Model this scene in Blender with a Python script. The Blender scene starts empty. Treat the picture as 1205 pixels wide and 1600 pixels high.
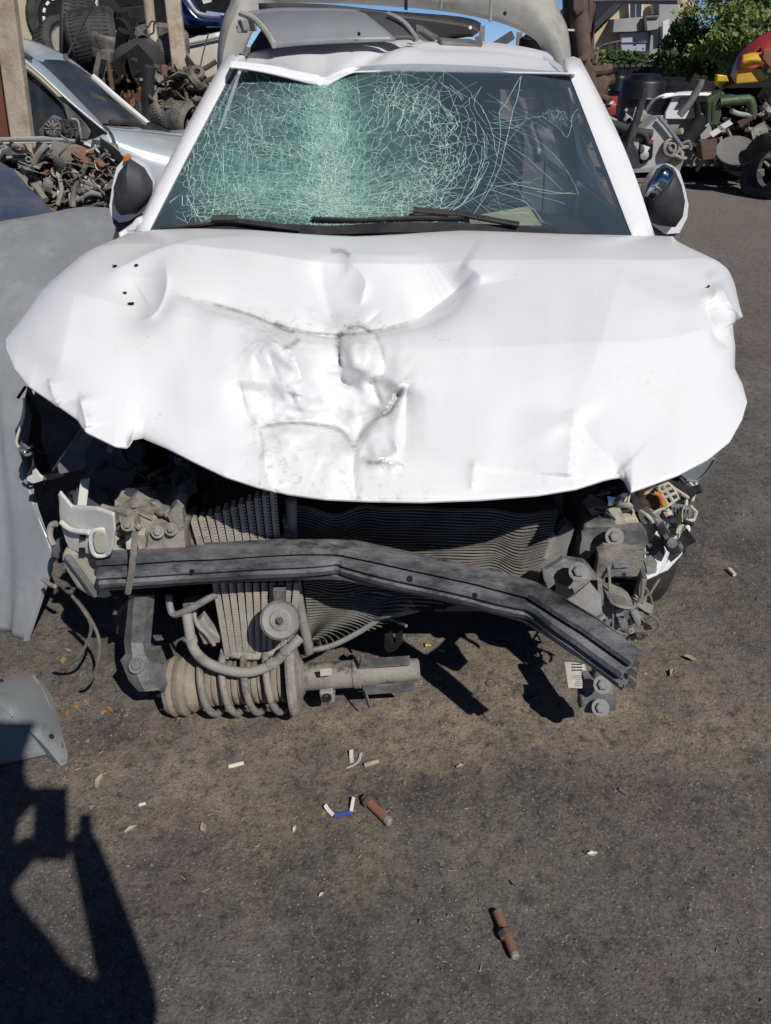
import bpy, bmesh, math, random
import numpy as np
from mathutils import Vector, Matrix, noise as mnoise
R = math.radians
SC = bpy.context.scene
C = SC.collection
rng = random.Random(11)

# ------------------------------------------------------------------ camera, world, sun, exposure
CAM = Vector((0, 0, 1.48)); PITCH = R(31.66)
cam = bpy.data.cameras.new('camera'); cam.sensor_fit = 'VERTICAL'; cam.sensor_height = 24; cam.lens = 18.0
cam.clip_start = 0.05; cam.clip_end = 2000
camo = bpy.data.objects.new('camera', cam); C.objects.link(camo)
camo.location = CAM; camo.rotation_euler = (math.pi/2 - PITCH, 0, 0); SC.camera = camo

SUN = Vector((.515, -.787, 1.0)).normalized()          # towards the sun
SUN_EL = math.asin(SUN.z); SUN_AZ = math.atan2(SUN.x, SUN.y)
world = bpy.data.worlds.new('World'); SC.world = world; world.use_nodes = True
wn = world.node_tree.nodes; wl = world.node_tree.links; wn.clear()
sky = wn.new('ShaderNodeTexSky'); sky.sky_type = 'NISHITA'; sky.sun_disc = False
sky.sun_elevation = SUN_EL; sky.sun_rotation = SUN_AZ; sky.air_density = 0.35; sky.dust_density = 0.0; sky.ozone_density = 8.0; sky.altitude = 1000
bg = wn.new('ShaderNodeBackground'); bg.inputs['Strength'].default_value = 0.0952
wo = wn.new('ShaderNodeOutputWorld'); wl.new(sky.outputs[0], bg.inputs[0]); wl.new(bg.outputs[0], wo.inputs[0])
sun = bpy.data.lights.new('sun', 'SUN'); sun.energy = 4.8; sun.angle = R(.53); sun.color = (1, .965, .91)
suno = bpy.data.objects.new('sun', sun); C.objects.link(suno)
suno.rotation_euler = (-SUN).to_track_quat('-Z', 'Y').to_euler(); suno.location = SUN*20
SC.view_settings.view_transform = 'Standard'; SC.view_settings.look = 'None'
SC.view_settings.exposure = -0.26; SC.view_settings.gamma = 1.0; SC.view_settings.use_curve_mapping = False

# ------------------------------------------------------------------ photograph pixel (1205 x 1600) to a point in the place
CP, SP = math.cos(PITCH), math.sin(PITCH)
def ray(px, py):
    u = (px-602.5)/1200.; v = (py-800)/1200.
    return u, CP - v*SP, -SP - v*CP
def P(px, py, y=None, z=None, Z=None):
    dx, dy, dz = ray(px, py)
    k = Z if Z is not None else ((y-CAM.y)/dy if y is not None else (z-CAM.z)/dz)
    return Vector((CAM.x+dx*k, CAM.y+dy*k, CAM.z+dz*k))
def PP(pts, **k): return [P(a, b, **k) for a, b in pts]
def topx(w):                                            # back from a point to the pixel (numpy, n x 3)
    x, y, z = w[..., 0]-CAM.x, w[..., 1]-CAM.y, w[..., 2]-CAM.z
    Zc = y*CP - z*SP; up = y*SP + z*CP
    return 602.5+1200*x/Zc, 800-1200*up/Zc

# ------------------------------------------------------------------ mesh builder
BASE = {}
class MB:
    def __init__(s): s.v = []; s.f = []; s.m = []
    def add(s, vs, fs, mi=0):
        n = len(s.v); s.v += [Vector(a) for a in vs]; s.f += [tuple(i+n for i in f) for f in fs]; s.m += [mi]*len(fs); return s
    def box(s, c, d, rot=None, mi=0):
        c = Vector(c); h = [x/2 for x in d]
        vs = [Vector((i*h[0], j*h[1], k*h[2])) for i in (-1, 1) for j in (-1, 1) for k in (-1, 1)]
        if rot is not None:
            m = rot if isinstance(rot, Matrix) else Matrix.Rotation(rot, 3, 'Z'); vs = [m @ v for v in vs]
        return s.add([c+v for v in vs], [(0,1,3,2),(4,6,7,5),(0,4,5,1),(2,3,7,6),(0,2,6,4),(1,5,7,3)], mi)
    def bar(s, a, b, w, h, up=(0, 0, 1), mi=0):         # box from a to b
        a, b = Vector(a), Vector(b); d = (b-a); L = d.length; d.normalize(); up = Vector(up)
        x = d.cross(up)
        if x.length < 1e-4: x = d.cross(Vector((1, 0, 0)))
        x.normalize(); z = x.cross(d)
        m = Matrix((x, d, z)).transposed()
        return s.box((a+b)/2, (w, L, h), m, mi)
    def tube(s, pts, r, n=8, caps=True, mi=0):
        pts = [Vector(p) for p in pts]; rs = r if isinstance(r, (list, tuple)) else [r]*len(pts)
        t0 = (pts[1]-pts[0]).normalized(); a = t0.orthogonal().normalized(); vs = []
        for i, p in enumerate(pts):
            t = (pts[min(i+1, len(pts)-1)]-pts[max(i-1, 0)])
            if t.length > 1e-9: t.normalize(); a = (a - t*a.dot(t)); a.normalize()
            b = t.cross(a)
            for k in range(n):
                q = 2*math.pi*k/n; vs.append(p+(a*math.cos(q)+b*math.sin(q))*rs[i])
        fs = [(i*n+k, i*n+(k+1) % n, (i+1)*n+(k+1) % n, (i+1)*n+k) for i in range(len(pts)-1) for k in range(n)]
        if caps: fs += [tuple(range(n-1, -1, -1)), tuple((len(pts)-1)*n+k for k in range(n))]
        return s.add(vs, fs, mi)
    def lathe(s, o, d, prof, n=24, mi=0, close=False):  # prof: (along, radius)
        o, d = Vector(o), Vector(d).normalized(); a = d.orthogonal().normalized(); b = d.cross(a); vs = []
        for t, r in prof:
            for k in range(n):
                q = 2*math.pi*k/n; vs.append(o+d*t+(a*math.cos(q)+b*math.sin(q))*max(r, 1e-4))
        m = len(prof); J = m if close else m-1
        fs = [(i*n+k, i*n+(k+1) % n, ((i+1) % m)*n+(k+1) % n, ((i+1) % m)*n+k) for i in range(J) for k in range(n)]
        if not close: fs += [tuple(range(n-1, -1, -1)), tuple((m-1)*n+k for k in range(n))]
        return s.add(vs, fs, mi)
    def grid(s, rows, mi=0, th=0):                      # rows of points; th thickens along the mean normal
        nr, nc = len(rows), len(rows[0]); vs = [Vector(p) for r in rows for p in r]
        fs = [(i*nc+j, i*nc+j+1, (i+1)*nc+j+1, (i+1)*nc+j) for i in range(nr-1) for j in range(nc-1)]
        if th:
            nn = nr*nc; N = []
            for i in range(nr):
                for j in range(nc):
                    du = vs[i*nc+min(j+1, nc-1)]-vs[i*nc+max(j-1, 0)]; dv = vs[min(i+1, nr-1)*nc+j]-vs[max(i-1, 0)*nc+j]
                    q = du.cross(dv); N.append(q.normalized() if q.length > 1e-12 else Vector((0, 0, 1)))
            vs = vs+[v+n*th for v, n in zip(vs, N)]
            fs = [f[::-1] for f in fs]+[tuple(i+nn for i in f) for f in fs]
            ring = [j for j in range(nc)]+[i*nc+nc-1 for i in range(1, nr)]+[(nr-1)*nc+j for j in range(nc-2, -1, -1)]+[i*nc for i in range(nr-2, 0, -1)]
            fs += [(ring[k], ring[(k+1) % len(ring)], ring[(k+1) % len(ring)]+nn, ring[k]+nn) for k in range(len(ring))]
        return s.add(vs, fs, mi)
    def plate(s, pts, th, mi=0):                        # polygon thickened by the vector th (away from us)
        pts = [Vector(p) for p in pts]; n = len(pts); th = Vector(th)
        vs = pts+[p+th for p in pts]
        return s.add(vs, [tuple(range(n)), tuple(range(2*n-1, n-1, -1))]+[((i+1) % n, i, i+n, (i+1) % n+n) for i in range(n)], mi)
    def rumple(s, amp, sc, seed=0):
        o = Vector((seed*7.3, seed*3.1, seed*1.7))
        s.v = [v+Vector(mnoise.noise_vector(v*sc+o))*amp for v in s.v]; return s
    def build(s, name, m, parent=None, smooth=False, bevel=0, kind=None, ang=40, solid=0, label=None, sub=0, crumple=None):
        base = BASE.get(parent.name, Vector((0, 0, 0))) if parent is not None else Vector((0, 0, 0))
        me = bpy.data.meshes.new(name); me.from_pydata([v-base for v in s.v], [], s.f)
        for x in (m if isinstance(m, (list, tuple)) else [m]): me.materials.append(x)
        if isinstance(m, (list, tuple)): me.polygons.foreach_set('material_index', s.m)
        me.update()
        bm = bmesh.new(); bm.from_mesh(me); bmesh.ops.recalc_face_normals(bm, faces=bm.faces)
        if crumple:                                      # battered sheet: refine, then push about with two sizes of noise
            bmesh.ops.triangulate(bm, faces=bm.faces); bmesh.ops.subdivide_edges(bm, edges=bm.edges, cuts=4, use_grid_fill=True)
            for v in bm.verts:
                v.co += Vector(mnoise.noise_vector((v.co+base)*crumple[1]))*crumple[0]+Vector(mnoise.noise_vector((v.co+base)*crumple[1]*3.1))*crumple[0]*.35
        bm.to_mesh(me); bm.free()
        if smooth:
            me.polygons.foreach_set('use_smooth', [True]*len(me.polygons)); me.set_sharp_from_angle(angle=R(ang))
        o = bpy.data.objects.new(name, me); C.objects.link(o); BASE[o.name] = base
        if parent is not None: o.parent = parent
        if kind: o['kind'] = kind
        if label: o['label'] = label
        if solid:
            md = o.modifiers.new('thickness', 'SOLIDIFY'); md.thickness = solid; md.offset = -1
        if bevel:
            md = o.modifiers.new('bevel', 'BEVEL'); md.width = bevel; md.segments = 2; md.limit_method = 'ANGLE'; md.angle_limit = R(35)
        if sub:
            md = o.modifiers.new('sub', 'SUBSURF'); md.levels = sub; md.render_levels = sub
        return o

def thing(name, label, cat, loc=(0, 0, 0), group=None):
    o = bpy.data.objects.new(name, None); C.objects.link(o); o.location = loc; o.empty_display_size = .1
    BASE[o.name] = Vector(loc); return tag(o, label, cat, group)
def tag(o, label, cat, group=None):
    o['label'] = label; o['category'] = cat
    if group: o['group'] = group
    return o
def copy_tree(o, loc, rz, label=None, parent=None):
    c = o.copy(); C.objects.link(c)
    if parent is None:
        c.location = loc; c.rotation_euler = (0, 0, rz)
        if label: c['label'] = label
    else: c.parent = parent
    for ch in list(o.children): copy_tree(ch, None, 0, None, c)
    return c
def smoothpts(pts, k=6):                                # Catmull-Rom through the points
    pts = [Vector(p) for p in pts]; out = []
    for i in range(len(pts)-1):
        p0, p1, p2, p3 = pts[max(i-1, 0)], pts[i], pts[i+1], pts[min(i+2, len(pts)-1)]
        for j in range(k):
            t = j/k; out.append(.5*((2*p1)+(p2-p0)*t+(2*p0-5*p1+4*p2-p3)*t*t+(3*p1-p0-3*p2+p3)*t**3))
    return out+[pts[-1]]
def lerp(a, b, t): return a+(b-a)*t

# ------------------------------------------------------------------ materials
def pmat(name, col, col2=None, rough=.5, metal=0., ns=6., dust=None, da=.35, ds=3., dcut=.5, bump=0., bs=80., coat=0., spec=.5, rvar=.1, alpha=None, streak=None, stain=0., ss=11.):
    m = bpy.data.materials.new(name); m.use_nodes = True; nt = m.node_tree; N = nt.nodes; L = nt.links
    b = N['Principled BSDF']; tc = N.new('ShaderNodeTexCoord'); vec = tc.outputs['Object']
    if streak:
        mp = N.new('ShaderNodeMapping'); mp.inputs['Scale'].default_value = streak; L.new(vec, mp.inputs[0]); vec = mp.outputs[0]
    def nz(sc, det=6, ro=.6):
        n = N.new('ShaderNodeTexNoise'); n.inputs['Scale'].default_value = sc; n.inputs['Detail'].default_value = det
        n.inputs['Roughness'].default_value = ro; L.new(vec, n.inputs['Vector']); return n.outputs['Fac']
    def ramp(f, a, c):
        r = N.new('ShaderNodeMapRange'); r.inputs[1].default_value = a; r.inputs[2].default_value = c; L.new(f, r.inputs[0]); r.clamp = True; return r.outputs[0]
    def mix(f, A, B):
        x = N.new('ShaderNodeMix'); x.data_type = 'RGBA'
        if isinstance(f, float): x.inputs[0].default_value = f
        else: L.new(f, x.inputs[0])
        for sock, val in ((x.inputs[6], A), (x.inputs[7], B)):
            if isinstance(val, tuple): sock.default_value = (*val[:3], 1)
            else: L.new(val, sock)
        return x.outputs[2]
    if col2 is None: col2 = tuple(c*.72 for c in col)
    c = mix(ramp(nz(ns), .35, .65), tuple(col), tuple(col2))
    rv = None
    if dust:
        f = ramp(nz(ds, 8, .7), dcut-.12, dcut+.16)
        ml = N.new('ShaderNodeMath'); ml.operation = 'MULTIPLY'; L.new(f, ml.inputs[0]); ml.inputs[1].default_value = da
        c = mix(ml.outputs[0], c, tuple(dust))
        rr = N.new('ShaderNodeMapRange'); L.new(ml.outputs[0], rr.inputs[0]); rr.inputs[3].default_value = rough; rr.inputs[4].default_value = .9; rv = rr.outputs[0]
        if metal:
            mm = N.new('ShaderNodeMapRange'); L.new(ml.outputs[0], mm.inputs[0]); mm.inputs[2].default_value = .7; mm.inputs[3].default_value = metal; mm.inputs[4].default_value = 0; L.new(mm.outputs[0], b.inputs['Metallic'])
    if stain:
        ms = N.new('ShaderNodeMath'); ms.operation = 'MULTIPLY'; L.new(ramp(nz(ss, 7, .72), .54, .66), ms.inputs[0]); ms.inputs[1].default_value = stain
        c = mix(ms.outputs[0], c, (.032, .027, .023))
    L.new(c, b.inputs['Base Color'])
    if rv is None:
        rr = N.new('ShaderNodeMapRange'); L.new(nz(ns*2.3), rr.inputs[0]); rr.inputs[3].default_value = max(rough-rvar, .02); rr.inputs[4].default_value = min(rough+rvar, 1); rv = rr.outputs[0]
    L.new(rv, b.inputs['Roughness'])
    if metal and not dust: b.inputs['Metallic'].default_value = metal
    b.inputs['Coat Weight'].default_value = coat; b.inputs['Coat Roughness'].default_value = .12
    b.inputs['Specular IOR Level'].default_value = spec
    if alpha is not None: b.inputs['Alpha'].default_value = alpha
    if bump:
        bp = N.new('ShaderNodeBump'); bp.inputs['Strength'].default_value = bump; bp.inputs['Distance'].default_value = .01
        L.new(nz(bs, 5, .65), bp.inputs['Height']); L.new(bp.outputs[0], b.inputs['Normal'])
    return m

DUST = (.36, .32, .265); DUSTG = (.33, .315, .29)
M = {}
M['steel_dusty'] = pmat('dusty_steel', (.075, .078, .085), (.12, .12, .125), .45, .25, 7, DUSTG, .62, 9, .5, .25, 120, stain=0.60)
M['bracket_dusty'] = pmat('dusty_bracket_steel', (.16, .155, .145), (.09, .09, .09), .6, .1, 9, DUST, .8, 14, .45, .4, 140, stain=0.65)
M['beam'] = pmat('black_primed_beam', (.016, .018, .024), (.036, .039, .046), .27, .15, 8, (.33, .335, .345), .68, 7, .47, .35, 160, streak=(.55, 1, 1.), stain=.85, ss=16.)
M['alu'] = pmat('dusty_aluminium', (.42, .40, .36), (.30, .285, .25), .5, .35, 10, DUST, .6, 12, .5, .3, 150, stain=0.45)
M['fin'] = pmat('dusty_cooling_fin', (.46, .42, .355), (.33, .30, .25), .75, 0, 18, (.40, .36, .30), .5, 20, .5, .4, 300, stain=0.45)
M['condenser'] = pmat('condenser_tube', (.20, .19, .175), (.12, .115, .11), .6, .2, 14, DUST, .5, 10, .5, .2, 200, stain=0.50)
M['black_plastic'] = pmat('black_plastic', (.014, .014, .016), (.022, .022, .024), .5, 0, 9, (.12, .115, .11), .3, 6, .52, .15, 200)
M['grey_plastic'] = pmat('dusty_grey_plastic', (.10, .105, .11), (.07, .072, .076), .6, 0, 6, DUSTG, .5, 5, .5, .2, 160, stain=0.40)
M['navy_plastic'] = pmat('dark_liner_plastic', (.028, .032, .04), (.04, .045, .052), .55, 0, 6, (.13, .13, .13), .35, 4, .5, .15, 150)
M['dark'] = pmat('dark_metal_and_shade', (.008, .008, .009), (.014, .013, .012), .75, 0, 7, (.036, .033, .03), .4, 5, .5, .3, 60, spec=.2)  # near-black for grimy metal, and for the darkness of holes and engine bay
M['cast_alu'] = pmat('pale_cast_aluminium', (.56, .55, .53), (.44, .43, .41), .5, .3, 8, DUSTG, .4, 9, .55, .3, 90, stain=.35)
M['damper'] = pmat('oily_dusty_damper', (.26, .235, .205), (.17, .16, .145), .6, .1, 9, DUST, .6, 14, .5, .4, 120, stain=.9, ss=17)
M['drum_black'] = pmat('black_drum_plastic', (.006, .007, .010), (.009, .010, .013), .45, 0, 5)
M['rubber'] = pmat('rubber', (.016, .016, .017), (.025, .025, .026), .75, 0, 8, (.13, .12, .105), .45, 7, .5, .3, 150)
M['rubber_dusty'] = pmat('dusty_rubber', (.055, .053, .05), (.04, .04, .04), .8, 0, 8, DUST, .6, 8, .5, .3, 150)
M['boot'] = pmat('sandy_dust_boot', (.27, .22, .165), (.19, .155, .12), .85, 0, 12, (.36, .31, .24), .6, 20, .5, .4, 160, stain=0.40)
M['hose'] = pmat('dusty_hose', (.27, .265, .25), (.20, .20, .19), .7, 0, 10, DUST, .5, 12, .5, .2, 200, stain=0.50)
M['rust'] = pmat('rust', (.25, .115, .065), (.16, .072, .042), .85, 0, 14, (.26, .12, .055), .6, 18, .5, .6, 120)
M['rust_brown'] = pmat('brown_rust', (.12, .07, .048), (.075, .048, .036), .85, 0, 10, (.20, .13, .09), .5, 12, .5, .5, 90)
M['orange_engine'] = pmat('orange_rust_block', (.34, .12, .035), (.16, .06, .025), .75, 0, 16, (.06, .04, .03), .8, 14, .5, .5, 80)
M['wire'] = pmat('dusty_wire', (.20, .18, .15), (.10, .09, .08), .8, 0, 20)
M['blackwire'] = pmat('black_wire', (.02, .02, .02), (.04, .038, .035), .7, 0, 20)
M['white_metal'] = pmat('white_inner_panel', (.74, .73, .69), (.66, .64, .59), .42, 0, 5, DUST, .45, 9, .55, .1, 120, coat=.2)
M['tank'] = pmat('beige_tank_plastic', (.46, .43, .35), (.38, .35, .28), .6, 0, 5, DUST, .6, 7, .5, .15, 120, stain=0.25)
M['orange'] = pmat('amber_lens', (.75, .22, .02), (.5, .13, .015), .25, 0, 40, bump=.3, bs=260, coat=.5)
M['amber_dark'] = pmat('dark_amber_grille', (.16, .07, .025), (.05, .03, .02), .5, 0, 90, bump=.6, bs=300)
M['cream'] = pmat('cream_plastic', (.55, .50, .40), (.44, .40, .32), .6, 0, 8, DUST, .5, 10, .5, stain=0.30)
M['mirror_black'] = pmat('textured_mirror_plastic', (.026, .027, .032), (.034, .035, .04), .55, 0, 9, (.16, .16, .16), .22, 9, .55, .2, 400)
M['paint_silver'] = pmat('pale_blue_silver_paint', (.52, .58, .62), (.48, .54, .58), .28, .25, 3, (.40, .39, .37), .25, 3, .5, coat=.6)
M['paint_navy'] = pmat('navy_paint', (.028, .042, .085), (.035, .05, .095), .35, 0, 4, (.20, .20, .22), .35, 3, .52, coat=.5)
M['paint_blue'] = pmat('blue_paint', (.015, .035, .16), (.012, .026, .11), .25, 0, 4, coat=.7)
M['paint_red'] = pmat('red_paint', (.42, .022, .018), (.30, .018, .015), .4, 0, 4, (.25, .12, .09), .3, 4, .5, coat=.3)
M['paint_yellow'] = pmat('yellow_paint', (.72, .43, .02), (.6, .33, .02), .45, 0, 4, (.25, .14, .05), .45, 8, .56)
M['paint_green'] = pmat('green_machine_paint', (.045, .10, .04), (.03, .065, .03), .5, 0, 4, (.08, .07, .05), .5, 6, .5)
M['paint_cream'] = pmat('cream_van_paint', (.62, .58, .50), (.56, .53, .46), .4, 0, 3, (.40, .36, .30), .35, 5, .55)
M['grey_panel'] = pmat('scuffed_grey_paint', (.30, .31, .325), (.25, .26, .275), .42, .15, 1.6, (.42, .42, .415), .4, 9, .58, .08, 40, coat=.25, streak=(1, .6, .5), stain=.12, ss=30)
M['grey_panel2'] = pmat('plain_grey_paint', (.27, .28, .295), (.24, .25, .265), .35, .15, 2.5, (.40, .40, .40), .25, 5, .55, coat=.3)
M['bumper_grey'] = pmat('unpainted_bumper_plastic', (.40, .385, .345), (.34, .33, .295), .65, 0, 3, (.27, .255, .22), .5, 6, .5, .1, 60, stain=0.20)
M['liner'] = pmat('blue_grey_liner_plastic', (.185, .205, .22), (.15, .168, .18), .65, 0, 3, (.26, .25, .225), .5, 4, .5, .15, 120, stain=0.25)
M['glass_far'] = pmat('dusty_car_glass', (.02, .032, .042), (.03, .04, .05), .08, 0, 2, (.20, .19, .17), .3, 2.2, .52, coat=.3)
M['concrete'] = pmat('stained_concrete', (.42, .41, .39), (.33, .32, .31), .9, 0, 1.5, (.24, .23, .22), .5, 1.2, .55, .2, 20)
M['cream_wall'] = pmat('cream_render', (.60, .50, .32), (.54, .45, .29), .9, 0, 1.5, (.35, .28, .18), .4, 2, .58, .15, 15)
M['door_blue'] = pmat('pale_blue_steel_door', (.42, .45, .52), (.38, .41, .47), .6, 0, 1.5, (.35, .33, .30), .3, 2, .55)
M['post'] = pmat('peeling_cream_post', (.47, .40, .30), (.40, .33, .25), .7, 0, 7, (.20, .08, .035), .85, 9, .60, .3, 70)
M['white_paper'] = pmat('paper', (.62, .60, .54), (.52, .50, .45), .9, 0, 30)
M['leaf_dry'] = pmat('dry_leaf', (.36, .24, .12), (.24, .15, .075), .85, 0, 40)
M['chip_orange'] = pmat('orange_chip', (.42, .17, .06), (.3, .12, .05), .85, 0, 40)
M['straw'] = pmat('straw', (.40, .33, .22), (.28, .23, .16), .9, 0, 40)
M['butt_paper'] = pmat('cigarette_paper', (.66, .60, .50), (.55, .46, .34), .9, 0, 60)
M['tin'] = pmat('dull_tin', (.22, .20, .17), (.15, .13, .11), .5, .3, 30)
M['blue_tape'] = pmat('blue_plastic_strip', (.03, .07, .33), (.025, .05, .22), .5, 0, 50)
M['yellow_bit'] = pmat('yellow_scrap', (.65, .45, .05), (.5, .33, .04), .6, 0, 40)
M['cardboard'] = pmat('brown_cardboard', (.25, .155, .085), (.20, .12, .07), .85, 0, 6)
M['skin'] = pmat('skin', (.45, .27, .19), (.42, .25, .17), .5, 0, 12)
M['shirt'] = pmat('dark_shirt', (.03, .035, .05), (.025, .03, .04), .9, 0, 10)
M['trousers'] = pmat('work_trousers', (.05, .055, .065), (.04, .045, .05), .9, 0, 10)
M['hair'] = pmat('dark_hair', (.015, .012, .01), (.02, .016, .012), .7, 0, 30)
M['seat'] = pmat('dark_seat_fabric', (.03, .03, .033), (.04, .04, .042), .9, 0, 20)
M['wood_stain'] = pmat('red_brown_board', (.20, .065, .03), (.15, .05, .024), .7, 0, 3, (.10, .04, .022), .5, 5, .5)
M['bark'] = pmat('bark', (.09, .07, .055), (.06, .048, .04), .95, 0, 8, bump=.5, bs=40)
M['roofing'] = pmat('grey_roof_sheet', (.20, .18, .165), (.15, .135, .125), .9, 0, 1.5)
M['trim_dark'] = pmat('dark_frame', (.05, .05, .055), (.07, .07, .07), .6, 0, 3)
M['silver_trim'] = pmat('bright_metal', (.62, .62, .62), (.5, .5, .5), .28, .8, 6)
M['chrome'] = pmat('mirror_glass', (.35, .40, .47), (.32, .37, .43), .08, 1., 3)
M['white_plastic'] = pmat('white_trim', (.76, .76, .74), (.70, .70, .68), .5, 0, 5)
M['pan'] = pmat('dull_grey_pan', (.15, .14, .135), (.11, .105, .10), .7, 0, 4)

# white body paint with dirt driven by a painted grime mask, plus darker lines along the creases
def white_paint():
    m = bpy.data.materials.new('white_body_paint'); m.use_nodes = True; nt = m.node_tree; N = nt.nodes; L = nt.links
    b = N['Principled BSDF']; tc = N.new('ShaderNodeTexCoord')
    at = N.new('ShaderNodeAttribute'); at.attribute_name = 'grime'
    def nz(sc, det, ro=.6, st=None):
        n = N.new('ShaderNodeTexNoise'); n.inputs['Scale'].default_value = sc; n.inputs['Detail'].default_value = det; n.inputs['Roughness'].default_value = ro
        L.new(tc.outputs['Object'], n.inputs['Vector']); return n.outputs['Fac']
    def mr(f, a, c, d=0., e=1.):
        r = N.new('ShaderNodeMapRange'); r.inputs[1].default_value = a; r.inputs[2].default_value = c; r.inputs[3].default_value = d; r.inputs[4].default_value = e
        L.new(f, r.inputs[0]); return r.outputs[0]
    def mul(a, c):
        x = N.new('ShaderNodeMath'); x.operation = 'MULTIPLY'; x.use_clamp = True
        for s_, v_ in ((x.inputs[0], a), (x.inputs[1], c)):
            if isinstance(v_, float): s_.default_value = v_
            else: L.new(v_, s_)
        return x.outputs[0]
    def mix(f, A, B):
        x = N.new('ShaderNodeMix'); x.data_type = 'RGBA'; L.new(f, x.inputs[0])
        for s_, v_ in ((x.inputs[6], A), (x.inputs[7], B)):
            if isinstance(v_, tuple): s_.default_value = (*v_, 1)
            else: L.new(v_, s_)
        return x.outputs[2]
    film = mix(mr(nz(3.2, 6), .42, .75, 0, .55), (.79, .79, .80), (.72, .715, .70))         # thin dust film
    speck = mul(mr(nz(75, 4, .7), .60, .70), mr(nz(7, 3), .52, .7, 0, .5))
    c = mix(speck, film, (.34, .31, .27))
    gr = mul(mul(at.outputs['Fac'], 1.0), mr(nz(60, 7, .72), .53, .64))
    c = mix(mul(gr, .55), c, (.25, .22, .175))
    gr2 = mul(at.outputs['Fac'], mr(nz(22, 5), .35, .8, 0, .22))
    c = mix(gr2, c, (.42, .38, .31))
    cz = N.new('ShaderNodeAttribute'); cz.attribute_name = 'crease_dark'
    c = mix(mul(cz.outputs['Fac'], mr(nz(45, 5, .7), .30, .55, .25, 1.)), c, (.20, .185, .165))  # thin darker lines along the creases
    L.new(c, b.inputs['Base Color'])
    rr = mr(gr2, 0, .4, .30, .7); L.new(rr, b.inputs['Roughness'])
    b.inputs['Coat Weight'].default_value = .18; b.inputs['Coat Roughness'].default_value = .2
    bp = N.new('ShaderNodeBump'); bp.inputs['Strength'].default_value = .06; bp.inputs['Distance'].default_value = .01
    L.new(nz(14, 4), bp.inputs['Height']); L.new(bp.outputs[0], b.inputs['Normal'])
    return m
M['white'] = white_paint()
# ================================================================== the setting: ground
def ground_mat():
    m = bpy.data.materials.new('oily_yard_dirt'); m.use_nodes = True; nt = m.node_tree; N = nt.nodes; L = nt.links
    b = N['Principled BSDF']; tc = N.new('ShaderNodeTexCoord'); V = tc.outputs['Object']
    def nz(sc, det=6, ro=.6, off=0.):
        n = N.new('ShaderNodeTexNoise'); n.noise_dimensions = '4D'; n.inputs['W'].default_value = off
        n.inputs['Scale'].default_value = sc; n.inputs['Detail'].default_value = det; n.inputs['Roughness'].default_value = ro
        L.new(V, n.inputs['Vector']); return n.outputs['Fac']
    def mr(f, a, c, d=0., e=1.):
        r = N.new('ShaderNodeMapRange'); r.inputs[1].default_value = a; r.inputs[2].default_value = c; r.inputs[3].default_value = d; r.inputs[4].default_value = e
        L.new(f, r.inputs[0]); return r.outputs[0]
    def mix(f, A, B):
        x = N.new('ShaderNodeMix'); x.data_type = 'RGBA'; L.new(f, x.inputs[0])
        for s_, v_ in ((x.inputs[6], A), (x.inputs[7], B)):
            if isinstance(v_, tuple): s_.default_value = (*v_, 1)
            else: L.new(v_, s_)
        return x.outputs[2]
    def mul(a, c):
        x = N.new('ShaderNodeMath'); x.operation = 'MULTIPLY'
        for s_, v_ in ((x.inputs[0], a), (x.inputs[1], c)):
            if isinstance(v_, float): s_.default_value = v_
            else: L.new(v_, s_)
        return x.outputs[0]
    c = mix(mr(nz(2.6, 9, .72), .38, .62), (.072, .067, .067), (.195, .174, .157))            # oily asphalt to packed dirt
    at = N.new('ShaderNodeAttribute'); at.attribute_name = 'dusty'
    tan = mul(at.outputs['Fac'], mr(nz(7.5, 8, .78, 2.), .38, .60))
    c = mix(tan, c, (.33, .255, .17))                                                        # sandy dust near the car
    c = mix(mul(mr(nz(2.6, 5, .6, 5.), .50, .66), .6), c, (.105, .080, .088))                 # purplish oil bloom
    c = mix(mul(mr(nz(3.1, 5, .6, 9.), .58, .70), .4), c, (.080, .084, .076))
    oi = N.new('ShaderNodeAttribute'); oi.attribute_name = 'oil'
    c = mix(mul(oi.outputs['Fac'], mr(nz(8, 8, .72, 12.), .36, .58, 0, .85)), c, (.036, .033, .035))                # old oil soaked into the dirt
    far = N.new('ShaderNodeAttribute'); far.attribute_name = 'far'
    c = mix(far.outputs['Fac'], c, (.21, .175, .155))                                         # drier lane behind
    c = mix(mr(nz(120, 5, .75, 1.), .50, .68, 0, .8), c, (.26, .235, .20))                    # gritty specks
    c = mix(mr(nz(150, 4, .7, 4.), .53, .68, 0, .9), c, (.026, .024, .022))
    c = mix(mr(nz(30, 7, .78, 7.), .50, .64, 0, .85), c, (.036, .034, .031))
    c = mix(mr(nz(12, 7, .75, 6.), .56, .72, 0, .6), c, (.20, .175, .15))
    vo = N.new('ShaderNodeTexVoronoi'); vo.inputs['Scale'].default_value = 95; L.new(V, vo.inputs['Vector'])
    pk = mul(mr(vo.outputs['Distance'], .10, .20, 1, 0), mr(nz(31, 2, .5, 3.), .46, .58))
    c = mix(pk, c, (.42, .385, .34))                                                          # pale grit
    L.new(c, b.inputs['Base Color'])
    L.new(mr(nz(7, 5), .3, .7, .78, .97), b.inputs['Roughness']); b.inputs['Specular IOR Level'].default_value = .3
    b1 = N.new('ShaderNodeBump'); b1.inputs['Strength'].default_value = .8; b1.inputs['Distance'].default_value = .006
    L.new(nz(150, 5, .75, 1.), b1.inputs['Height'])
    b2 = N.new('ShaderNodeBump'); b2.inputs['Strength'].default_value = .7; b2.inputs['Distance'].default_value = .016
    L.new(nz(28, 6, .7, 7.), b2.inputs['Height']); L.new(b1.outputs[0], b2.inputs['Normal']); L.new(b2.outputs[0], b.inputs['Normal'])
    return m
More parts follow.
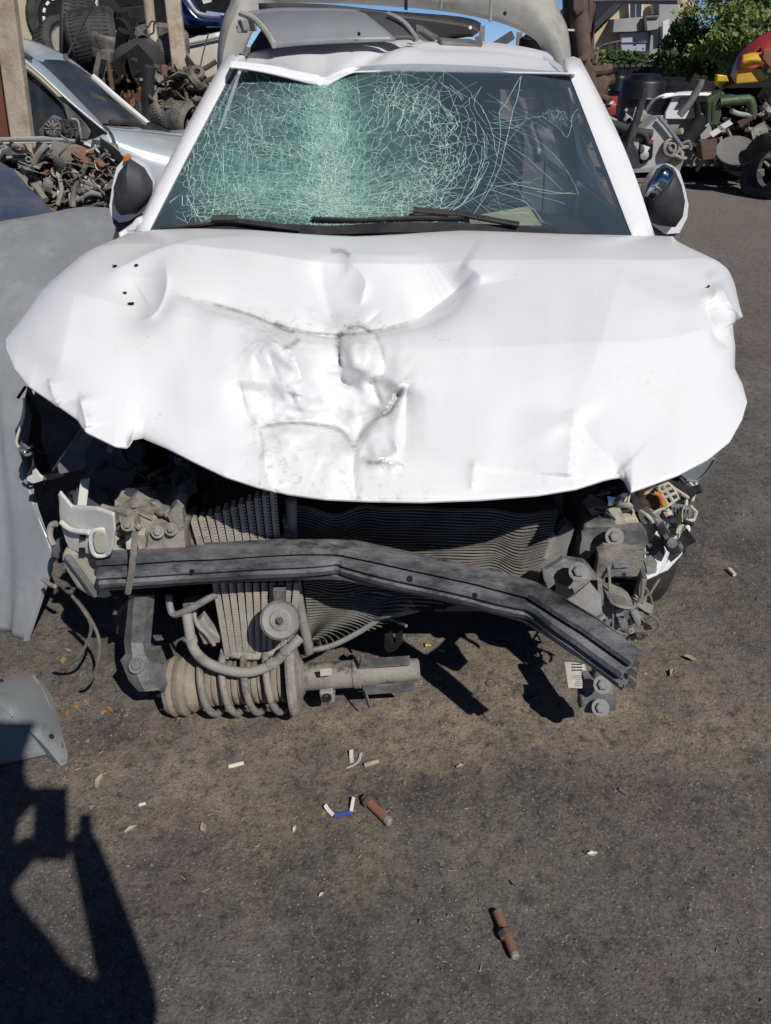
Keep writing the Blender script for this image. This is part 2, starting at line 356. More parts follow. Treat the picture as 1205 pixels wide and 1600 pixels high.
def gh(x, y):
    near = math.exp(-((x/4)**2+((y-1.5)/4)**2))
    return (mnoise.noise(Vector((x*2.3, y*2.3, .3)))*.006+mnoise.noise(Vector((x*9, y*9, 1.3)))*.0022+mnoise.noise(Vector((x*31, y*31, 5.3)))*.0012)*near
def axis(lo, hi, st, out, k=1.35):
    a = [lo+i*st for i in range(int((hi-lo)/st)+1)]; s = st
    while a[-1] < out: s *= k; a.append(a[-1]+s)
    s = st
    while a[0] > -out: s *= k; a.insert(0, a[0]-s)
    return a
gx = axis(-1.6, 2.0, .014, 160); gy = axis(.2, 3.2, .014, 160)
mb = MB(); mb.v = [Vector((x, y, gh(x, y))) for y in gy for x in gx]
nc = len(gx); mb.f = [(j*nc+i, j*nc+i+1, (j+1)*nc+i+1, (j+1)*nc+i) for j in range(len(gy)-1) for i in range(nc-1)]; mb.m = [0]*len(mb.f)
ground = mb.build('ground', ground_mat(), smooth=True, kind='structure', ang=180)
ca = ground.data.attributes.new('dusty', 'FLOAT', 'POINT'); fa = ground.data.attributes.new('far', 'FLOAT', 'POINT')
dv = []; fv = []
blobs = [(.05, 1.5, .5, .3, .6), (-.02, 1.33, .14, .10, .9), (-.05, 1.37, .35, .12, .6), (.75, 1.75, .5, .5, .8), (-.4, 1.28, .5, .22, .75), (-.9, 1.5, .25, .35, .6), (-.15, .98, .32, .10, .65), (-.45, 1.05, .2, .16, .5), (.6, 1.3, .45, .2, .5), (.35, 1.5, .3, .15, .6), (.9, 1.35, .3, .1, .6)]
oils = [(.0, 1.18, .16, .07, .9), (.35, 1.16, .3, .06, .7), (-.28, .92, .14, .10, .55), (.1, .85, .3, .08, .6), (.55, 1.02, .25, .12, .6), (.95, 1.1, .2, .2, .55), (1.2, 2.2, .35, .6, .7), (-.6, 1.35, .2, .07, .7), (.2, .72, .5, .05, .4), (-.75, 1.62, .25, .12, .8)]
oa = ground.data.attributes.new('oil', 'FLOAT', 'POINT'); ov = []
for v in mb.v:
    d = .8*sum(a*math.exp(-(((v.x-cx)/sx)**2+((v.y-cy)/sy)**2)) for cx, cy, sx, sy, a in blobs)
    dv.append(min(d, .95)*1.0+.05); fv.append(max(0, min(1, (v.y-3.2)/4))*.8)
for v in mb.v: ov.append(min(1, sum(a*math.exp(-(((v.x-cx)/sx)**2+((v.y-cy)/sy)**2)) for cx, cy, sx, sy, a in oils)) if abs(v.x) < 3 and v.y < 5 else 0)
oa.data.foreach_set('value', ov)
ca.data.foreach_set('value', dv); fa.data.foreach_set('value', fv)

# loose grit scattered over the near ground: one mass nobody could count
grit_m = pmat('pale_grit', (.17, .155, .135), (.07, .065, .06), .9, 0, 9, (.34, .31, .27), .8, 21, .6)
mb = MB(); g = random.Random(5)
for i in range(12000):
    t = g.random(); y = .5+2.6*t**1.3; x = g.uniform(-1.1-.35*y, 1.0+.45*y)*.8
    r = .0011+.0026*g.random()**4+(g.uniform(.002, .005) if g.random() < .02 else 0)
    c = Vector((x, y, gh(x, y)+r*.25))
    a = g.uniform(0, 6.28); q = []
    for k in range(4):
        rr = r*g.uniform(.7, 1.4); q.append(c+Vector((math.cos(a+k*1.571)*rr, math.sin(a+k*1.571)*rr, -.3*r)))
    q.append(c+Vector((g.uniform(-.3, .3)*r, g.uniform(-.3, .3)*r, r*g.uniform(.6, 1.1))))
    mb.add(q, [(0, 1, 4), (1, 2, 4), (2, 3, 4), (3, 0, 4)])
mb.build('grit', grit_m, kind='stuff')
# chaff: straw slivers and wood splinters lying about
mb = MB()
for i in range(170):
    if g.random() < .55: x, y = g.gauss(-.55, .45), g.gauss(1.35, .2)
    else: x, y = g.uniform(-1, 1.4), .55+2.0*g.random()
    L_ = g.uniform(.004, .018); a = g.uniform(0, 3.14); d = Vector((math.cos(a), math.sin(a), 0)); w = g.uniform(.0005, .0012)
    p = Vector((x, y, gh(x, y)+.0015)); n = Vector((-d.y, d.x, 0))*w; up = Vector((0, 0, .0018))
    mb.add([p-d*L_/2-n, p+d*L_/2-n, p+d*L_/2+n+up*.3, p-d*L_/2+n+up*.3, p+up], [(0, 1, 4), (1, 2, 4), (2, 3, 4), (3, 0, 4)])
mb.build('chaff', M['straw'], kind='stuff')
# ================================================================== the wrecked white car
car = thing('wrecked_car', 'white wrecked car with crumpled bonnet and shattered windscreen, front end torn open', 'car', (0, 3.2, 0))

def resample(pts, n):
    p = np.array(pts, float); d = np.r_[0, np.cumsum(np.linalg.norm(np.diff(p, axis=0), axis=1))]; t = np.linspace(0, d[-1], n)
    return np.stack([np.interp(t, d, p[:, k]) for k in range(p.shape[1])], 1)
def wpts(l): return [tuple(P(a, b, z=c)) for a, b, c in l]
rear = wpts([(200, 364, .985), (250, 360, .995), (330, 360, 1.0), (400, 362, 1.0), (480, 368, 1.0), (560, 372, 1.0), (640, 367, 1.0), (720, 362, 1.0), (800, 365, 1.0), (900, 369, .995), (1000, 371, .985), (1050, 369, .97)])
left = wpts([(10, 545, .885), (8, 530, .89), (30, 502, .915), (62, 462, .94), (110, 418, .955), (160, 385, .97), (200, 364, .985)])
front = wpts([(10, 545, .885), (22, 575, .87), (45, 604, .855), (85, 630, .84), (122, 655, .825), (135, 675, .815), (180, 697, .80), (198, 699, .795), (206, 686, .79), (222, 683, .79), (262, 700, .785), (300, 720, .775), (350, 744, .76), (400, 760, .745), (450, 772, .735), (510, 780, .73), (580, 783, .725), (660, 784, .725), (750, 781, .73), (840, 774, .74), (900, 764, .75), (945, 750, .755), (968, 745, .755), (978, 752, .752), (986, 769, .748), (1020, 757, .755), (1060, 742, .765), (1105, 718, .775), (1140, 690, .785), (1160, 655, .80), (1168, 628, .81)])
right = wpts([(1168, 628, .81), (1161, 600, .82), (1148, 578, .835), (1147, 545, .855), (1143, 510, .875), (1154, 498, .885), (1149, 462, .905), (1144, 442, .92), (1116, 424, .935), (1088, 405, .95), (1070, 390, .96), (1050, 369, .97)])
NU, NV = 500, 340
Fr, Re, Le, Ri = resample(front, NU), resample(rear, NU), resample(left, NV), resample(right, NV)
def soften(c, w):                                       # the same edge without its small notches
    n = len(c); q = np.arange(-3*w, 3*w+1); k = np.exp(-.5*(q/w)**2); k /= k.sum()
    e = np.pad(c, ((3*w, 3*w), (0, 0)), mode='reflect', reflect_type='odd'); return np.stack([np.convolve(e[:, a], k, 'valid') for a in range(3)], 1)
U = np.linspace(0, 1, NU)[None, :, None]; V = np.linspace(0, 1, NV)[:, None, None]
Fs, Rs, Ls, Rr = soften(Fr, 24), soften(Re, 18), soften(Le, 15), soften(Ri, 13)
FE = Fs[None]+(Fr-Fs)[None]*np.exp(-V/.035); RE = Rs[None]+(Re-Rs)[None]*np.exp(-(1-V)/.05)
LE = Ls[:, None]+(Le-Ls)[:, None]*np.exp(-U/.03); RI = Rr[:, None]+(Ri-Rr)[:, None]*np.exp(-(1-U)/.04)
S = (1-V)*FE+V*RE+(1-U)*LE+U*RI-((1-U)*(1-V)*Fr[0]+U*(1-V)*Fr[-1]+(1-U)*V*Re[0]+U*V*Re[-1])
S[..., 2] += .022*np.sin(np.pi*U[..., 0])**.8*np.sin(np.pi*V[..., 0])**.8
S[..., 2] += (.050*(1-np.exp(-U[..., 0]/.075))*(1-np.exp(-(1-U[..., 0])/.02))+.026*(1-np.exp(-(1-U[..., 0])/.06))*(1-np.exp(-U[..., 0]/.02)))*np.clip(V[..., 0]/.30, 0, 1)**.7*np.clip((1-V[..., 0])/.35, 0, 1)**.7
PX, PY = topx(S)

def pl(pts, px, py):                                     # distance, side, position along a polyline (pixels of the photograph)
    pts = np.array(pts, float); seg = np.linalg.norm(np.diff(pts, axis=0), axis=1); tot = seg.sum(); acc = np.r_[0, np.cumsum(seg)]
    bd = np.full(px.shape, 1e9); bs = np.zeros(px.shape); bt = np.zeros(px.shape)
    for i in range(len(pts)-1):
        a, b = pts[i], pts[i+1]; d = b-a; t = np.clip(((px-a[0])*d[0]+(py-a[1])*d[1])/(d@d), 0, 1)
        q = np.hypot(px-a[0]-t*d[0], py-a[1]-t*d[1]); m = q < bd
        bd = np.where(m, q, bd); bs = np.where(m, np.sign(d[0]*(py-a[1])-d[1]*(px-a[0])), bs); bt = np.where(m, (acc[i]+t*seg[i])/tot, bt)
    return bd, bs, bt
def crease(px, py, pts, amp, wp, wn, rnd=0., t0=.28, t1=.28):
    pts = np.array(resample(smoothpts([(a, b, 0) for a, b in pts], 8), 40))[:, :2]
    d, s, t = pl(pts, px, py); w = np.where(s > 0, wp, wn)
    d = np.sqrt(d*d+rnd*rnd)-rnd
    tap = np.clip(t/t0, 0, 1)*np.clip((1-t)/t1, 0, 1); tap = tap*tap*(3-2*tap)
    return amp*np.exp(-d/w)*tap
def gs(px, py, cx, cy, rx, ry, amp, pw=2., rot=0.):
    c, s = math.cos(R(rot)), math.sin(R(rot)); x = ((px-cx)*c+(py-cy)*s)/rx; y = (-(px-cx)*s+(py-cy)*c)/ry
    return amp*np.exp(-(x*x+y*y)**(pw/2))
def nz2(px, py, sc, seed):
    out = np.zeros(px.size); fx, fy = px.ravel()/sc, py.ravel()/sc
    for i in range(px.size): out[i] = mnoise.noise((fx[i]+seed, fy[i], seed*1.7))
    return out.reshape(px.shape)
def dents(px, py):
    D = np.zeros(px.shape)
    c = lambda *a, **k: crease(px, py, *a, **k)
    g_ = lambda *a, **k: gs(px, py, *a, **k)
    smile = [(258, 455), (320, 474), (385, 490), (450, 514), (530, 523), (600, 514), (660, 498), (710, 474), (748, 442)]
    D += c(smile, -.040, 6, 58, t0=.2, t1=.18)                               # the hinge fold across the bonnet
    D += c([(300, 485), (400, 512), (470, 545)], .012, 50, 14, rnd=6)
    D += c([(150, 436), (210, 412), (270, 390), (330, 377), (400, 372), (470, 376)], .030, 85, 14, rnd=2)      # rolled ridge left
    D += g_(222, 462, 48, 42, -.036, 2.8, -35)
    D += c([(262, 400), (268, 430), (262, 456), (240, 492), (205, 500)], .012, 30, 8)
    D += c([(505, 398), (498, 430), (508, 470), (522, 518)], -.018, 16, 16, rnd=4)
    D += g_(528, 452, 48, 62, -.026, 2.4)
    D += g_(560, 455, 190, 60, -.022, 2.6, -3)
    D += c([(532, 394), (538, 402), (560, 418), (572, 440), (560, 480)], .014, 30, 7)
    D += c([(470, 380), (500, 391), (530, 394), (600, 398), (680, 396)], .010, 30, 10, rnd=2)
    D += c([(635, 508), (680, 478), (715, 452), (744, 420)], -.042, 12, 52, t1=.3)                            # scoop at the right
    D += c([(720, 410), (746, 428), (752, 446)], .012, 12, 30)
    # the punched-in middle
    D += g_(520, 610, 105, 95, -.026, 4)
    mk = np.exp(-((((px-555)/70)**4)+(((py-640)/58)**4)))
    D += mk*(-.052+.052*np.clip((px-488)/140, 0, 1))
    D += np.exp(-((((px-440)/48)**4)+(((py-600)/62)**4)))*(.018-.012*(py-560)/60)
    D += g_(562, 552, 26, 46, .030, 4, -6)                                    # folded thumb of sheet metal
    D += c([(532, 518), (528, 540), (534, 580)], -0.0234, 16, 5)
    D += c([(585, 515), (600, 560), (596, 590), (575, 610)], -0.0130, 8, 10)
    D += c([(400, 672), (425, 664), (470, 661), (520, 668), (540, 680), (553, 700)], -0.0442, 9, 28, t0=.15, t1=.15)
    D += c([(553, 700), (570, 672), (590, 654), (612, 640), (632, 600)], -0.0442, 9, 26, t0=.12, t1=.2)
    D += c([(404, 682), (450, 676), (510, 682), (536, 698)], 0.0208, 26, 7)
    D += c([(374, 590), (376, 625), (390, 650), (405, 668)], -0.0234, 10, 34)
    D += c([(400, 505), (415, 530), (455, 548), (475, 590), (492, 606), (508, 640), (514, 664)], 0.0260, 26, 8, rnd=1)
    D += c([(575, 588), (585, 612), (602, 640)], -0.0208, 5, 14)
    D += c([(640, 590), (622, 605), (610, 630), (597, 650), (570, 690), (556, 722)], 0.0286, 9, 12)
    D += c([(640, 594), (634, 640), (632, 690), (625, 725)], -0.0208, 6, 24)
    D += c([(582, 690), (590, 712), (618, 706), (614, 680)], 0.0156, 7, 7)
    D += c([(565, 722), (590, 718), (630, 726)], 0.0130, 10, 6)
    D += c([(556, 705), (552, 740), (556, 779)], -0.0156, 12, 12, t1=.02)
    D += c([(412, 690), (418, 740), (430, 768)], 0.0130, 30, 10, t1=.02)
    D += g_(455, 590, 36, 60, .016, 3)
    w = np.exp(-(((px-520)/130)**2+((py-620)/125)**2)**2)
    D += w*(nz2(px, py, 34, 1.3)*.008+nz2(px, py, 15, 4.1)*.0034)
    q = random.Random(63)
    for i in range(20):                                  # small sharp buckles in the crushed part
        x0, y0 = 505+q.gauss(0, 62), 612+q.gauss(0, 55); an = q.choice([.1, .3, 1.3, 1.5, 1.8, 2.6])+q.gauss(0, .25); l = q.uniform(14, 34)
        D += c([(x0-math.cos(an)*l, y0-math.sin(an)*l), (x0+q.gauss(0, 3), y0+q.gauss(0, 3)), (x0+math.cos(an)*l, y0+math.sin(an)*l)], q.choice([-1, 1])*q.uniform(.003, .008), q.uniform(2.5, 7), q.uniform(8, 22), t0=.4, t1=.4)
    # the right half
    D += c([(980, 400), (955, 460), (935, 530), (897, 640)], .015, 90, 130, rnd=3, t0=.2, t1=.4)
    D += c([(897, 638), (890, 690), (886, 748)], .020, 44, 12, rnd=1, t0=.3, t1=.1)
    D += c([(897, 640), (930, 690), (975, 735)], -.014, 60, 22, t1=.05)
    D += g_(850, 690, 30, 60, .006, 2)
    D += c([(742, 712), (738, 740), (736, 770)], .009, 9, 12)
    D += c([(800, 380), (890, 395), (1000, 405), (1085, 410)], .006, 90, 26, rnd=4)
    D += c([(1100, 462), (1114, 490), (1122, 520), (1140, 548)], -.020, 8, 14)
    D += c([(1112, 440), (1128, 470), (1150, 500)], .018, 10, 14, t1=.02)
    D += c([(1105, 420), (1112, 450), (1108, 480)], .008, 8, 16)
    # the left corner
    D += c([(128, 615), (134, 640), (140, 668)], .018, 9, 12, t1=.05)
    D += c([(78, 590), (84, 612), (92, 632)], .012, 9, 12, t1=.05)
    D += c([(122, 430), (112, 500), (95, 570), (80, 600)], .008, 60, 40, rnd=3)
    D += c([(300, 560), (290, 640), (300, 710)], .006, 70, 70, rnd=8)
    D += nz2(px, py, 130, 9.3)*.011+nz2(px, py, 48, 2.2)*.0014
    return D
IMPACT = np.array([.03, -.93, .37]); IMPACT /= np.linalg.norm(IMPACT)     # the blow came from the front and above: metal is pushed along this line
S += IMPACT*1.45*(dents(PX, PY)*(.35+.65*np.clip(np.minimum(V[..., 0], 1-V[..., 0])*9, 0, 1)))[..., None]
# rolled-under lip along the front edge
lip = S[0].copy(); lip2 = S[0].copy(); lip[:, 2] -= .0035; lip[:, 1] += .001; lip2[:, 2] -= .006; lip2[:, 1] += .018
S = np.concatenate([lip2[None], lip[None], S]); PX, PY = topx(S)
mb = MB(); mb.grid([[tuple(p) for p in r] for r in S])
hood = mb.build('bonnet', M['white'], car, smooth=True, ang=38, solid=.0025)
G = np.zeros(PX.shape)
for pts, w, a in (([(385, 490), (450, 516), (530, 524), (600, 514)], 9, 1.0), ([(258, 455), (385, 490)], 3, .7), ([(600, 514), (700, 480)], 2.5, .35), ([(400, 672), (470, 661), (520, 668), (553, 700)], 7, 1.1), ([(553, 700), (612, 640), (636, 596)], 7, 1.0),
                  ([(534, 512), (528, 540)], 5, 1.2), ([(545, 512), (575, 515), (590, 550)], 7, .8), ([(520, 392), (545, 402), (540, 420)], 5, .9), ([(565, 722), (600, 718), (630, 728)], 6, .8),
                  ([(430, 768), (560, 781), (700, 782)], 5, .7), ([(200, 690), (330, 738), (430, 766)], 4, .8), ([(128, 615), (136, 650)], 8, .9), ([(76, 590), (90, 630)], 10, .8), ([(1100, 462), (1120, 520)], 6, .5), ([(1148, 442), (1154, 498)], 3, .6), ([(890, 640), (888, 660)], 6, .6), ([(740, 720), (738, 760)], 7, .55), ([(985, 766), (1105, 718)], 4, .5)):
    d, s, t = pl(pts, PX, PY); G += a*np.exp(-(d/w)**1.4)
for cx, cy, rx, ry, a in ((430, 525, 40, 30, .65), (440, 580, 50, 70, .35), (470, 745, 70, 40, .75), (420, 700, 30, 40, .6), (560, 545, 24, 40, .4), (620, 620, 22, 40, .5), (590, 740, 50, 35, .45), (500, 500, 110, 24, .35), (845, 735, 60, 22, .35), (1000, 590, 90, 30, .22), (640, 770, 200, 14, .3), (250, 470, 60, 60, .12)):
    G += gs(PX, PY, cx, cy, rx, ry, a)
G2 = np.zeros(PX.shape)
for pts, w, a in (([(300, 466), (385, 490), (450, 514), (530, 523), (600, 514), (660, 498)], 2.6, .8), ([(402, 671), (425, 664), (470, 661), (520, 668), (540, 680), (553, 700)], 3.0, 1.0), ([(553, 700), (570, 672), (590, 654), (612, 640), (632, 600)], 3.2, 1.0), ([(535, 514), (528, 535), (531, 560)], 4, .9), ([(540, 514), (562, 510), (582, 520)], 3, .8), ([(586, 518), (596, 545), (600, 570)], 3, .5), ([(428, 502), (440, 512), (462, 520)], 5, .9), ([(440, 545), (455, 540), (470, 528)], 4, .7), ([(515, 393), (535, 392), (548, 402)], 4, .7), ([(405, 670), (412, 700), (405, 720)], 3, .5), ([(572, 720), (590, 724), (600, 714)], 3.4, .7), ([(376, 600), (388, 645), (404, 668)], 2, .45), ([(584, 588), (590, 612), (602, 640)], 3.5, .6)):
    d, s, t = pl(np.array(resample(smoothpts([(a_, b_, 0) for a_, b_ in pts], 6), 30))[:, :2], PX, PY); G2 += a*np.exp(-(d/w)**2)*np.clip(t*8, 0, 1)*np.clip((1-t)*8, 0, 1)
a2 = hood.data.attributes.new('crease_dark', 'FLOAT', 'POINT'); a2.data.foreach_set('value', np.clip(G2, 0, 1).ravel().tolist())
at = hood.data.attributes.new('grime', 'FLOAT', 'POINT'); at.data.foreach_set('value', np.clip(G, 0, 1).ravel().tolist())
# dark fixing slots torn open in the left of the bonnet
hood_pt = lambda a, b: Vector(S.reshape(-1, 3)[np.argmin((PX-a)**2+(PY-b)**2)])
for a, b, l in ((206, 477, .016), (180, 418, .012), (213, 416, .010), (196, 459, .009), (1106, 449, .009)):
    p = hood_pt(a, b)+Vector((0, -.002, .005)); mb = MB(); mb.lathe(p, (0, -.2, 1), [(-.004, .25*l), (0, .30*l), (.0008, .15*l)], 10)
    mb.v = [p+Vector(((v-p).x*1.5, (v-p).y*.8+(v-p).x*.5, (v-p).z)) for v in mb.v]; mb.build('chipped_spot', M['dark'], car)

# ---------------------------------------------------------------- windscreen
ws_tl, ws_tr, ws_br, ws_bl = P(362, 109, y=3.06), P(893, 115, y=3.02), P(1001, 374, z=.985), P(220, 362, z=.985)
n_ws = ((ws_tr-ws_bl).cross(ws_tl-ws_br)); n_ws.normalize()
if n_ws.y > 0: n_ws = -n_ws
c_ws = (ws_tl+ws_tr+ws_br+ws_bl)/4
def W(px, py, off=0.):                                   # a point of the windscreen seen at a pixel, lifted by off
    d = Vector(ray(px, py)); k = (c_ws-CAM).dot(n_ws)/d.dot(n_ws); p = CAM+d*k
    bow = -.05*((px-610)/390)**2+.018
    sag = -.042*math.exp(-((px-522)/75)**2)*math.exp(-((py-225)/130)**2)-.012*math.exp(-(((px-690)/60)**2+((py-250)/80)**2))
    return p+n_ws*(bow+sag+off)
def wx0(py): t = (py-109)/253.; return lerp(362, 220, t)
def wx1(py): t = (py-115)/259.; return lerp(893, 1001, t)
NYW, NXW = 60, 120
def wtop(s):                                            # top edge follows the dent in the roof
    x = lerp(362, 893, s); return lerp(103, 110, s)+max(0, 23*max(0, 1-(math.hypot(x-499, 14)-14)/(125 if x < 499 else 46))**1.4)
rows = []; sh = []
def shatter(px, py):
    a = math.exp(-(((px-525)/205)**2+((py-245)/135)**2)**2.5)
    band = math.exp(-((px-(512+(py-140)*.13))/34)**2)
    b = .62*a+.85*band*(py > 120)+.35*math.exp(-(((px-420)/140)**2+((py-300)/45)**2))
    b += .25*math.exp(-(((px-330)/70)**2+((py-250)/90)**2))
    r = math.hypot((px-640)/115, (py-240)/110); b -= .30*math.exp(-((px-690)/60)**2-((py-215)/70)**2)
    return max(0, min(1, b))
for j in range(NYW):
    t = j/(NYW-1); row = []
    for i in range(NXW):
        s = i/(NXW-1); y0 = wtop(s); y1 = lerp(362, 374, s); py = lerp(y0, y1, t)
        px = lerp(wx0(py), wx1(py), s); row.append(W(px, py)); sh.append(shatter(px, py))
    rows.append(row)
def glass_ws():
    m = bpy.data.materials.new('laminated_windscreen'); m.use_nodes = True; N = m.node_tree.nodes; L = m.node_tree.links
    b = N['Principled BSDF']; tc = N.new('ShaderNodeTexCoord'); at = N.new('ShaderNodeAttribute'); at.attribute_name = 'shatter'
    nz = N.new('ShaderNodeTexNoise'); nz.inputs['Scale'].default_value = 30; nz.inputs['Detail'].default_value = 7; nz.inputs['Roughness'].default_value = .75; L.new(tc.outputs['Object'], nz.inputs[0])
    mr = N.new('ShaderNodeMapRange'); mr.inputs[1].default_value = .40; mr.inputs[2].default_value = .64; mr.inputs[3].default_value = .45; mr.inputs[4].default_value = 1.15; L.new(nz.outputs[0], mr.inputs[0])
    mu = N.new('ShaderNodeMath'); mu.operation = 'MULTIPLY'; mu.use_clamp = True; L.new(at.outputs['Fac'], mu.inputs[0]); L.new(mr.outputs[0], mu.inputs[1])
    mx = N.new('ShaderNodeMix'); mx.data_type = 'RGBA'; L.new(mu.outputs[0], mx.inputs[0]); mx.inputs[6].default_value = (.075, .11, .15, 1); mx.inputs[7].default_value = (.17, .39, .33, 1)  # blue base includes a painted sky reflection and dust; teal where shattered
    L.new(mx.outputs[2], b.inputs['Base Color'])
    al = N.new('ShaderNodeMapRange'); al.inputs[3].default_value = .46; al.inputs[4].default_value = .88; L.new(mu.outputs[0], al.inputs[0]); L.new(al.outputs[0], b.inputs['Alpha'])
    rg = N.new('ShaderNodeMapRange'); rg.inputs[3].default_value = .06; rg.inputs[4].default_value = .35; L.new(mu.outputs[0], rg.inputs[0]); L.new(rg.outputs[0], b.inputs['Roughness'])
    bp = N.new('ShaderNodeBump'); bp.inputs['Strength'].default_value = .25; bp.inputs['Distance'].default_value = .01; L.new(mu.outputs[0], bp.inputs['Height']); L.new(bp.outputs[0], b.inputs['Normal'])
    return m
mb = MB(); mb.grid(rows); ws = mb.build('windscreen', glass_ws(), car, smooth=True, ang=180, label='shattered windscreen with a dense web of greenish cracks')
a_ = ws.data.attributes.new('shatter', 'FLOAT', 'POINT'); a_.data.foreach_set('value', sh)
# black ceramic band along the lower edge and the rubber at the sides
mb = MB(); mb.grid([[W(lerp(224, 998, i/40), lerp(350, 358, i/40), .0025) for i in range(41)], [W(lerp(219, 1002, i/40), lerp(364, 376, i/40), .0025) for i in range(41)]]); mb.build('black_band', M['black_plastic'], ws)
crack_m = pmat('glass_crack', (.56, .74, .65), (.28, .50, .43), .5, 0, 40)
chip_m = pmat('glass_crumb', (.74, .84, .79), (.5, .66, .60), .35, 0, 60)
cr = MB(); g = random.Random(21)
def inws(px, py):
    if py < 107 or py > 368: return False
    s = (px-wx0(py))/(wx1(py)-wx0(py)); return 0.004 < s < .996 and py > wtop(min(max(s, 0), 1))+2 and py < lerp(360, 372, s)
def strand(pts, w0, w1=None):                           # one crack: a thin raised sliver along pixel points
    w1 = w1 or w0; last = None; n = len(pts)
    for i in range(n-1):
        (a, b), (c, d) = pts[i], pts[i+1]
        if not (inws(a, b) and inws(c, d)): continue
        p, q = W(a, b, .0015), W(c, d, .0015); t = (q-p)
        if t.length < 1e-6: continue
        s = t.normalized().cross(n_ws)*(lerp(w0, w1, i/n)*.5)
        cr.add([p-s, p+s, q+s, q-s], [(0, 1, 2, 3)])
def wander(x, y, ang, L_, st=7, turn=.22, w=.0012):
    pts = [(x, y)]; n = int(L_/st)
    for i in range(n):
        ang += g.gauss(0, turn); x += math.cos(ang)*st; y += math.sin(ang)*st*.9; pts.append((x+g.gauss(0, .5), y+g.gauss(0, .5)))
    strand(pts, w, w*.6)
from mathutils.geometry import delaunay_2d_cdt
def cells(pts, mp, wr, keep=.9, sub_=3, jit=.5):         # cell walls between scattered seeds (mp maps to photograph pixels)
    vs, es, fs, *_ = delaunay_2d_cdt([Vector((x, y)) for x, y in pts], [], [], 0, 1e-5)
    cc = []; own = {}
    for fi, f in enumerate(fs):
        a, b, c = vs[f[0]], vs[f[1]], vs[f[2]]; d = 2*(a.x*(b.y-c.y)+b.x*(c.y-a.y)+c.x*(a.y-b.y))
        if abs(d) < 1e-9: cc.append((a+b+c)/3)
        else:
            A, B, D = a.length_squared, b.length_squared, c.length_squared
            cc.append(Vector(((A*(b.y-c.y)+B*(c.y-a.y)+D*(a.y-b.y))/d, (A*(c.x-b.x)+B*(a.x-c.x)+D*(b.x-a.x))/d)))
        for k in range(3): own.setdefault(tuple(sorted((f[k], f[(k+1) % 3]))), []).append(fi)
    for e, fl in own.items():
        if len(fl) == 2 and g.random() < keep:
            p, q = cc[fl[0]], cc[fl[1]]
            if (p-q).length > 60: continue
            line = [mp(*(p.lerp(q, t/sub_))) for t in range(sub_+1)]
            strand([(x+g.gauss(0, jit), y+g.gauss(0, jit)) for x, y in line], g.uniform(*wr)*(1.9 if g.random() < .12 else 1))
cells([(g.uniform(-118, 118), 80+(70+34*math.sin(i*.37)+18*math.sin(i*1.9))*g.random()**.8) for i in range(300)], lambda t, r: (596+math.cos(t/70)*r, 240+math.sin(t/70)*r*.80), (.0006, .0014), .86)
cells([(595+math.cos(a)*r*118, 238+math.sin(a)*r*98) for a, r in [(g.uniform(0, 6.283), g.random()**.5) for i in range(230)]], lambda x, y: (x, y), (.0006, .0014), .86)
cells([(g.uniform(275, 525), g.uniform(108, 345)*1.25) for i in range(620)], lambda x, y: (x, y/1.25), (.0006, .0013), .86)
cells([(g.gauss(520, 26), g.uniform(118, 356)) for i in range(900)], lambda x, y: (x+(y-240)*.12, y), (.0006, .0013), .8, 2)
cells([(g.uniform(300, 420), g.uniform(280, 352)*2.2) for i in range(120)], lambda x, y: (x, y/2.2), (.0005, .0010), .8, 2)
def straight(x, y, ang, L_, w=.0012, legs=3):
    pts = [(x, y)]
    for i in range(legs):
        l = L_/legs*g.uniform(.6, 1.4); ang += g.gauss(0, .22)
        for k in range(3): x += math.cos(ang)*l/3; y += math.sin(ang)*l/3*.9; pts.append((x+g.gauss(0, .3), y+g.gauss(0, .3)))
    strand(pts, w, w*.5)
for i in range(60):
    a = g.uniform(0, 6.283); cx, cy = 516+g.gauss(0, 9), g.uniform(150, 335); straight(cx, cy, a, g.uniform(40, 130), w=g.uniform(.0006, .0014))
for i in range(34):                                     # rays of the right-hand web
    a = g.uniform(-1.6, 1.5); r0 = g.uniform(50, 90); straight(598+math.cos(a)*r0, 242+math.sin(a)*r0*.85, a, g.uniform(50, 110), w=g.uniform(.0006, .0013))
for i in range(24):                                     # the strong double rim of the right-hand web
    r = g.choice([100, 118, 126, 150, 157, 163])+g.gauss(0, 3); a0 = g.uniform(-1.05, .75); da = g.uniform(.2, .6)
    strand([(600+math.cos(a0+da*k/9)*r+g.gauss(0, .9), 240+math.sin(a0+da*k/9)*r*.82+g.gauss(0, .6)) for k in range(10)], g.uniform(.0006, .0016))
for i in range(60):
    x = g.uniform(285, 490); y = g.uniform(150, 290); straight(x, y, (1.45 if x > 330 else 1.85)+g.gauss(0, .16), g.uniform(40, 120), w=g.uniform(.0006, .0014))
for i in range(45):
    x = g.uniform(300, 480); y = 125+g.random()**.7*180; straight(x, y, g.gauss(.02, .12)+(.3 if y < 150 else 0), g.uniform(40, 120), w=g.uniform(.0006, .0014))
for i in range(150):                                    # combed lines that sweep along the bottom
    x = g.uniform(290, 640); y = 340-18*math.sin((x-290)/350*3.14)+g.gauss(0, 16); straight(x, y, (x-480)/900+g.gauss(0, .09)+.03, g.uniform(30, 130), w=g.uniform(.0004, .0009))
for i in range(70):
    a = g.uniform(.15, 1.2); straight(560+g.gauss(0, 40), 300+g.gauss(0, 22), a*.5-.35, g.uniform(40, 190), w=g.uniform(.0004, .0009))
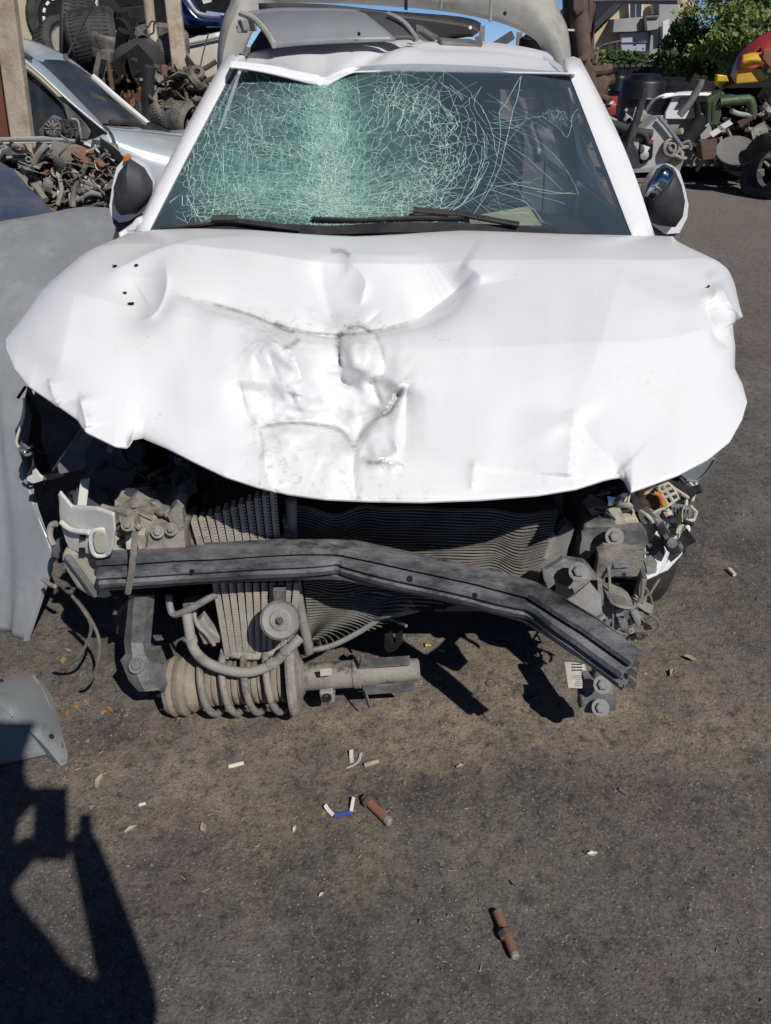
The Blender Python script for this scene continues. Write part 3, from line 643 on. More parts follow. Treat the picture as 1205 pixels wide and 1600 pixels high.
for pts, w in (([(815, 122), (806, 160), (795, 205), (782, 262), (765, 300), (740, 340)], .0017), ([(812, 124), (790, 165), (780, 180), (782, 212), (772, 270), (750, 318)], .0014), ([(800, 290), (850, 298), (900, 300)], .0018),
               ([(700, 338), (745, 312), (790, 292), (830, 288)], .0014), ([(766, 205), (805, 202), (820, 190)], .0013), ([(905, 165), (895, 180), (888, 212), (870, 195), (848, 182), (860, 174), (884, 172)], .0011), ([(848, 182), (800, 192), (770, 196)], .0012),
               ([(770, 215), (810, 240), (850, 270), (880, 296)], .0012), ([(765, 195), (830, 215), (880, 255), (905, 300)], .0010), ([(762, 300), (820, 318), (850, 348)], .0014), ([(758, 292), (830, 304), (885, 318)], .0010), ([(752, 140), (740, 170), (760, 200)], .0013), ([(840, 300), (870, 302), (895, 297)], .0012), ([(290, 300), (312, 340), (330, 352)], .0022), ([(284, 250), (300, 300)], .0016)):
    q = [(a.x+g.gauss(0, .45), a.y+g.gauss(0, .45)) for a in smoothpts([(x, y, 0) for x, y in pts], 3)]; strand(q, w, w*.6)
for i in range(40): straight(766+g.gauss(0, 8), g.uniform(150, 335), g.uniform(-.4, .9), g.uniform(25, 120), w=g.uniform(.0003, .0007))
cr.build('crack', crack_m, ws, kind='stuff')
ch = MB()
def crumb(px, py, r):
    if not inws(px, py): return
    p = W(px, py, .0015+r*.4); a = g.uniform(0, 6.28); t1 = n_ws.orthogonal().normalized(); t2 = n_ws.cross(t1)
    q = [p+(t1*math.cos(a+k*2.1)+t2*math.sin(a+k*2.1))*r*g.uniform(.6, 1.3) for k in range(3)]+[p+n_ws*r*.8]
    ch.add(q, [(0, 1, 2), (0, 1, 3), (1, 2, 3), (2, 0, 3)])
for i in range(4200):
    y = g.uniform(128, 352); x = 510+(y-140)*.13+g.gauss(0, 17+.02*(y-130)); crumb(x, y, g.uniform(.0006, .0019))
for i in range(3200):
    a = g.uniform(0, 6.28); r = g.random()**.5; crumb(515+math.cos(a)*220*r, 245+math.sin(a)*105*r, g.uniform(.0004, .0014))
for i in range(1300): crumb(430+g.gauss(0, 80), 312+g.gauss(0, 20), g.uniform(.0004, .0012))
for i in range(420): crumb(872+g.gauss(0, 13), 182+g.gauss(0, 7), g.uniform(.0006, .0015))
ch.build('glass_crumb', chip_m, ws, kind='stuff')

# ---------------------------------------------------------------- roof, pillars, cowl
def roof_front(s, up=0.):
    x = lerp(358, 899, s); d = max(0, 1-(math.hypot(x-499, 14)-14)/(125 if x < 499 else 44))
    e = .25*max(0, 1-abs(x-499)/130)*(x > 499)
    return P(x, lerp(92, 101, s)+(12 if x > 560 else (0 if x < 500 else (x-500)/5))*(1-up)+up*9.5+3+(23*d**1.5+20*e)*lerp(.75, 1.08, up), y=3.06-.06*(2*s-1)**2-.02*d-.03*up)
rows = []; NR, NCR = 46, 110
for j in range(NR):
    t = j/(NR-1); y = 3.05+2.0*t; row = []
    for i in range(NCR):
        s = i/(NCR-1); f = roof_front(s); w = lerp(1.0, 1.10, min(1, t*2.2)); cx = .04
        x = cx+(f.x-cx)*w; q = 2*s-1
        zc = 1.385+.092*math.sin(min(1, t*2.0)*1.571)-.16*max(0, t-.55)**1.5-.045*abs(q)**3
        b = min(1, t/.22); b = b*b*(3-2*b); z = lerp(f.z, zc, b)
        px, py = 1205*s, t
        d1 = (x-(-.19+.62*t*1.4)); z -= .020*math.exp(-(d1/.035)**2)*math.exp(-t*2.6)*(t > .02)       # crease running back from the dent
        z += .012*math.exp(-((d1-.09)/.06)**2)*math.exp(-t*2.2)
        d2 = (x-(-.26+.1*t)); z -= .016*math.exp(-(d2/.05)**2)*math.exp(-t*5)
        z += -.008*math.exp(-((t-.24-.02*x)/.025)**2)*(1 if x > .05 else 0)*math.exp(-max(0, .15-x)/.05)
        row.append(Vector((x, y+(f.y-3.05)*(1-b), z)))
    rows.append(row)
mb = MB(); band = [[roof_front(i/(NCR-1), u) for i in range(NCR)] for u in (1.0, .55, .12)]; mb.grid(band+rows)
roof = mb.build('roof', M['white'], car, smooth=True, ang=40, solid=.006)
d_, s_, t_ = None, None, None
mb = MB()                                               # header band between roof and glass
for s_, nm in ((0, 'left'), (1, 'right')):
    mb = MB(); rows = []
    for k in range(13):
        t = k/12; py = lerp(92, 368, t)
        if s_ == 0: xi, xo = wx0(py)+3, lerp(350, 207, t)-4*math.sin(t*3.14)
        else: xi, xo = wx1(py)-3, lerp(907, 1023, t)+10*math.sin(t*3.14)
        pi = W(xi, py, .004); d = 1 if s_ else -1
        po = P(xo, py, y=pi.y+.05); rows.append([pi+Vector((0, .02, -.02)), pi, pi.lerp(po, .15)+n_ws*.006, pi.lerp(po, .55)+n_ws*.010, po, po+Vector((d*.004, .05, -.012)), po+Vector((-d*.03, .10, -.03))])
    mb.grid(rows); mb.build('windscreen_pillar', M['white'], car, smooth=True, ang=50, solid=.004)
mb = MB(); mb.grid([[P(lerp(215, 1010, i/30), lerp(361, 372, i/30)-1, z=.988)+Vector((0, dy, dz)) for i in range(31)] for dy, dz in ((-.02, -.02), (.0, -.004), (.05, -.01))])
mb.build('cowl_panel', M['black_plastic'], car, smooth=True)

def wiper(pts_arm, pts_blade, cap):
    w = bpy.data.objects.new('wiper', None); C.objects.link(w); w.parent = car; BASE[w.name] = BASE[car.name]
    a = [W(x, y, .018) for x, y in pts_arm]; mb = MB()
    for i in range(len(a)-1): mb.bar(a[i], a[i+1], .018, .010, n_ws)
    mb.build('wiper_arm', M['black_plastic'], w, bevel=.003)
    b = [W(x, y, .012) for x, y in pts_blade]; mb = MB(); mb.tube(b, .006, 6)
    for i in range(len(b)-1): mb.bar(b[i]-n_ws*.006, b[i+1]-n_ws*.006, .004, .012, n_ws)
    mb.bar(W(*cap[0], .020), W(*cap[1], .020), .022, .014, n_ws); mb.build('wiper_blade', M['rubber'], w)
wiper([(810, 361), (745, 352), (712, 346), (645, 348)], [(488, 346), (560, 350), (640, 352), (725, 350)], ((646, 345), (700, 348)))
wiper([(470, 368), (400, 358), (365, 351), (335, 349)], [(250, 352), (300, 351), (340, 350), (425, 356)], ((333, 348), (372, 350)))

# ---------------------------------------------------------------- cabin
mb = MB(); rows = []
for j in range(8):
    t = j/7; rows.append([Vector((lerp(-.70, .70, i/20), 2.42+.42*t, .90+.07*math.sin(t*2.6)-.10*max(0, t-.75)+.05*math.exp(-((lerp(-.7, .7, i/20)-.38)/.17)**2)*t)) for i in range(21)])
mb.grid(rows); mb.build('dashboard', M['black_plastic'], car, smooth=True)
mb = MB(); mb.lathe((.37, 2.92, .86), (0, .8, .45), [(-.012, .175), (0, .187), (.012, .175), (0, .163)], 28, close=True); mb.bar((.20, 2.92, .86), (.54, 2.92, .86), .04, .02); mb.tube([(.37, 2.92, .86), (.37, 2.75, .76)], .03)
mb.build('steering_wheel', M['black_plastic'], car, smooth=True)
for x in (-.37, .37):
    st = bpy.data.objects.new('seat', None); C.objects.link(st); st.parent = car; BASE[st.name] = BASE[car.name]
    mb = MB(); mb.box((x, 3.35, .48), (.5, .5, .18)); mb.build('seat_cushion', M['seat'], st, bevel=.05)
    mb = MB(); mb.box((x, 3.68, .85), (.48, .14, .62), Matrix.Rotation(R(-16), 3, 'X')); mb.build('backrest', M['seat'], st, bevel=.05)
    mb = MB(); mb.box((x, 3.80, 1.22), (.26, .09, .17), Matrix.Rotation(R(-10), 3, 'X')); mb.build('headrest', M['seat'], st, bevel=.03)
mb = MB(); mb.box((0, 3.75, .34), (1.5, 2.4, .06)); mb.build('cabin_floor', M['dark'], car)
mb = MB(); mb.box((0, 4.55, .74), (1.35, .16, .75)); mb.build('rear_bench', M['seat'], car, bevel=.05)
mb = MB(); mb.grid([[Vector((lerp(-.53, .60, i/8), y, z)) for i in range(9)] for y, z in ((3.12, 1.325), (3.6, 1.385), (4.3, 1.39), (4.9, 1.30))]); mb.build('headliner', M['seat'], car, smooth=True)

# ---------------------------------------------------------------- body sides, rear
def side_x(y, z):                                        # half-width of the body
    return .835-.05*max(0, (2.1-y))-.05*max(0, y-5.0)**1.2-.10*max(0, .45-z)-.05*max(0, z-.72)
def panel(name, s, y0, y1, z0, z1, arch=None, m='white', cut=None):
    ny, nz_ = max(6, int((y1-y0)/.05)), 14; mb = MB(); rows = []
    for j in range(nz_):
        row = []
        for i in range(ny):
            y = lerp(y0, y1, i/(ny-1)); zz0 = z0(y) if callable(z0) else z0; zz1 = z1(y) if callable(z1) else z1
            z = lerp(zz0, zz1, j/(nz_-1)); row.append(Vector((s*side_x(y, z), y, z)))
        rows.append(row)
    mb.grid(rows); return mb.build(name, M[m], car, smooth=True, solid=.012)
def arch(cy, r=.36, zb=.20):
    return lambda y: max(zb, .31+math.sqrt(max(0, r*r-(y-cy)**2))) if abs(y-cy) < r else zb
FWY, RWY = 1.98, 4.58
for s in (-1, 1):
    fz = arch(FWY)
    panel('front_wing', s, (1.98 if s < 0 else 1.96), 2.46, fz, lambda y: .80+.16*min(1, max(0, (y-1.5)/.95)))
    panel('front_door', s, 2.468, 3.50, .20, .97); panel('rear_door', s, 3.508, 4.24, .20, .98)
    panel('rear_wing', s, 4.248, 5.42, arch(RWY), .98)
    for y0, y1, nm in ((2.62, 3.46, 'door_window'), (3.56, 4.26, 'rear_door_window')):
        mb = MB(); f = lambda y, t: Vector((s*lerp(.80, .60, t)+.02*t, y, lerp(.975, min(1.36, .975+(y-2.42)*.62), t)))
        mb.grid([[f(lerp(y0, y1, i/8), t) for i in range(9)] for t in (0, .5, 1)]); mb.build(nm, M['glass_far'], car, smooth=True)
    for y0, nm in ((3.48, 'door_pillar'), (4.42, 'rear_pillar')):
        mb = MB(); mb.bar((s*.79, y0, .96), (s*.59+.02, y0+(.02 if y0 < 4 else .35), 1.37), .03, .09 if y0 < 4 else .18, (0, 1, 0)); mb.build(nm, M['white'], car, bevel=.01)
    mb = MB(); mb.tube(smoothpts([(s*.62+.03, 3.1, 1.35), (s*.615+.03, 3.7, 1.405), (s*.60+.03, 4.5, 1.39), (s*.58+.03, 5.0, 1.30)], 5), .02, 8); mb.build('roof_rail', M['white'], car, smooth=True)
mb = MB(); mb.grid([[Vector((x, 5.0+.5*t, 1.30-.33*t)) for x in (-.56, -.2, .2, .62)] for t in (0, .5, 1)]); mb.build('rear_window', M['glass_far'], car, smooth=True)
mb = MB(); mb.grid([[Vector((lerp(-.74, .74, i/8), y, z)) for i in range(9)] for y, z in ((5.40, .98), (5.50, .97), (5.56, .75), (5.58, .45), (5.5, .25))]); mb.build('tailgate', M['white'], car, smooth=True)
def wheel(cx, cy, cz, s, parent):
    w = bpy.data.objects.new('wheel', None); C.objects.link(w); w.parent = parent; BASE[w.name] = BASE[parent.name]
    mb = MB(); mb.lathe((cx, cy, cz), (s, 0, 0), [(-.09, .20), (-.10, .27), (-.085, .30), (-.03, .31), (.03, .31), (.085, .30), (.10, .27), (.09, .20)], 40, close=True); mb.build('tyre', M['rubber'], w, smooth=True)
    mb = MB(); mb.lathe((cx, cy, cz), (s, 0, 0), [(-.08, .20), (-.02, .18), (.03, .10), (.06, .07), (.07, 0)], 28); mb.build('rim', M['steel_dusty'], w, smooth=True)
for s in (-1, 1):
    wheel(s*.74, RWY, .31, s, car); wheel(.69 if s > 0 else -.72, FWY-.02 if s > 0 else 2.06, .31, s, car)
# wing mirrors
def mirror(name_label, outline, face, stalk, yy, glassy):
    w = bpy.data.objects.new('wing_mirror', None); C.objects.link(w); w.parent = car; BASE[w.name] = BASE[car.name]; w['label'] = name_label
    o = [P(a, b, y=yy) for a, b in outline]; c = sum(o, Vector())/len(o)
    rim = [p+Vector((0, .0, 0)) for p in o]; back = [c+(p-c)*.72+Vector((0, -.075, 0)) for p in o]
    back2 = [c+(p-c)*.35+Vector((0, -.105, 0)) for p in o]
    def shell(faces, m, nm, cc):
        mb = MB(); mb.grid([r+[r[0]] for r in faces]); mb.v.append(cc); 
        k = len(mb.v)-1; n = len(faces[0])+1; b0 = (len(faces)-1)*n
        for i in range(n-1): mb.f.append((b0+i, b0+i+1, k)); mb.m.append(0)
        return mb.build(nm, M[m], w, smooth=True, ang=60)
    i_ = [P(a, b, y=yy-.012) for a, b in face]; ci = sum(i_, Vector())/len(i_)
    shell([[p+Vector((0, .09, 0)) for p in [c+(p-c)*.8 for p in o]], [p+Vector((0, .05, 0)) for p in o], rim], 'white', 'mirror_shell', c)
    shell([i_, [ci+(p-ci)*.93+Vector((0, -.03, .0)) for p in i_], [ci+(p-ci)*.62+Vector((0, -.052, 0)) for p in i_]], 'mirror_black', 'mirror_housing', ci+Vector((0, -.06, 0)))
    mb = MB(); mb.plate([P(a, b, y=yy+.03) for a, b in stalk], (0, .08, 0)); mb.build('mirror_foot', M['mirror_black'], w, bevel=.008)
    if glassy:
        mb = MB(); mb.grid([[P(*q, y=yy-.075) for q in r] for r in glassy]); mb.build('mirror_glass', M['chrome'], w, smooth=True, solid=.004)
    return w
mirror('left wing mirror folded forward, black back with a broken white rim', [(196, 246), (182, 262), (176, 288), (171, 322), (174, 338), (186, 348), (200, 346), (226, 330), (238, 305), (239, 285), (226, 262), (210, 248)],
       [(204, 248), (188, 266), (180, 290), (180, 314), (186, 330), (192, 336), (214, 334), (230, 318), (239, 298), (239, 284), (226, 262)], [(172, 328), (186, 346), (200, 344), (222, 336), (226, 352), (186, 366), (176, 350)], 2.62, None)
mb = MB(); mb.plate([P(a, b, y=2.60) for a, b in ((192, 244), (198, 241), (204, 245), (202, 252), (194, 254))], (0, .02, 0)); mb.build('amber_repeater', M['orange'], car, bevel=.003)
mirror('right wing mirror folded forward with its glass catching the sky', [(1050, 258), (1062, 268), (1070, 292), (1076, 320), (1074, 340), (1062, 364), (1040, 366), (1020, 352), (1008, 336), (1003, 318), (1010, 290), (1030, 262)],
       [(1038, 256), (1052, 262), (1062, 285), (1068, 312), (1064, 338), (1052, 355), (1028, 352), (1010, 345), (1005, 322), (1012, 290), (1026, 264)], [(1018, 350), (1056, 354), (1060, 368), (1040, 372), (1020, 366)], 2.62,
       [[(1034, 263), (1044, 262), (1052, 268), (1054, 276)], [(1022, 282), (1034, 282), (1043, 288), (1045, 293)], [(1008, 306), (1014, 308), (1020, 312), (1024, 314)]])
mb = MB(); mb.plate([P(a, b, y=2.50) for a, b in ((1008, 360), (1018, 352), (1020, 368), (1004, 372))], (0, .04, 0)); mb.build('mirror_corner_trim', M['black_plastic'], car)
mb = MB(); mb.plate([P(a, b, y=2.48) for a, b in ((212, 342), (218, 340), (222, 356), (206, 362), (196, 362))], (0, .04, 0)); mb.build('mirror_corner_trim', M['white'], car, bevel=.004)
# ================================================================== torn-open front end (all parts of the wrecked car)
def slab(pts, y, th, name, m, parent=car, lean=0., bevel=.004, rumple=0., **k):
    """plate whose outline is placed at depth y, leaning back with height"""
    q = []; zr = P(sum(a for a, b in pts)/len(pts), sum(b for a, b in pts)/len(pts), y=y).z
    for a, b in pts:
        d = Vector(ray(a, b)); t = (y+lean*(CAM.z-zr))/(d.y-lean*d.z) if lean else y/d.y
        q.append(CAM+d*t)
    mb = MB(); mb.plate(q, (0, th, 0)); 
    return mb.build(name, M[m], parent, bevel=0 if rumple else bevel, crumple=(rumple*1.5, 22) if rumple else None, smooth=bool(rumple), ang=24, **k)
def bolt(parent, p, d, r=.011, m='steel_dusty'):
    mb = MB(); mb.lathe(p, d, [(0, r*1.45), (.003, r*1.45), (.003, r)], 14); a = Vector(d).normalized(); mb.lathe(p, d, [(.003, r*.85), (.010, r*.85), (.011, r*.6)], 6); return mb.build('bolt', M[m], parent)
def hosepx(pts, r, name, m, parent=car, n=8, k=5, **kw):
    mb = MB(); mb.tube(smoothpts([P(a, b, y=c) for a, b, c in pts], k), r, n); return mb.build(name, M[m], parent, smooth=True, **kw)

# engine bay behind, coloured near-black for its darkness: inner wings, firewall, engine mass, tray
mb = MB(); mb.box((0, 2.34, .58), (1.50, .04, .72)); mb.build('firewall', M['dark'], car)
mb = MB(); mb.box((.02, 2.02, .48), (.78, .46, .46)); mb.box((-.1, 1.95, .68), (.5, .34, .10)); mb.rumple(.02, 8); mb.build('engine_block', M['dark'], car, bevel=.02)
for s in (-1, 1):
    mb = MB(); mb.grid([[Vector((s*lerp(.60, .64, t), y, lerp(.30 if 1.75 < y < 2.25 else .2, .83, t))) for y in (1.62, 1.75, 1.9, 2.1, 2.25, 2.36)] for t in (0, .5, 1)]); mb.build('inner_wing', M['dark'], car, smooth=True, solid=.01)
    mb = MB(); mb.bar((s*.50, 1.50, .46), (s*.50, 2.36, .42), .08, .12); mb.build('chassis_rail', M['steel_dusty'] if s > 0 else M['dark'], car, bevel=.008)
    mb = MB(); rows = []
    for i in range(11):
        a = math.pi*(.0+.80*i/10); rows.append([Vector((s*x, FWY+math.cos(a)*.37, .33+math.sin(a)*.37)) for x in (.60, .68, .74)])
    mb.grid(rows); mb.build('wheel_arch_liner', M['dark'], car, smooth=True, solid=.006)
mb = MB(); mb.box((0, 1.98, .205), (1.2, .8, .02)); mb.build('under_tray', M['dark'], car)

# upper cross member and its post
slab([(248, 692), (262, 700), (262, 745), (270, 750), (272, 800), (290, 800), (290, 748), (335, 752), (360, 752), (360, 738), (330, 720), (290, 700)], 1.66, .03, 'slam_panel_post', 'navy_plastic')
slab([(282, 752), (420, 752), (450, 770), (450, 800), (420, 772), (290, 800)], 1.70, .03, 'air_duct', 'black_plastic')
for x in (340, 349, 358): hosepx([(x-5, 742, 1.64), (x+5, 782, 1.62)], .0035, 'duct_rib', 'navy_plastic', k=1)
slab([(455, 770), (880, 768), (882, 806), (700, 792), (590, 786), (455, 784)], 1.60, .05, 'radiator_top_tank', 'navy_plastic')
mb = MB()
for i in range(28):
    a = P(595+i*10.2, 786+i*.75, y=1.59); mb.box(a, (.009, .012, .010))
mb.build('crimp_teeth', M['grey_plastic'], car, kind='stuff')

# radiator behind, condenser tubes in front
mb = MB(); mb.grid([[P(x, y, y=1.54) for x in (462, 560, 680, 780, 868)] for y in (785, 850, 905, 955)]); mb.build('radiator_core', M['dark'], car, solid=.03)
mb = MB(); nt_ = 50
for i in range(nt_):
    t = i/(nt_-1)
    lx, ly = lerp(461, 485, t), lerp(790, 1010, t)
    if t < .52: rx, ry = lerp(872, 838, t/.52), lerp(800, 908, t/.52)
    elif t < .70: rx, ry = lerp(838, 640, (t-.52)/.18), lerp(908, 952, (t-.52)/.18)
    else: rx, ry = lerp(640, 500, (t-.70)/.30), lerp(952, 1008, (t-.70)/.30)
    pts = []; nseg = 34
    for k in range(nseg+1):
        s = k/nseg; x = lerp(lx, rx, s); y = lerp(ly, ry, s)
        if t < .6:
            y += 10*math.exp(-((x-520)/26)**2)*(1-t)-7*math.exp(-((x-570)/22)**2)*(1-t)+6*math.exp(-((x-545)/50)**2)
            y += 20*math.exp(-((x-812)/30)**2)*(.15+t)*(1.2-t)*1.6-14*math.exp(-((x-775)/22)**2)*t
            y += math.sin(x/18+i)*.8
        else:
            y -= 8*math.sin(s*3.14)*(t-.5)*3; y += 8*math.exp(-((x-590)/26)**2)
        pts.append(P(x, y, y=1.475-.02*math.sin(s*6+i*.1)*(t > .5)))
    for k in range(nseg):
        mb.bar(pts[k], pts[k+1], .012, .0021)
mb.build('condenser_tube', M['condenser'], car, kind='stuff')
mb = MB(); rr = random.Random(3)                        # fine fins between the tubes where sun reaches
for i in range(13):
    x0 = 572+rr.uniform(0, 40); y0 = 928+i*3; 
    mb.tube(smoothpts([P(x0, y0-2, y=1.50), P(600+rr.uniform(-4, 4), y0+rr.uniform(-3, 5), y=1.48), P(645+rr.uniform(-14, 10), 936+i*1.7+rr.uniform(-3, 3), y=1.46)], 3), .0024, 5)
mb.build('crushed_tube', M['fin'], car, kind='stuff')
hosepx([(455, 780, 1.47), (458, 860, 1.46), (467, 940, 1.46), (484, 1018, 1.46)], .0125, 'header_tube', 'hose', n=10)
hosepx([(486, 1016, 1.46), (520, 1008, 1.46), (565, 985, 1.46), (604, 958, 1.46)], .007, 'condenser_rail', 'hose', n=6)
slab([(846, 878), (872, 832), (884, 818), (896, 826), (876, 905), (852, 925)], 1.50, .03, 'side_seal', 'grey_plastic', lean=.2, rumple=.003)
slab([(846, 872), (856, 878), (870, 838), (862, 830)], 1.488, .01, 'foam_seal', 'hose', lean=.2)
hosepx([(635, 978, 1.42), (622, 972, 1.45), (605, 965, 1.47)], .004, 'torn_bracket', 'steel_dusty')
hosepx([(560, 968, 1.50), (598, 965, 1.44), (640, 952, 1.42)], .004, 'torn_bracket', 'steel_dusty')

# intercooler: upright tubes, upper and lower field
def core(l0, r0, l1, r1, n, y, nm):
    for i in range(n):
        s = (i+.5)/n; a = P(lerp(l0[0], r0[0], s), lerp(l0[1], r0[1], s), y=y); b = P(lerp(l1[0], r1[0], s), lerp(l1[1], r1[1], s), y=y)
        mb = MB(); mb.bar(a, b, .0085, .03, (0, 1, 0)); d = (b-a)
        for k in range(int(d.length/.008)):              # folded fins as little teeth on the edge of each tube
            p = a+d*((k+.5)*.008/d.length); mb.box(p+Vector((.006, -.010, 0)), (.006, .008, .0042), R(20))
        mb.build('cooler_tube', M['fin'], car)
    mb = MB(); mb.plate([P(*q, y=y+.03) for q in (l0, r0, r1, l1)], (0, .02, 0)); mb.build(nm, M['dark'], car)
core((297, 812), (432, 762), (312, 862), (440, 858), 11, 1.445, 'cooler_core')
core((330, 905), (470, 905), (352, 1024), (456, 1012), 11, 1.445, 'cooler_core')
slab([(343, 1022), (352, 1014), (395, 1008), (398, 1020), (388, 1030), (350, 1032)], 1.49, .05, 'cooler_end_tank', 'fin', bevel=.006)
slab([(384, 992), (470, 985), (462, 1010), (430, 1018), (392, 1012)], 1.47, .05, 'cooler_end_tank', 'navy_plastic', bevel=.006)

# ---------------------------------------------------------------- bent bumper beam: ribbed hat section
bpath = [Vector((-.625, 1.375, .478)), Vector((-.40, 1.382, .490)), Vector((-.20, 1.388, .498)), Vector((-.114, 1.385, .502)), Vector((-.090, 1.383, .501)), Vector((.06, 1.345, .488)), Vector((.20, 1.31, .476)), Vector((.30, 1.27, .470)), Vector((.335, 1.235, .468)), Vector((.40, 1.165, .464)), Vector((.466, 1.080, .457))]
def beam_section(k, nrm):
    crush = .012*math.exp(-((k-3.5)/.8)**2)+.010*math.exp(-((k-7.6)/.7)**2)
    prof = [(.0, -.052), (.018, -.050), (.020, -.039), (-.004, -.036), (-.004, -.030), (.036, -.026), (.041, -.010), (.032, -.005), (.032, .003), (.041, .008), (.038, .022), (-.004, .026), (-.004, .032), (.020, .035), (.018, .047), (.0, .051), (-.030, .052)]
    outer = [(d*.9-crush*(abs(h) < .035)*1.2, h*.80) for d, h in prof]
    inner = [(d-.0055, h*.90) for d, h in outer[::-1]]; inner[0] = (-.022, .036); inner[-1] = (-.022, -.036); outer[-1] = (-.022, .0405); outer = [(-.022, -.0415)]+outer
    return outer+inner
mb = MB(); rows = []; fine = []
for i in range(len(bpath)-1):
    for j in range(6): fine.append((i+j/6, bpath[i].lerp(bpath[i+1], j/6)))
fine.append((len(bpath)-1, bpath[-1]))
for q, (k, p) in enumerate(fine):
    t = (fine[min(q+1, len(fine)-1)][1]-fine[max(q-1, 0)][1]).normalized(); nrm = Vector((t.y, -t.x, 0)).normalized(); up = nrm.cross(t)*-1
    if up.z < 0: up = -up
    rows.append([p+nrm*d+up*h for d, h in beam_section(k, nrm)])
nS = len(rows[0]); vs = [v for r in rows for v in r]; nr = len(rows)
mb.add(vs, [(i*nS+j, i*nS+(j+1) % nS, (i+1)*nS+(j+1) % nS, (i+1)*nS+j) for i in range(nr-1) for j in range(nS)])
nO = 18
for e in (0, nr-1):
    for j in range(nO-1): mb.f.append((e*nS+j, e*nS+j+1, e*nS+nS-2-j, e*nS+nS-1-j)); mb.m.append(0)
mb.v = [v+Vector(mnoise.noise_vector(v*9))*.0022 for v in mb.v]
beam = mb.build('bumper_beam', M['beam'], car, smooth=True, ang=28, label='dusty black bumper beam bent downward towards its right end')
mb = MB(); mb.grid([[r[0]+Vector((0, .004, 0)), r[17]+Vector((0, .004, 0))] for r in rows[6:-3]]); mb.build('beam_back_plate', M['beam'], car, solid=.003)
mb = MB(); e = fine[-1][1]                               # torn tongues at the open end
for dz, a, w in ((-.024, .3, .012), (.004, -.4, .010), (.028, .2, .008)):
    mb.plate([e+Vector((-.012, .010, dz-w)), e+Vector((.007, -.016, dz-w*.6)), e+Vector((.010, -.012, dz+w*.5)), e+Vector((-.008, .012, dz+w))], (.0012, .0012, .002))
mb.rumple(.004, 50); mb.build('torn_tongue', M['bracket_dusty'], car)
def beam_hit(a, b):
    from mathutils.bvhtree import BVHTree
    me = beam.data; t = BVHTree.FromPolygons([v.co+BASE[beam.name] for v in me.vertices], [tuple(p.vertices) for p in me.polygons])
    l, n, i, d = t.ray_cast(CAM, Vector(ray(a, b)).normalized()); return None if l is None else (l, n if n.y < 0 else -n)
# holes through the beam
for a, b, r in ((197, 903, .009), (300, 893, .006), (640, 905, .007), (742, 930, .006)):
    h_ = beam_hit(a, b)
    if h_ is not None: mb = MB(); mb.lathe(h_[0], h_[1], [(-.003, r), (.0004, r), (.0005, r*.7)], 12); mb.build('beam_hole', M['dark'], car)

# ---------------------------------------------------------------- left side: mounting, duct, tank, leg
slab([(196, 668), (228, 706), (190, 800), (172, 820), (118, 812), (112, 775), (140, 735), (130, 712), (160, 660)], 1.60, .02, 'wheel_liner_flap', 'navy_plastic', lean=.6)
slab([(128, 665), (165, 690), (128, 735), (92, 742), (88, 728)], 1.63, .02, 'wheel_liner_flap', 'grey_plastic', lean=.7)
slab([(126, 750), (140, 748), (135, 790), (121, 790)], 1.545, .004, 'white_sticker_strip', 'white_metal', bevel=.0, lean=.6)
slab([(168, 697), (177, 698), (175, 708), (166, 706)], 1.58, .004, 'white_sticker_strip', 'liner', bevel=.0, lean=.6)
# torn liner with a white broken edge
mb = MB(); edge = [(38, 625), (34, 650), (25, 690), (31, 704), (52, 706), (50, 728), (42, 742), (50, 752), (75, 745), (105, 738)]
inn = [(44, 600), (62, 650), (62, 690), (66, 700), (72, 712), (72, 725), (76, 736), (82, 738), (95, 735), (112, 730)]
mb.grid([[P(a, b, y=1.78+.03*math.sin(i)) for i, (a, b) in enumerate(edge)], [P((a+c)/2, (b+d)/2, y=1.80) for (a, b), (c, d) in zip(edge, inn)], [P(a, b, y=1.90) for a, b in inn]]); mb.build('torn_wing_edge', M['navy_plastic'], car, solid=.004)
hosepx([(38, 622, 1.775), (37, 650, 1.77), (26, 688, 1.77), (32, 702, 1.77)], .0035, 'torn_white_edge', 'white_metal', k=4)
slab([(50, 726), (54, 732), (64, 744), (78, 744), (72, 750), (52, 756), (42, 752), (41, 747), (50, 742)], 1.765, .008, 'torn_white_edge', 'white_metal', bevel=.002)
slab([(70, 742), (95, 738), (104, 742), (82, 750), (66, 750)], 1.76, .006, 'torn_white_edge', 'liner', bevel=.002)
for (a, b) in ((30, 700), (38, 695), (36, 706)): hosepx([(a, b, 1.75), (a+6, b+5, 1.74), (a+14, b+2, 1.75)], .004, 'torn_scrap', 'silver_trim', k=3)
# white headlamp bracket with oval hole
mb = MB(); out = [(92, 768), (112, 792), (150, 794), (178, 804), (180, 830), (176, 858), (172, 868), (160, 874), (150, 868), (122, 864), (108, 858), (102, 846), (98, 832), (94, 820), (92, 800)]
mb.plate([P(a, b, y=1.44-.0012*(a-92)) for a, b in out], (0, .012, .0)); wb = mb.build('headlamp_bracket', M['white_metal'], car, bevel=.004, label='white pressed steel bracket with an oval hole')
mb = MB(); mb.grid([[P(a, b, y=1.45-c) for a, b in ((91, 772), (94, 792), (96, 818))]+[P(a, b, y=1.42-c) for a, b in ((104, 826),)] for c in (0,)]+[[P(a, b, y=1.42) for a, b in ((112, 792), (114, 806), (118, 826), (122, 836))]]); mb.build('bracket_flange', M['white_metal'], car, solid=.006)
for a, b in ((124, 836),): slab([(a, b), (a+10, b), (a+10, b+8), (a, b+8)], 1.387, .004, 'square_hole', 'dark', bevel=0)
slab([(123, 857), (133, 857), (133, 865), (123, 865)], 1.387, .004, 'square_hole', 'dark', bevel=0)
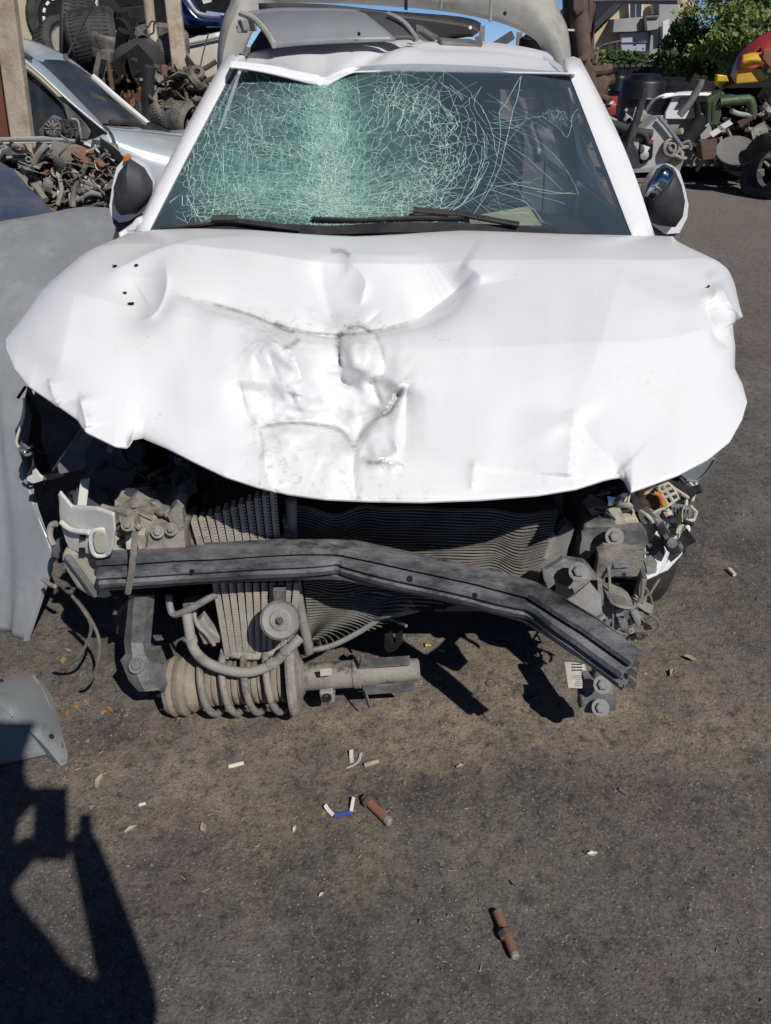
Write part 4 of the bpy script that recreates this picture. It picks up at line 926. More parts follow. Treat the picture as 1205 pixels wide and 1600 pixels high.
def ovalpx(cx, cy, rx, ry, n=20, rot=0):
    return [(cx+rx*math.copysign(abs(math.cos(t))**.7, math.cos(t))*math.cos(rot)-ry*math.copysign(abs(math.sin(t))**.8, math.sin(t))*math.sin(rot), cy+ry*math.copysign(abs(math.sin(t))**.8, math.sin(t))*math.cos(rot)+rx*math.copysign(abs(math.cos(t))**.7, math.cos(t))*math.sin(rot)) for t in [2*math.pi*i/n for i in range(n)]]
mb = MB(); mb.tube([P(a, b, y=1.356) for a, b in ovalpx(157, 848, 15, 21, 24, -.12)]+[P(*ovalpx(157, 848, 15, 21, 24, -.12)[0], y=1.356)], .0045, 6); mb.build('oval_rim', M['white_metal'], car, smooth=True)
slab(ovalpx(157, 848, 11, 17, 18, -.12), 1.350, .008, 'oval_plug', 'tank', bevel=.002)
hosepx([(96, 816, 1.42), (112, 828, 1.40), (140, 832, 1.375)], .006, 'pressed_rib', 'white_metal', k=4)
# beige tank behind the beam end
mb = MB(); out = [(96, 864), (120, 858), (165, 872), (185, 880), (182, 930), (168, 938), (140, 936), (118, 920), (102, 895), (94, 876)]
mb.plate([P(a, b, y=1.41) for a, b in out], (0, .16, 0)); mb.build('washer_tank', M['tank'], car, bevel=.014)
hosepx([(104, 868, 1.402), (125, 895, 1.395), (150, 930, 1.395)], .008, 'tank_seam', 'grey_plastic')
slab([(168, 922), (188, 924), (186, 936), (176, 936)], 1.40, .03, 'beam_end_cap', 'dark')
slab([(82, 852), (94, 846), (98, 862), (92, 874), (78, 870)], 1.56, .03, 'wiring_plug', 'grey_plastic'); hosepx([(84, 852, 1.56), (78, 838, 1.57), (80, 822, 1.58), (88, 818, 1.58)], .008, 'plug_cap', 'hose')
# dusty bumper mount on the left rail
slab([(176, 793), (190, 798), (206, 790), (235, 790), (250, 796), (282, 784), (288, 805), (270, 812), (225, 818), (196, 820), (186, 812)], 1.50, .12, 'crumpled_mount', 'bracket_dusty', rumple=.008)
slab([(262, 806), (274, 786), (284, 795), (289, 830), (276, 838)], 1.44, .05, 'mount_gusset', 'bracket_dusty', rumple=.003)
slab([(160, 830), (200, 818), (226, 830), (222, 868), (162, 868)], 1.50, .08, 'mount_plate', 'steel_dusty', rumple=.005)
slab([(230, 838), (262, 832), (288, 830), (292, 868), (226, 872)], 1.40, .07, 'mount_plate', 'bracket_dusty', lean=.35, rumple=.003)
slab([(188, 816), (212, 812), (214, 826), (196, 828)], 1.44, .03, 'mount_knuckle', 'bracket_dusty', rumple=.003)
for a, b in ((247, 831), (268, 827), (200, 820)): bolt(car, P(a, b, y=1.40), (.1, -.8, .6), .010, 'bracket_dusty')
hosepx([(211, 832, 1.335), (209, 860, 1.325), (206, 890, 1.325), (200, 926, 1.325)], .0075, 'hanging_strap', 'bracket_dusty', n=6)
# left lower leg with a bolted foot
mb = MB(); a0 = [(207, 930), (236, 930)]; 
pth = [((206, 928), (237, 928)), ((205, 950), (234, 950)), ((201, 1000), (230, 1004)), ((202, 1022), (232, 1022)), ((194, 1030), (250, 1040)), ((206, 1060), (258, 1068)), ((222, 1076), (252, 1078))]
ys = [1.44, 1.43, 1.42, 1.40, 1.385, 1.37, 1.36]
mb.grid([[P(l[0], l[1], y=y), P(lerp(l[0], r[0], .3), lerp(l[1], r[1], .3), y=y-.018), P(lerp(l[0], r[0], .7), lerp(l[1], r[1], .7), y=y-.018), P(r[0], r[1], y=y)] for (l, r), y in zip(pth, ys)], th=-.010)
mb.rumple(.003, 30); mb.build('support_leg', M['steel_dusty'], car, smooth=True, ang=30)
for a, b in ((214, 1040), (228, 1060)): bolt(car, P(a, b, y=1.355), (0, -.7, .7), .013)
# hanging wires at the left
for pts in ([(112, 930, 1.47), (128, 950, 1.46), (142, 975, 1.45), (138, 1000, 1.45), (120, 1030, 1.44), (98, 1040, 1.46), (84, 1040, 1.48)], [(118, 935, 1.48), (140, 965, 1.46), (155, 1000, 1.43), (152, 1040, 1.42), (140, 1066, 1.42), (127, 1073, 1.42)]):
    hosepx(pts, .0042, 'dangling_wire', 'wire', n=6)
hosepx([(66, 903, 1.66), (76, 912, 1.64), (86, 916, 1.62)], .006, 'dangling_wire', 'hose', n=6)
slab([(178, 968), (205, 940), (200, 1000), (180, 990)], 1.6, .05, 'under_shield', 'black_plastic')

# ---------------------------------------------------------------- pipes and hoses in the middle
hosepx([(345, 862, 1.475), (344, 838, 1.475), (350, 827, 1.47), (364, 826, 1.465), (395, 836, 1.46), (424, 847, 1.455), (438, 844, 1.455), (452, 830, 1.455)], .0088, 'refrigerant_pipe', 'alu', n=10)
slab([(440, 812), (454, 808), (460, 815), (457, 838), (446, 842)], 1.47, .03, 'pipe_block', 'alu', bevel=.004)
bolt(car, P(451, 822, y=1.465), (.1, -.9, .4), .008, 'alu')
hosepx([(264, 930, 1.47), (266, 950, 1.46), (274, 960, 1.45), (300, 950, 1.43), (338, 928, 1.43)], .0085, 'coolant_pipe', 'hose')
hosepx([(292, 958, 1.44), (296, 985, 1.42), (302, 1012, 1.40), (322, 1034, 1.38), (355, 1047, 1.37), (390, 1050, 1.37), (425, 1038, 1.38), (450, 1015, 1.40), (470, 996, 1.42)], .0125, 'rubber_hose', 'hose', n=10)
for a, b, c in ((299, 1000, 1.408), (425, 1037, 1.378), (447, 1017, 1.396)):
    p = P(a, b, y=c); mb = MB(); d = Vector((.7, 0, .5)) if a > 400 else Vector((.15, -.1, -1)); mb.lathe(p-d.normalized()*.007, d, [(0, .0145), (.014, .0145)], 14); mb.build('hose_clip', M['alu'], car, smooth=True)
hosepx([(348, 1016, 1.45), (375, 1024, 1.43), (410, 1024, 1.43), (440, 1010, 1.44), (452, 998, 1.45)], .010, 'coolant_pipe', 'alu')
slab([(306, 975), (316, 965), (330, 985), (344, 996), (344, 1005), (318, 1008), (310, 990)], 1.44, .03, 'pipe_bracket', 'alu', bevel=.004)
slab([(284, 945), (312, 940), (308, 962), (290, 968)], 1.47, .03, 'pipe_bracket', 'grey_plastic')
hosepx([(300, 942, 1.46), (308, 975, 1.44), (322, 990, 1.43), (335, 1008, 1.43)], .005, 'thin_pipe', 'hose')
hosepx([(294, 812, 1.48), (300, 830, 1.46), (303, 850, 1.45)], .008, 'cooler_stay', 'hose')
hosepx([(318, 800, 1.50), (322, 770, 1.60)], .006, 'cooler_stay', 'navy_plastic', k=1)
# horn
ho = P(438, 969, y=1.36); hd = (ho-CAM); hd = Vector((-.06, -.82, .50)).normalized()
mb = MB(); mb.lathe(ho-hd*.03, hd, [(0, .030), (.012, .042), (.022, .0445), (.030, .0445), (.033, .041), (.031, .036), (.030, .026), (.033, .022), (.033, .012), (.036, .010), (.037, 0)], 36); mb.build('horn', M['hose'], car, smooth=True, ang=30)
mb = MB(); mb.tube([ho+hd*.003+(Vector((1, 0, 0))*math.cos(t)+hd.cross(Vector((1, 0, 0)))*math.sin(t))*.044 for t in [2*math.pi*i/32 for i in range(33)]], .0028, 6); mb.build('horn_rim', M['steel_dusty'], car, smooth=True)
bolt(car, ho+hd*.006, hd, .006, 'steel_dusty')
slab([(426, 922), (446, 922), (446, 948), (428, 948)], 1.40, .02, 'horn_bracket', 'steel_dusty', bevel=.002)

# ---------------------------------------------------------------- right side: crash box, brackets, lamp remains
slab([(905, 770), (932, 752), (940, 775), (918, 880), (890, 900), (895, 840)], 1.62, .04, 'support_upright', 'navy_plastic')
slab([(905, 815), (930, 790), (965, 805), (1000, 818), (1006, 830), (940, 832), (912, 830)], 1.56, .06, 'lamp_carrier', 'cream', bevel=.004)
hosepx([(930, 795, 1.535), (948, 802, 1.53), (960, 812, 1.53), (950, 816, 1.53), (934, 806, 1.535)], .0035, 'rubber_ring', 'blackwire')
slab([(942, 806), (952, 800), (958, 808), (950, 812)], 1.53, .01, 'black_clip', 'dark', bevel=0)
slab([(913, 820), (952, 822), (956, 832), (918, 832)], 1.535, .03, 'lamp_carrier_edge', 'cream', bevel=.003)
slab([(975, 812), (996, 808), (1004, 826), (980, 828)], 1.535, .04, 'lamp_foot', 'cream', bevel=.004)
slab([(908, 832), (1010, 828), (1012, 850), (1000, 862), (988, 850), (935, 856), (916, 885), (904, 880)], 1.50, .06, 'crash_box_flange', 'steel_dusty', rumple=.003)
bolt(car, P(960, 839, y=1.47), (0, -.75, .65), .015)
slab([(938, 862), (945, 855), (985, 858), (1000, 876), (1008, 906), (1000, 902), (990, 905), (975, 903), (950, 904), (940, 880)], 1.42, .02, 'crash_box_top', 'bracket_dusty', lean=.55, rumple=.003)
slab([(910, 890), (938, 862), (955, 905), (952, 938), (938, 940), (925, 900)], 1.43, .02, 'crash_box_side', 'dark', lean=.2)
mb = MB()
for q in ([(952, 903), (1000, 900), (1004, 930), (996, 945), (960, 935), (950, 930)],): mb.plate(PP([(940, 896), (1004, 896), (1008, 932), (998, 948), (958, 938), (946, 930)], y=1.425), (0, .02, 0))
mb.build('crash_box_mouth', M['dark'], car)
hosepx([(946, 862, 1.415), (952, 900, 1.375), (953, 935, 1.36), (962, 945, 1.36), (985, 950, 1.36), (1000, 938, 1.37), (1005, 905, 1.375)], .0035, 'crash_box_edge', 'bracket_dusty', k=4)
slab([(945, 926), (960, 925), (985, 938), (992, 948), (978, 955), (958, 948)], 1.36, .03, 'crash_box_lip', 'bracket_dusty', rumple=.004)
hosepx([(990, 860, 1.42), (1000, 880, 1.40), (1007, 905, 1.38)], .007, 'crash_box_rib', 'steel_dusty', k=3)
for a, b in ((965, 868), (975, 898)):
    p = P(a, b, y=1.372+(898-b)*.0013); mb = MB(); mb.lathe(p, (0, -.7, .7), [(0, .005), (.002, .005)], 10); mb.build('bolt_hole', M['dark'], car)
slab([(957, 878), (978, 876), (985, 886), (960, 888)], 1.385, .004, 'pressed_recess', 'steel_dusty', lean=.55, bevel=0)
# bolted bracket with bent tail
slab([(854, 888), (882, 872), (908, 880), (934, 906), (936, 925), (912, 912), (898, 926), (886, 918), (872, 912)], 1.36, .012, 'bent_bracket', 'steel_dusty', lean=.7, rumple=.005)
for a, b in ((904, 894),): bolt(car, P(a, b, y=1.33), (-.05, -.6, .8), .015)
slab([(892, 925), (914, 912), (922, 920), (898, 938)], 1.345, .008, 'bracket_tab', 'bracket_dusty', lean=.3, bevel=.002)
slab([(932, 905), (940, 908), (942, 945), (936, 952)], 1.34, .008, 'bracket_tab', 'bracket_dusty', rumple=.004)
# triangular gusset on the beam
slab([(868, 952), (920, 912), (938, 930), (944, 968), (910, 990)], 1.27, .006, 'gusset_plate', 'steel_dusty', lean=.8, rumple=.003)
slab([(866, 950), (908, 990), (948, 966), (944, 962), (910, 984), (872, 946)], 1.245, .01, 'gusset_edge', 'bracket_dusty', lean=.5, bevel=.002)
# right leg and its bolted foot
slab([(942, 938), (966, 944), (966, 1012), (950, 1020), (942, 1000)], 1.40, .03, 'support_leg', 'liner', lean=.1)
hosepx([(958, 945, 1.39), (957, 1010, 1.37)], .003, 'leg_rib', 'steel_dusty', k=1)
mb = MB(); mb.bar(P(952, 1005, y=1.38), P(938, 1085, y=1.33), .055, .03, (0, 1, .3)); mb.build('support_leg', M['steel_dusty'], car, bevel=.006)
slab([(914, 1060), (948, 1062), (946, 1084), (964, 1088), (962, 1112), (930, 1115), (907, 1110), (906, 1092), (914, 1090)], 1.315, .03, 'leg_foot', 'grey_plastic', lean=.4, rumple=.003)
for a, b in ((938, 1106), (941, 1070)): bolt(car, P(a, b, y=1.29), (0, -.7, .7), .0145)
slab([(907, 1092), (914, 1090), (914, 1104), (908, 1108)], 1.30, .03, 'foot_ear', 'steel_dusty')
# white inner wing and lamp scraps
mb = MB(); mb.grid([[P(a, b, y=c) for a, b, c in ((1008, 822, 1.58), (1040, 815, 1.62), (1062, 830, 1.66))], [P(a, b, y=c) for a, b, c in ((1008, 862, 1.56), (1042, 865, 1.60), (1056, 868, 1.64))], [P(a, b, y=c) for a, b, c in ((1006, 908, 1.54), (1028, 898, 1.57), (1048, 876, 1.62))]]); mb.build('inner_wing_edge', M['white'], car, solid=.008)
slab([(1014, 850), (1038, 842), (1038, 866), (1034, 876), (1026, 870), (1020, 877), (1015, 868)], 1.555, .004, 'paint_stain', 'navy_plastic', bevel=0, lean=.05)
slab([(1022, 818), (1032, 812), (1060, 852), (1066, 862), (1058, 868), (1044, 864)], 1.54, .03, 'sensor_bracket', 'black_plastic', bevel=.006)
mb = MB(); mb.lathe(P(1048, 848, y=1.525), (.1, -.8, .5), [(0, .013), (.008, .013), (.010, .010)], 18); mb.build('sensor_eye', M['grey_plastic'], car, smooth=True)
slab([(1036, 838), (1042, 834), (1046, 840), (1040, 844)], 1.53, .008, 'sensor_clip', 'steel_dusty', bevel=.001)
slab([(1050, 858), (1066, 850), (1070, 858), (1058, 870), (1048, 868)], 1.55, .02, 'sensor_bracket', 'steel_dusty', bevel=.004)
lamp = bpy.data.objects.new('broken_headlamp', None); C.objects.link(lamp); lamp.parent = car; BASE[lamp.name] = BASE[car.name]; lamp['label'] = 'smashed headlamp remains with amber reflector and cream frame'
slab([(1000, 780), (1024, 768), (1040, 772), (1042, 786), (1014, 802), (1004, 800)], 1.56, .03, 'amber_reflector', 'amber_dark', lamp, bevel=.004)
hosepx([(1022, 770, 1.548), (1030, 774, 1.545), (1036, 788, 1.545), (1042, 790, 1.548)], .0052, 'amber_lens', 'orange', lamp, k=4)
fr = MB()
for q in ([(1000, 800, 1.55), (1016, 804, 1.54), (1044, 790, 1.545), (1060, 778, 1.55), (1052, 762, 1.56), (1044, 755, 1.57), (1028, 762, 1.56)], [(1028, 762, 1.555), (1044, 790, 1.545)], [(1036, 760, 1.555), (1052, 784, 1.548)], [(1003, 780, 1.57), (1010, 770, 1.57), (1040, 756, 1.575)], [(1032, 770, 1.55), (1050, 762, 1.555)], [(1036, 778, 1.548), (1056, 770, 1.552)]):
    fr.tube([P(a, b, y=c) for a, b, c in q], .0042, 6)
fr.build('lamp_frame', M['cream'], lamp, smooth=True)
slab([(1048, 790), (1080, 796), (1082, 806), (1072, 812), (1050, 806)], 1.60, .02, 'ribbed_reflector', 'liner', lamp, bevel=.003)
for i in range(6): hosepx([(1050+i*5.4, 791+i, 1.597), (1052+i*5, 806+i*.8, 1.592)], .0022, 'reflector_rib', 'silver_trim', lamp, k=1, n=5)
fr = MB()
for q in ([(1078, 790, 1.61), (1088, 800, 1.61), (1084, 812, 1.60), (1070, 815, 1.59)], [(1048, 760, 1.62), (1082, 782, 1.66), (1088, 760, 1.70), (1086, 745, 1.72)], [(1064, 740, 1.70), (1088, 765, 1.69)], [(1072, 790, 1.64), (1074, 760, 1.68)]):
    fr.tube([P(a, b, y=c) for a, b, c in q], .005, 6)
fr.build('lamp_frame', M['cream'], lamp, smooth=True)
slab([(1060, 745), (1082, 768), (1074, 785), (1066, 760)], 1.70, .01, 'lamp_web', 'cream', lamp, bevel=.002)
slab([(1062, 742), (1074, 724), (1092, 712), (1100, 708), (1120, 718), (1106, 738), (1088, 752), (1072, 750)], 1.66, .012, 'lamp_lens', 'liner', lamp, bevel=.003)
hosepx([(1072, 750, 1.655), (1090, 751, 1.655), (1106, 737, 1.655), (1119, 718, 1.655)], .003, 'lens_edge', 'silver_trim', lamp, k=3)
# crumpled foil-like scraps in the lamp pocket
mb = MB(); mb.grid([[P(948+i*7, 752+j*9, y=1.60) for i in range(7)] for j in range(7)]); mb.rumple(.028, 26, 3); mb.build('crumpled_lamp_bowl', M['black_plastic'], car, smooth=True, ang=20, solid=.003)
mb = MB(); mb.grid([[P(950+i*6, 776+j*4, y=1.565) for i in range(6)] for j in range(5)]); mb.rumple(.020, 34, 5); mb.build('foil_scrap', M['silver_trim'], car, smooth=True, ang=20)
hosepx([(984, 770, 1.57), (982, 785, 1.55), (990, 800, 1.55), (984, 815, 1.54)], .003, 'lamp_wire', 'cream')
hosepx([(996, 796, 1.56), (1012, 806, 1.53), (1020, 816, 1.53)], .0045, 'lamp_wire', 'cream')
# wiring tail at the right
for pts in ([(1000, 948, 1.42), (1014, 930, 1.45), (1030, 905, 1.5)], [(992, 950, 1.40), (1010, 958, 1.39), (1026, 968, 1.38), (1030, 980, 1.37), (1018, 992, 1.36)], [(975, 1010, 1.36), (984, 994, 1.36), (1000, 990, 1.36), (1006, 996, 1.35), (996, 998, 1.35), (994, 990, 1.35), (1012, 992, 1.35)], [(1003, 912, 1.42), (1012, 925, 1.42), (1004, 940, 1.41), (1010, 950, 1.40)], [(1006, 945, 1.41), (1020, 950, 1.41), (1016, 930, 1.44)]):
    hosepx(pts, .0032, 'dangling_wire', 'wire' if pts[0][0] != 975 else 'blackwire', n=6)
slab([(985, 958), (996, 955), (1003, 975), (996, 982)], 1.38, .02, 'wiring_plug', 'hose'); slab([(966, 972), (978, 968), (982, 980), (970, 985)], 1.38, .02, 'wiring_plug', 'liner')
mb = MB(); rr = random.Random(8)
for i in range(7):
    p = P(rr.uniform(975, 1000), rr.uniform(945, 970), y=1.40); mb.box(p, (.016, .02, .012), rr.uniform(0, 3))
mb.build('plug_cluster', M['grey_plastic'], car, bevel=.002)

slab([(936, 862), (1002, 858), (1010, 905), (1006, 936), (1000, 940), (998, 900), (944, 902), (946, 936), (940, 938), (930, 900)], 1.39, .02, 'crash_box_frame', 'bracket_dusty', rumple=.003)
slab([(1010, 806), (1050, 796), (1074, 806), (1080, 828), (1066, 868), (1044, 892), (1020, 902), (1008, 905)], 1.62, .02, 'inner_wing_skin', 'white', lean=.25, bevel=.004)
slab([(905, 770), (960, 752), (975, 800), (985, 830), (910, 836), (900, 800)], 1.66, .03, 'lamp_pocket_panel', 'navy_plastic', bevel=.006)
for q, y_, m_ in (([(950, 806), (972, 800), (980, 818), (962, 826)], 1.53, 'cream'), ([(918, 800), (935, 788), (945, 800), (930, 812)], 1.54, 'hose'), ([(1000, 806), (1018, 800), (1026, 812), (1008, 820)], 1.53, 'grey_plastic'), ([(988, 782), (1000, 780), (1004, 796), (992, 800)], 1.55, 'black_plastic'), ([(1010, 884), (1026, 880), (1024, 894), (1012, 898)], 1.50, 'hose')):
    slab(q, y_, .03, 'lamp_mount_piece', m_, rumple=.004, bevel=.003)
mb = MB(); rr = random.Random(91)
for i in range(9):
    a, b = rr.uniform(908, 1000), rr.uniform(770, 850); q = [(a, b, 1.53)]
    for k in range(3): a += rr.uniform(-20, 24); b += rr.uniform(-6, 16); q.append((a, b, 1.52+rr.uniform(-.03, .03)))
    mb.tube(smoothpts([P(x, y, y=d) for x, y, d in q], 4), rr.uniform(.002, .0042), 6)
mb.build('loose_wiring', M['wire'], car, smooth=True, kind='stuff')
junk_px = [(968, 958), (980, 962), (990, 970), (1000, 962), (972, 940)]
for i, (a, b) in enumerate(junk_px): slab([(a-6, b-5), (a+5, b-6), (a+7, b+4), (a-4, b+6)], 1.385, .02, 'plug_shell', ('hose', 'grey_plastic', 'black_plastic')[i % 3], rumple=.002, bevel=.002)
# clutter at the left-hand corner and behind the beam
for q, y_, m_ in (([(196, 768), (232, 760), (236, 776), (204, 786)], 1.56, 'navy_plastic'), ([(160, 806), (178, 800), (186, 816), (170, 828)], 1.48, 'bracket_dusty'), ([(292, 806), (304, 800), (310, 832), (298, 848)], 1.47, 'grey_plastic'), ([(214, 836), (226, 834), (228, 858), (216, 862)], 1.42, 'cream'), ([(196, 838), (208, 836), (212, 856), (198, 862)], 1.44, 'white_metal')):
    slab(q, y_, .03, 'mount_scrap', m_, rumple=.004, bevel=.003)
mb = MB(); rr = random.Random(92)
for i in range(12):
    a, b = rr.uniform(160, 290), rr.uniform(720, 850); q = [(a, b, 1.58)]
    for k in range(3): a += rr.uniform(-22, 22); b += rr.uniform(-16, 18); q.append((a, b, 1.56+rr.uniform(-.04, .04)))
    mb.tube(smoothpts([P(x, y, y=d) for x, y, d in q], 4), rr.uniform(.002, .005), 6)
mb.build('loose_wiring', M['blackwire'], car, smooth=True, kind='stuff')
# ================================================================== things near the car on the ground
# --- strut with coil spring, lying on its side
st_A = Vector((-.548, 1.425, .082)); st_B = Vector((.085, 1.415, .150)); sd = (st_B-st_A).normalized()
strut = thing('shock_absorber_strut', 'dusty shock absorber strut with coil spring lying on the ground below the bumper beam', 'shock absorber', (-.25, 1.42, 0))
mb = MB(); mb.lathe(st_A, sd, [(-.012, .030), (0, .040), (.004, .070), (.018, .076), (.028, .070), (.034, .074), (.046, .076), (.056, .066), (.066, .068), (.078, .062), (.090, .060), (.105, .056), (.108, .03)], 36); mb.rumple(.002, 30); mb.build('top_mount', M['boot'], strut, smooth=True, ang=30)
prof = [(.100, .050)]
for i in range(12):
    t = .105+i*.0165; prof += [(t, .048), (t+.004, .056), (t+.010, .057), (t+.014, .050)]
prof += [(.305, .040)]
mb = MB(); mb.lathe(st_A, sd, prof, 32); mb.build('bellows', M['boot'], strut, smooth=True, ang=50)
a_ = sd.orthogonal().normalized(); b_ = sd.cross(a_)
pts = [st_A+sd*(.100+.225*i/150)+(a_*math.cos(i/150*4.1*6.283+1)+b_*math.sin(i/150*4.1*6.283+1))*(.074+.008*i/150) for i in range(151)]
mb = MB(); mb.tube(pts, .0092, 10); mb.rumple(.0012, 60); mb.build('coil_spring', M['damper'], strut, smooth=True)
# lower spring seat: tilted dish
dd = (sd+Vector((0, .10, -.05))).normalized(); o = st_A+sd*.335
mb = MB(); mb.lathe(o, dd, [(-.026, .094), (-.020, .097), (-.004, .088), (.004, .050), (.012, .038), (.012, .0345), (0, .0345), (-.008, .048), (-.012, .082), (-.026, .091)], 40); mb.build('spring_seat', M['bracket_dusty'], strut, smooth=True, ang=40)
mb = MB(); mb.lathe(st_A, sd, [(.10, .011), (.33, .011), (.33, .034), (.470, .034), (.473, .037), (.488, .037), (.490, .034), (.53, .0325), (.54, .028), (.632, .0275), (.636, .022), (.634, .018)], 32); mb.build('damper_tube', M['damper'], strut, smooth=True, ang=30)
for t, w in ((.500, .10),):
    mb = MB(); c = st_A+sd*.555; up = Vector((-.1, -.1, 1)); mb.bar(c+sd*-.065+up*.034, c+sd*.060+up*.034, .03, .004, up); mb.bar(c+sd*-.065+Vector((0, -.02, .045)), c+sd*-.060+Vector((0, -.02, .075)), .02, .004); mb.build('clamp_bracket', M['steel_dusty'], strut, bevel=.0015)
    mb = MB(); q = [(600, 1012), (601, 994), (606, 990), (609, 1000), (612, 1006), (618, 1004), (617, 992), (623, 990), (624, 1008), (616, 1018), (606, 1020)]; mb.plate([P(x, y, y=1.42) for x, y in q], (.01, .012, 0)); mb.build('hose_fork', M['dark'], strut, bevel=.001)
    mb = MB(); mb.bar(c+sd*-.06+Vector((0, -.022, -.036)), c+sd*.07+Vector((0, -.022, -.036)), .006, .03); mb.bar(c+sd*-.055+Vector((0, -.03, -.03)), c+sd*-.05+Vector((.006, -.045, -.075)), .004, .012); mb.build('clamp_flange', M['steel_dusty'], strut, bevel=.0015)
p = P(512, 1079, y=1.40); mb = MB(); mb.box(p, (.034, .05, .036), Matrix.Rotation(R(-6), 3, 'Y')); mb.build('link_lug', M['alu'], strut, bevel=.004)
mb = MB(); mb.lathe(p+Vector((0, -.024, .002)), (0, -1, .35), [(0, .012), (.006, .012), (.006, .007), (.002, .006)], 18); mb.build('link_eye', M['dark'], strut, smooth=True)
mb = MB(); q = P(510, 1046, y=1.385); mb.plate([q+sd*x+Vector((0, -.012, z)) for x, z in ((-.014, -.01), (.014, -.008), (.014, .012), (-.014, .010))], (0, .003, 0)); mb.build('paper_sticker', M['white_paper'], strut)
for a, b in ((262, 1108), (258, 1085)):
    mb = MB(); p = P(a+6, b, y=1.42); mb.lathe(p-sd*.03, sd, [(0, .0045), (.045, .0045)], 10); mb.build('mount_stud', M['alu'], strut)
mb = MB()
for i in range(5):
    t = .12+i*.047; mb.bar(st_A+sd*t+a_*0+Vector((0, -.035, .060)), st_A+sd*(t+.004)+Vector((0, -.075, .035)), .016, .004)
mb.build('spring_label', M['white_paper'], strut, kind='stuff') if False else None

# --- blue-grey plastic liner piece at the lower left
lt = thing('plastic_liner', 'torn blue-grey plastic splash shield lying on the dirt, a slot near its corner', 'car part', (-1.0, 1.25, 0))
outer = [(-60, 1068), (0, 1062), (28, 1050), (52, 1056), (68, 1068), (80, 1090), (88, 1116), (98, 1150), (106, 1178), (104, 1192), (96, 1196), (72, 1178), (40, 1186), (0, 1193), (-60, 1205)]
hz = [.10, .105, .09, .08, .07, .055, .045, .030, .018, .008, .004, .012, .02, .02, .03]
rim = [P(a, b, z=h) for (a, b), h in zip(outer, hz)]
cen = P(20, 1120, z=.115)
rows = [[cen.lerp(p, t)+Vector((0, 0, .012*math.sin(t*3.1))) for p in rim+[rim[0]]] for t in (0.02, .25, .5, .72, .88, 1.0)]
rows.append([p+Vector((0, 0, -.006))+(p-cen).normalized()*-.002 for p in rim+[rim[0]]])
mb = MB(); mb.grid(rows); mb.rumple(.004, 9); mb.build('shield_sheet', M['liner'], lt, smooth=True, ang=40, solid=.003)
mb = MB(); mb.tube(smoothpts([P(a, b, z=h+.004) for a, b, h in ((52, 1056, .08), (72, 1092, .062), (84, 1130, .04), (96, 1165, .025), (99, 1190, .01))], 5), .005, 6); mb.build('rolled_edge', M['liner'], lt, smooth=True)
mb = MB(); mb.plate([P(a, b, z=h+.008) for a, b, h in ((75, 1156, .036), (97, 1160, .026), (100, 1168, .022), (77, 1166, .032))], (0, 0, -.004)); mb.build('slot', M['dark'], lt)
for a, b in ((80, 1150), (67, 1114), (2, 1064)):
    mb = MB(); p = P(a, b, z=.062 if b > 1110 else .11); mb.lathe(p, (.1, -.3, 1), [(-.006, .006), (.0, .006), (.001, .003)], 10); mb.build('clip_hole', M['dark'], lt)

# --- grey bonnet leaning beside the car
gp = thing('grey_panel', 'big scuffed grey bonnet leaning on edge along the left side of the white car', 'car part', (-1.3, 2.0, 0))
def rowp(l): return smoothpts(l, 6)
g_rows = [[(-2.0, 1.72, .10), (-1.55, 1.74, .04), (-1.145, 1.737, .0), (-1.085, 1.71, .0), (-1.044, 1.695, .0)],
          [(-2.0, 1.76, .22), (-1.55, 1.79, .16), (-1.140, 1.775, .13), (-1.05, 1.745, .13), (-.985, 1.73, .13)],
          [(-2.0, 1.82, .34), (-1.55, 1.86, .29), (-1.150, 1.84, .25), (-1.04, 1.80, .25), (-.935, 1.77, .245)],
          [(-2.0, 1.90, .46), (-1.55, 1.95, .43), (-1.165, 1.93, .38), (-1.06, 1.88, .37), (-.985, 1.845, .36)],
          [(-2.0, 2.0, .58), (-1.55, 2.05, .55), (-1.18, 2.03, .50), (-1.10, 2.0, .50), (-1.048, 1.975, .50)],
          [(-2.0, 2.13, .69), (-1.55, 2.20, .68), (-1.22, 2.18, .63), (-1.12, 2.14, .61), (-1.03, 2.10, .60)],
          [(-2.0, 2.27, .78), (-1.55, 2.36, .78), (-1.24, 2.36, .75), (-1.13, 2.34, .73), (-.99, 2.30, .70)],
          [(-2.0, 2.40, .84), (-1.62, 2.55, .86), (-1.26, 2.62, .85), (-1.13, 2.66, .83), (-.96, 2.62, .79)],
          [(-2.0, 2.48, .862), (-1.62, 2.68, .895), (-1.27, 2.85, .915), (-1.14, 2.95, .915), (-1.0, 2.98, .88)],
          [(-2.0, 2.52, .862), (-1.62, 2.75, .90), (-1.28, 2.97, .93), (-1.14, 3.10, .935), (-1.02, 3.16, .91)],
          [(-2.0, 2.53, .84), (-1.62, 2.77, .88), (-1.28, 3.0, .91), (-1.14, 3.13, .915), (-1.02, 3.19, .89)]]
cols = [smoothpts([r[c] for r in g_rows], 5) for c in range(5)]
mb = MB(); mb.grid([smoothpts([cols[c][i] for c in range(5)], 6) for i in range(len(cols[0]))]); mb.rumple(.005, 4, 2); mb.build('panel_skin', M['grey_panel'], gp, smooth=True, ang=50, solid=.006)
mb = MB(); mb.tube([Vector(c[-1])+Vector((-.0, .0, -.012)) for c in g_rows[:5]], .009, 6); mb.build('folded_hem', M['grey_panel'], gp, smooth=True)
slx = MB(); slx.plate([P(a, b, z=h) for a, b, h in ((9, 862, .245), (45, 858, .23), (44, 861, .225), (9, 866, .24))], (0, .004, 0)); 
hosepx([(28, 622, 1.93), (40, 604, 1.94)], .004, 'snapped_rod', 'dark', gp, k=1)

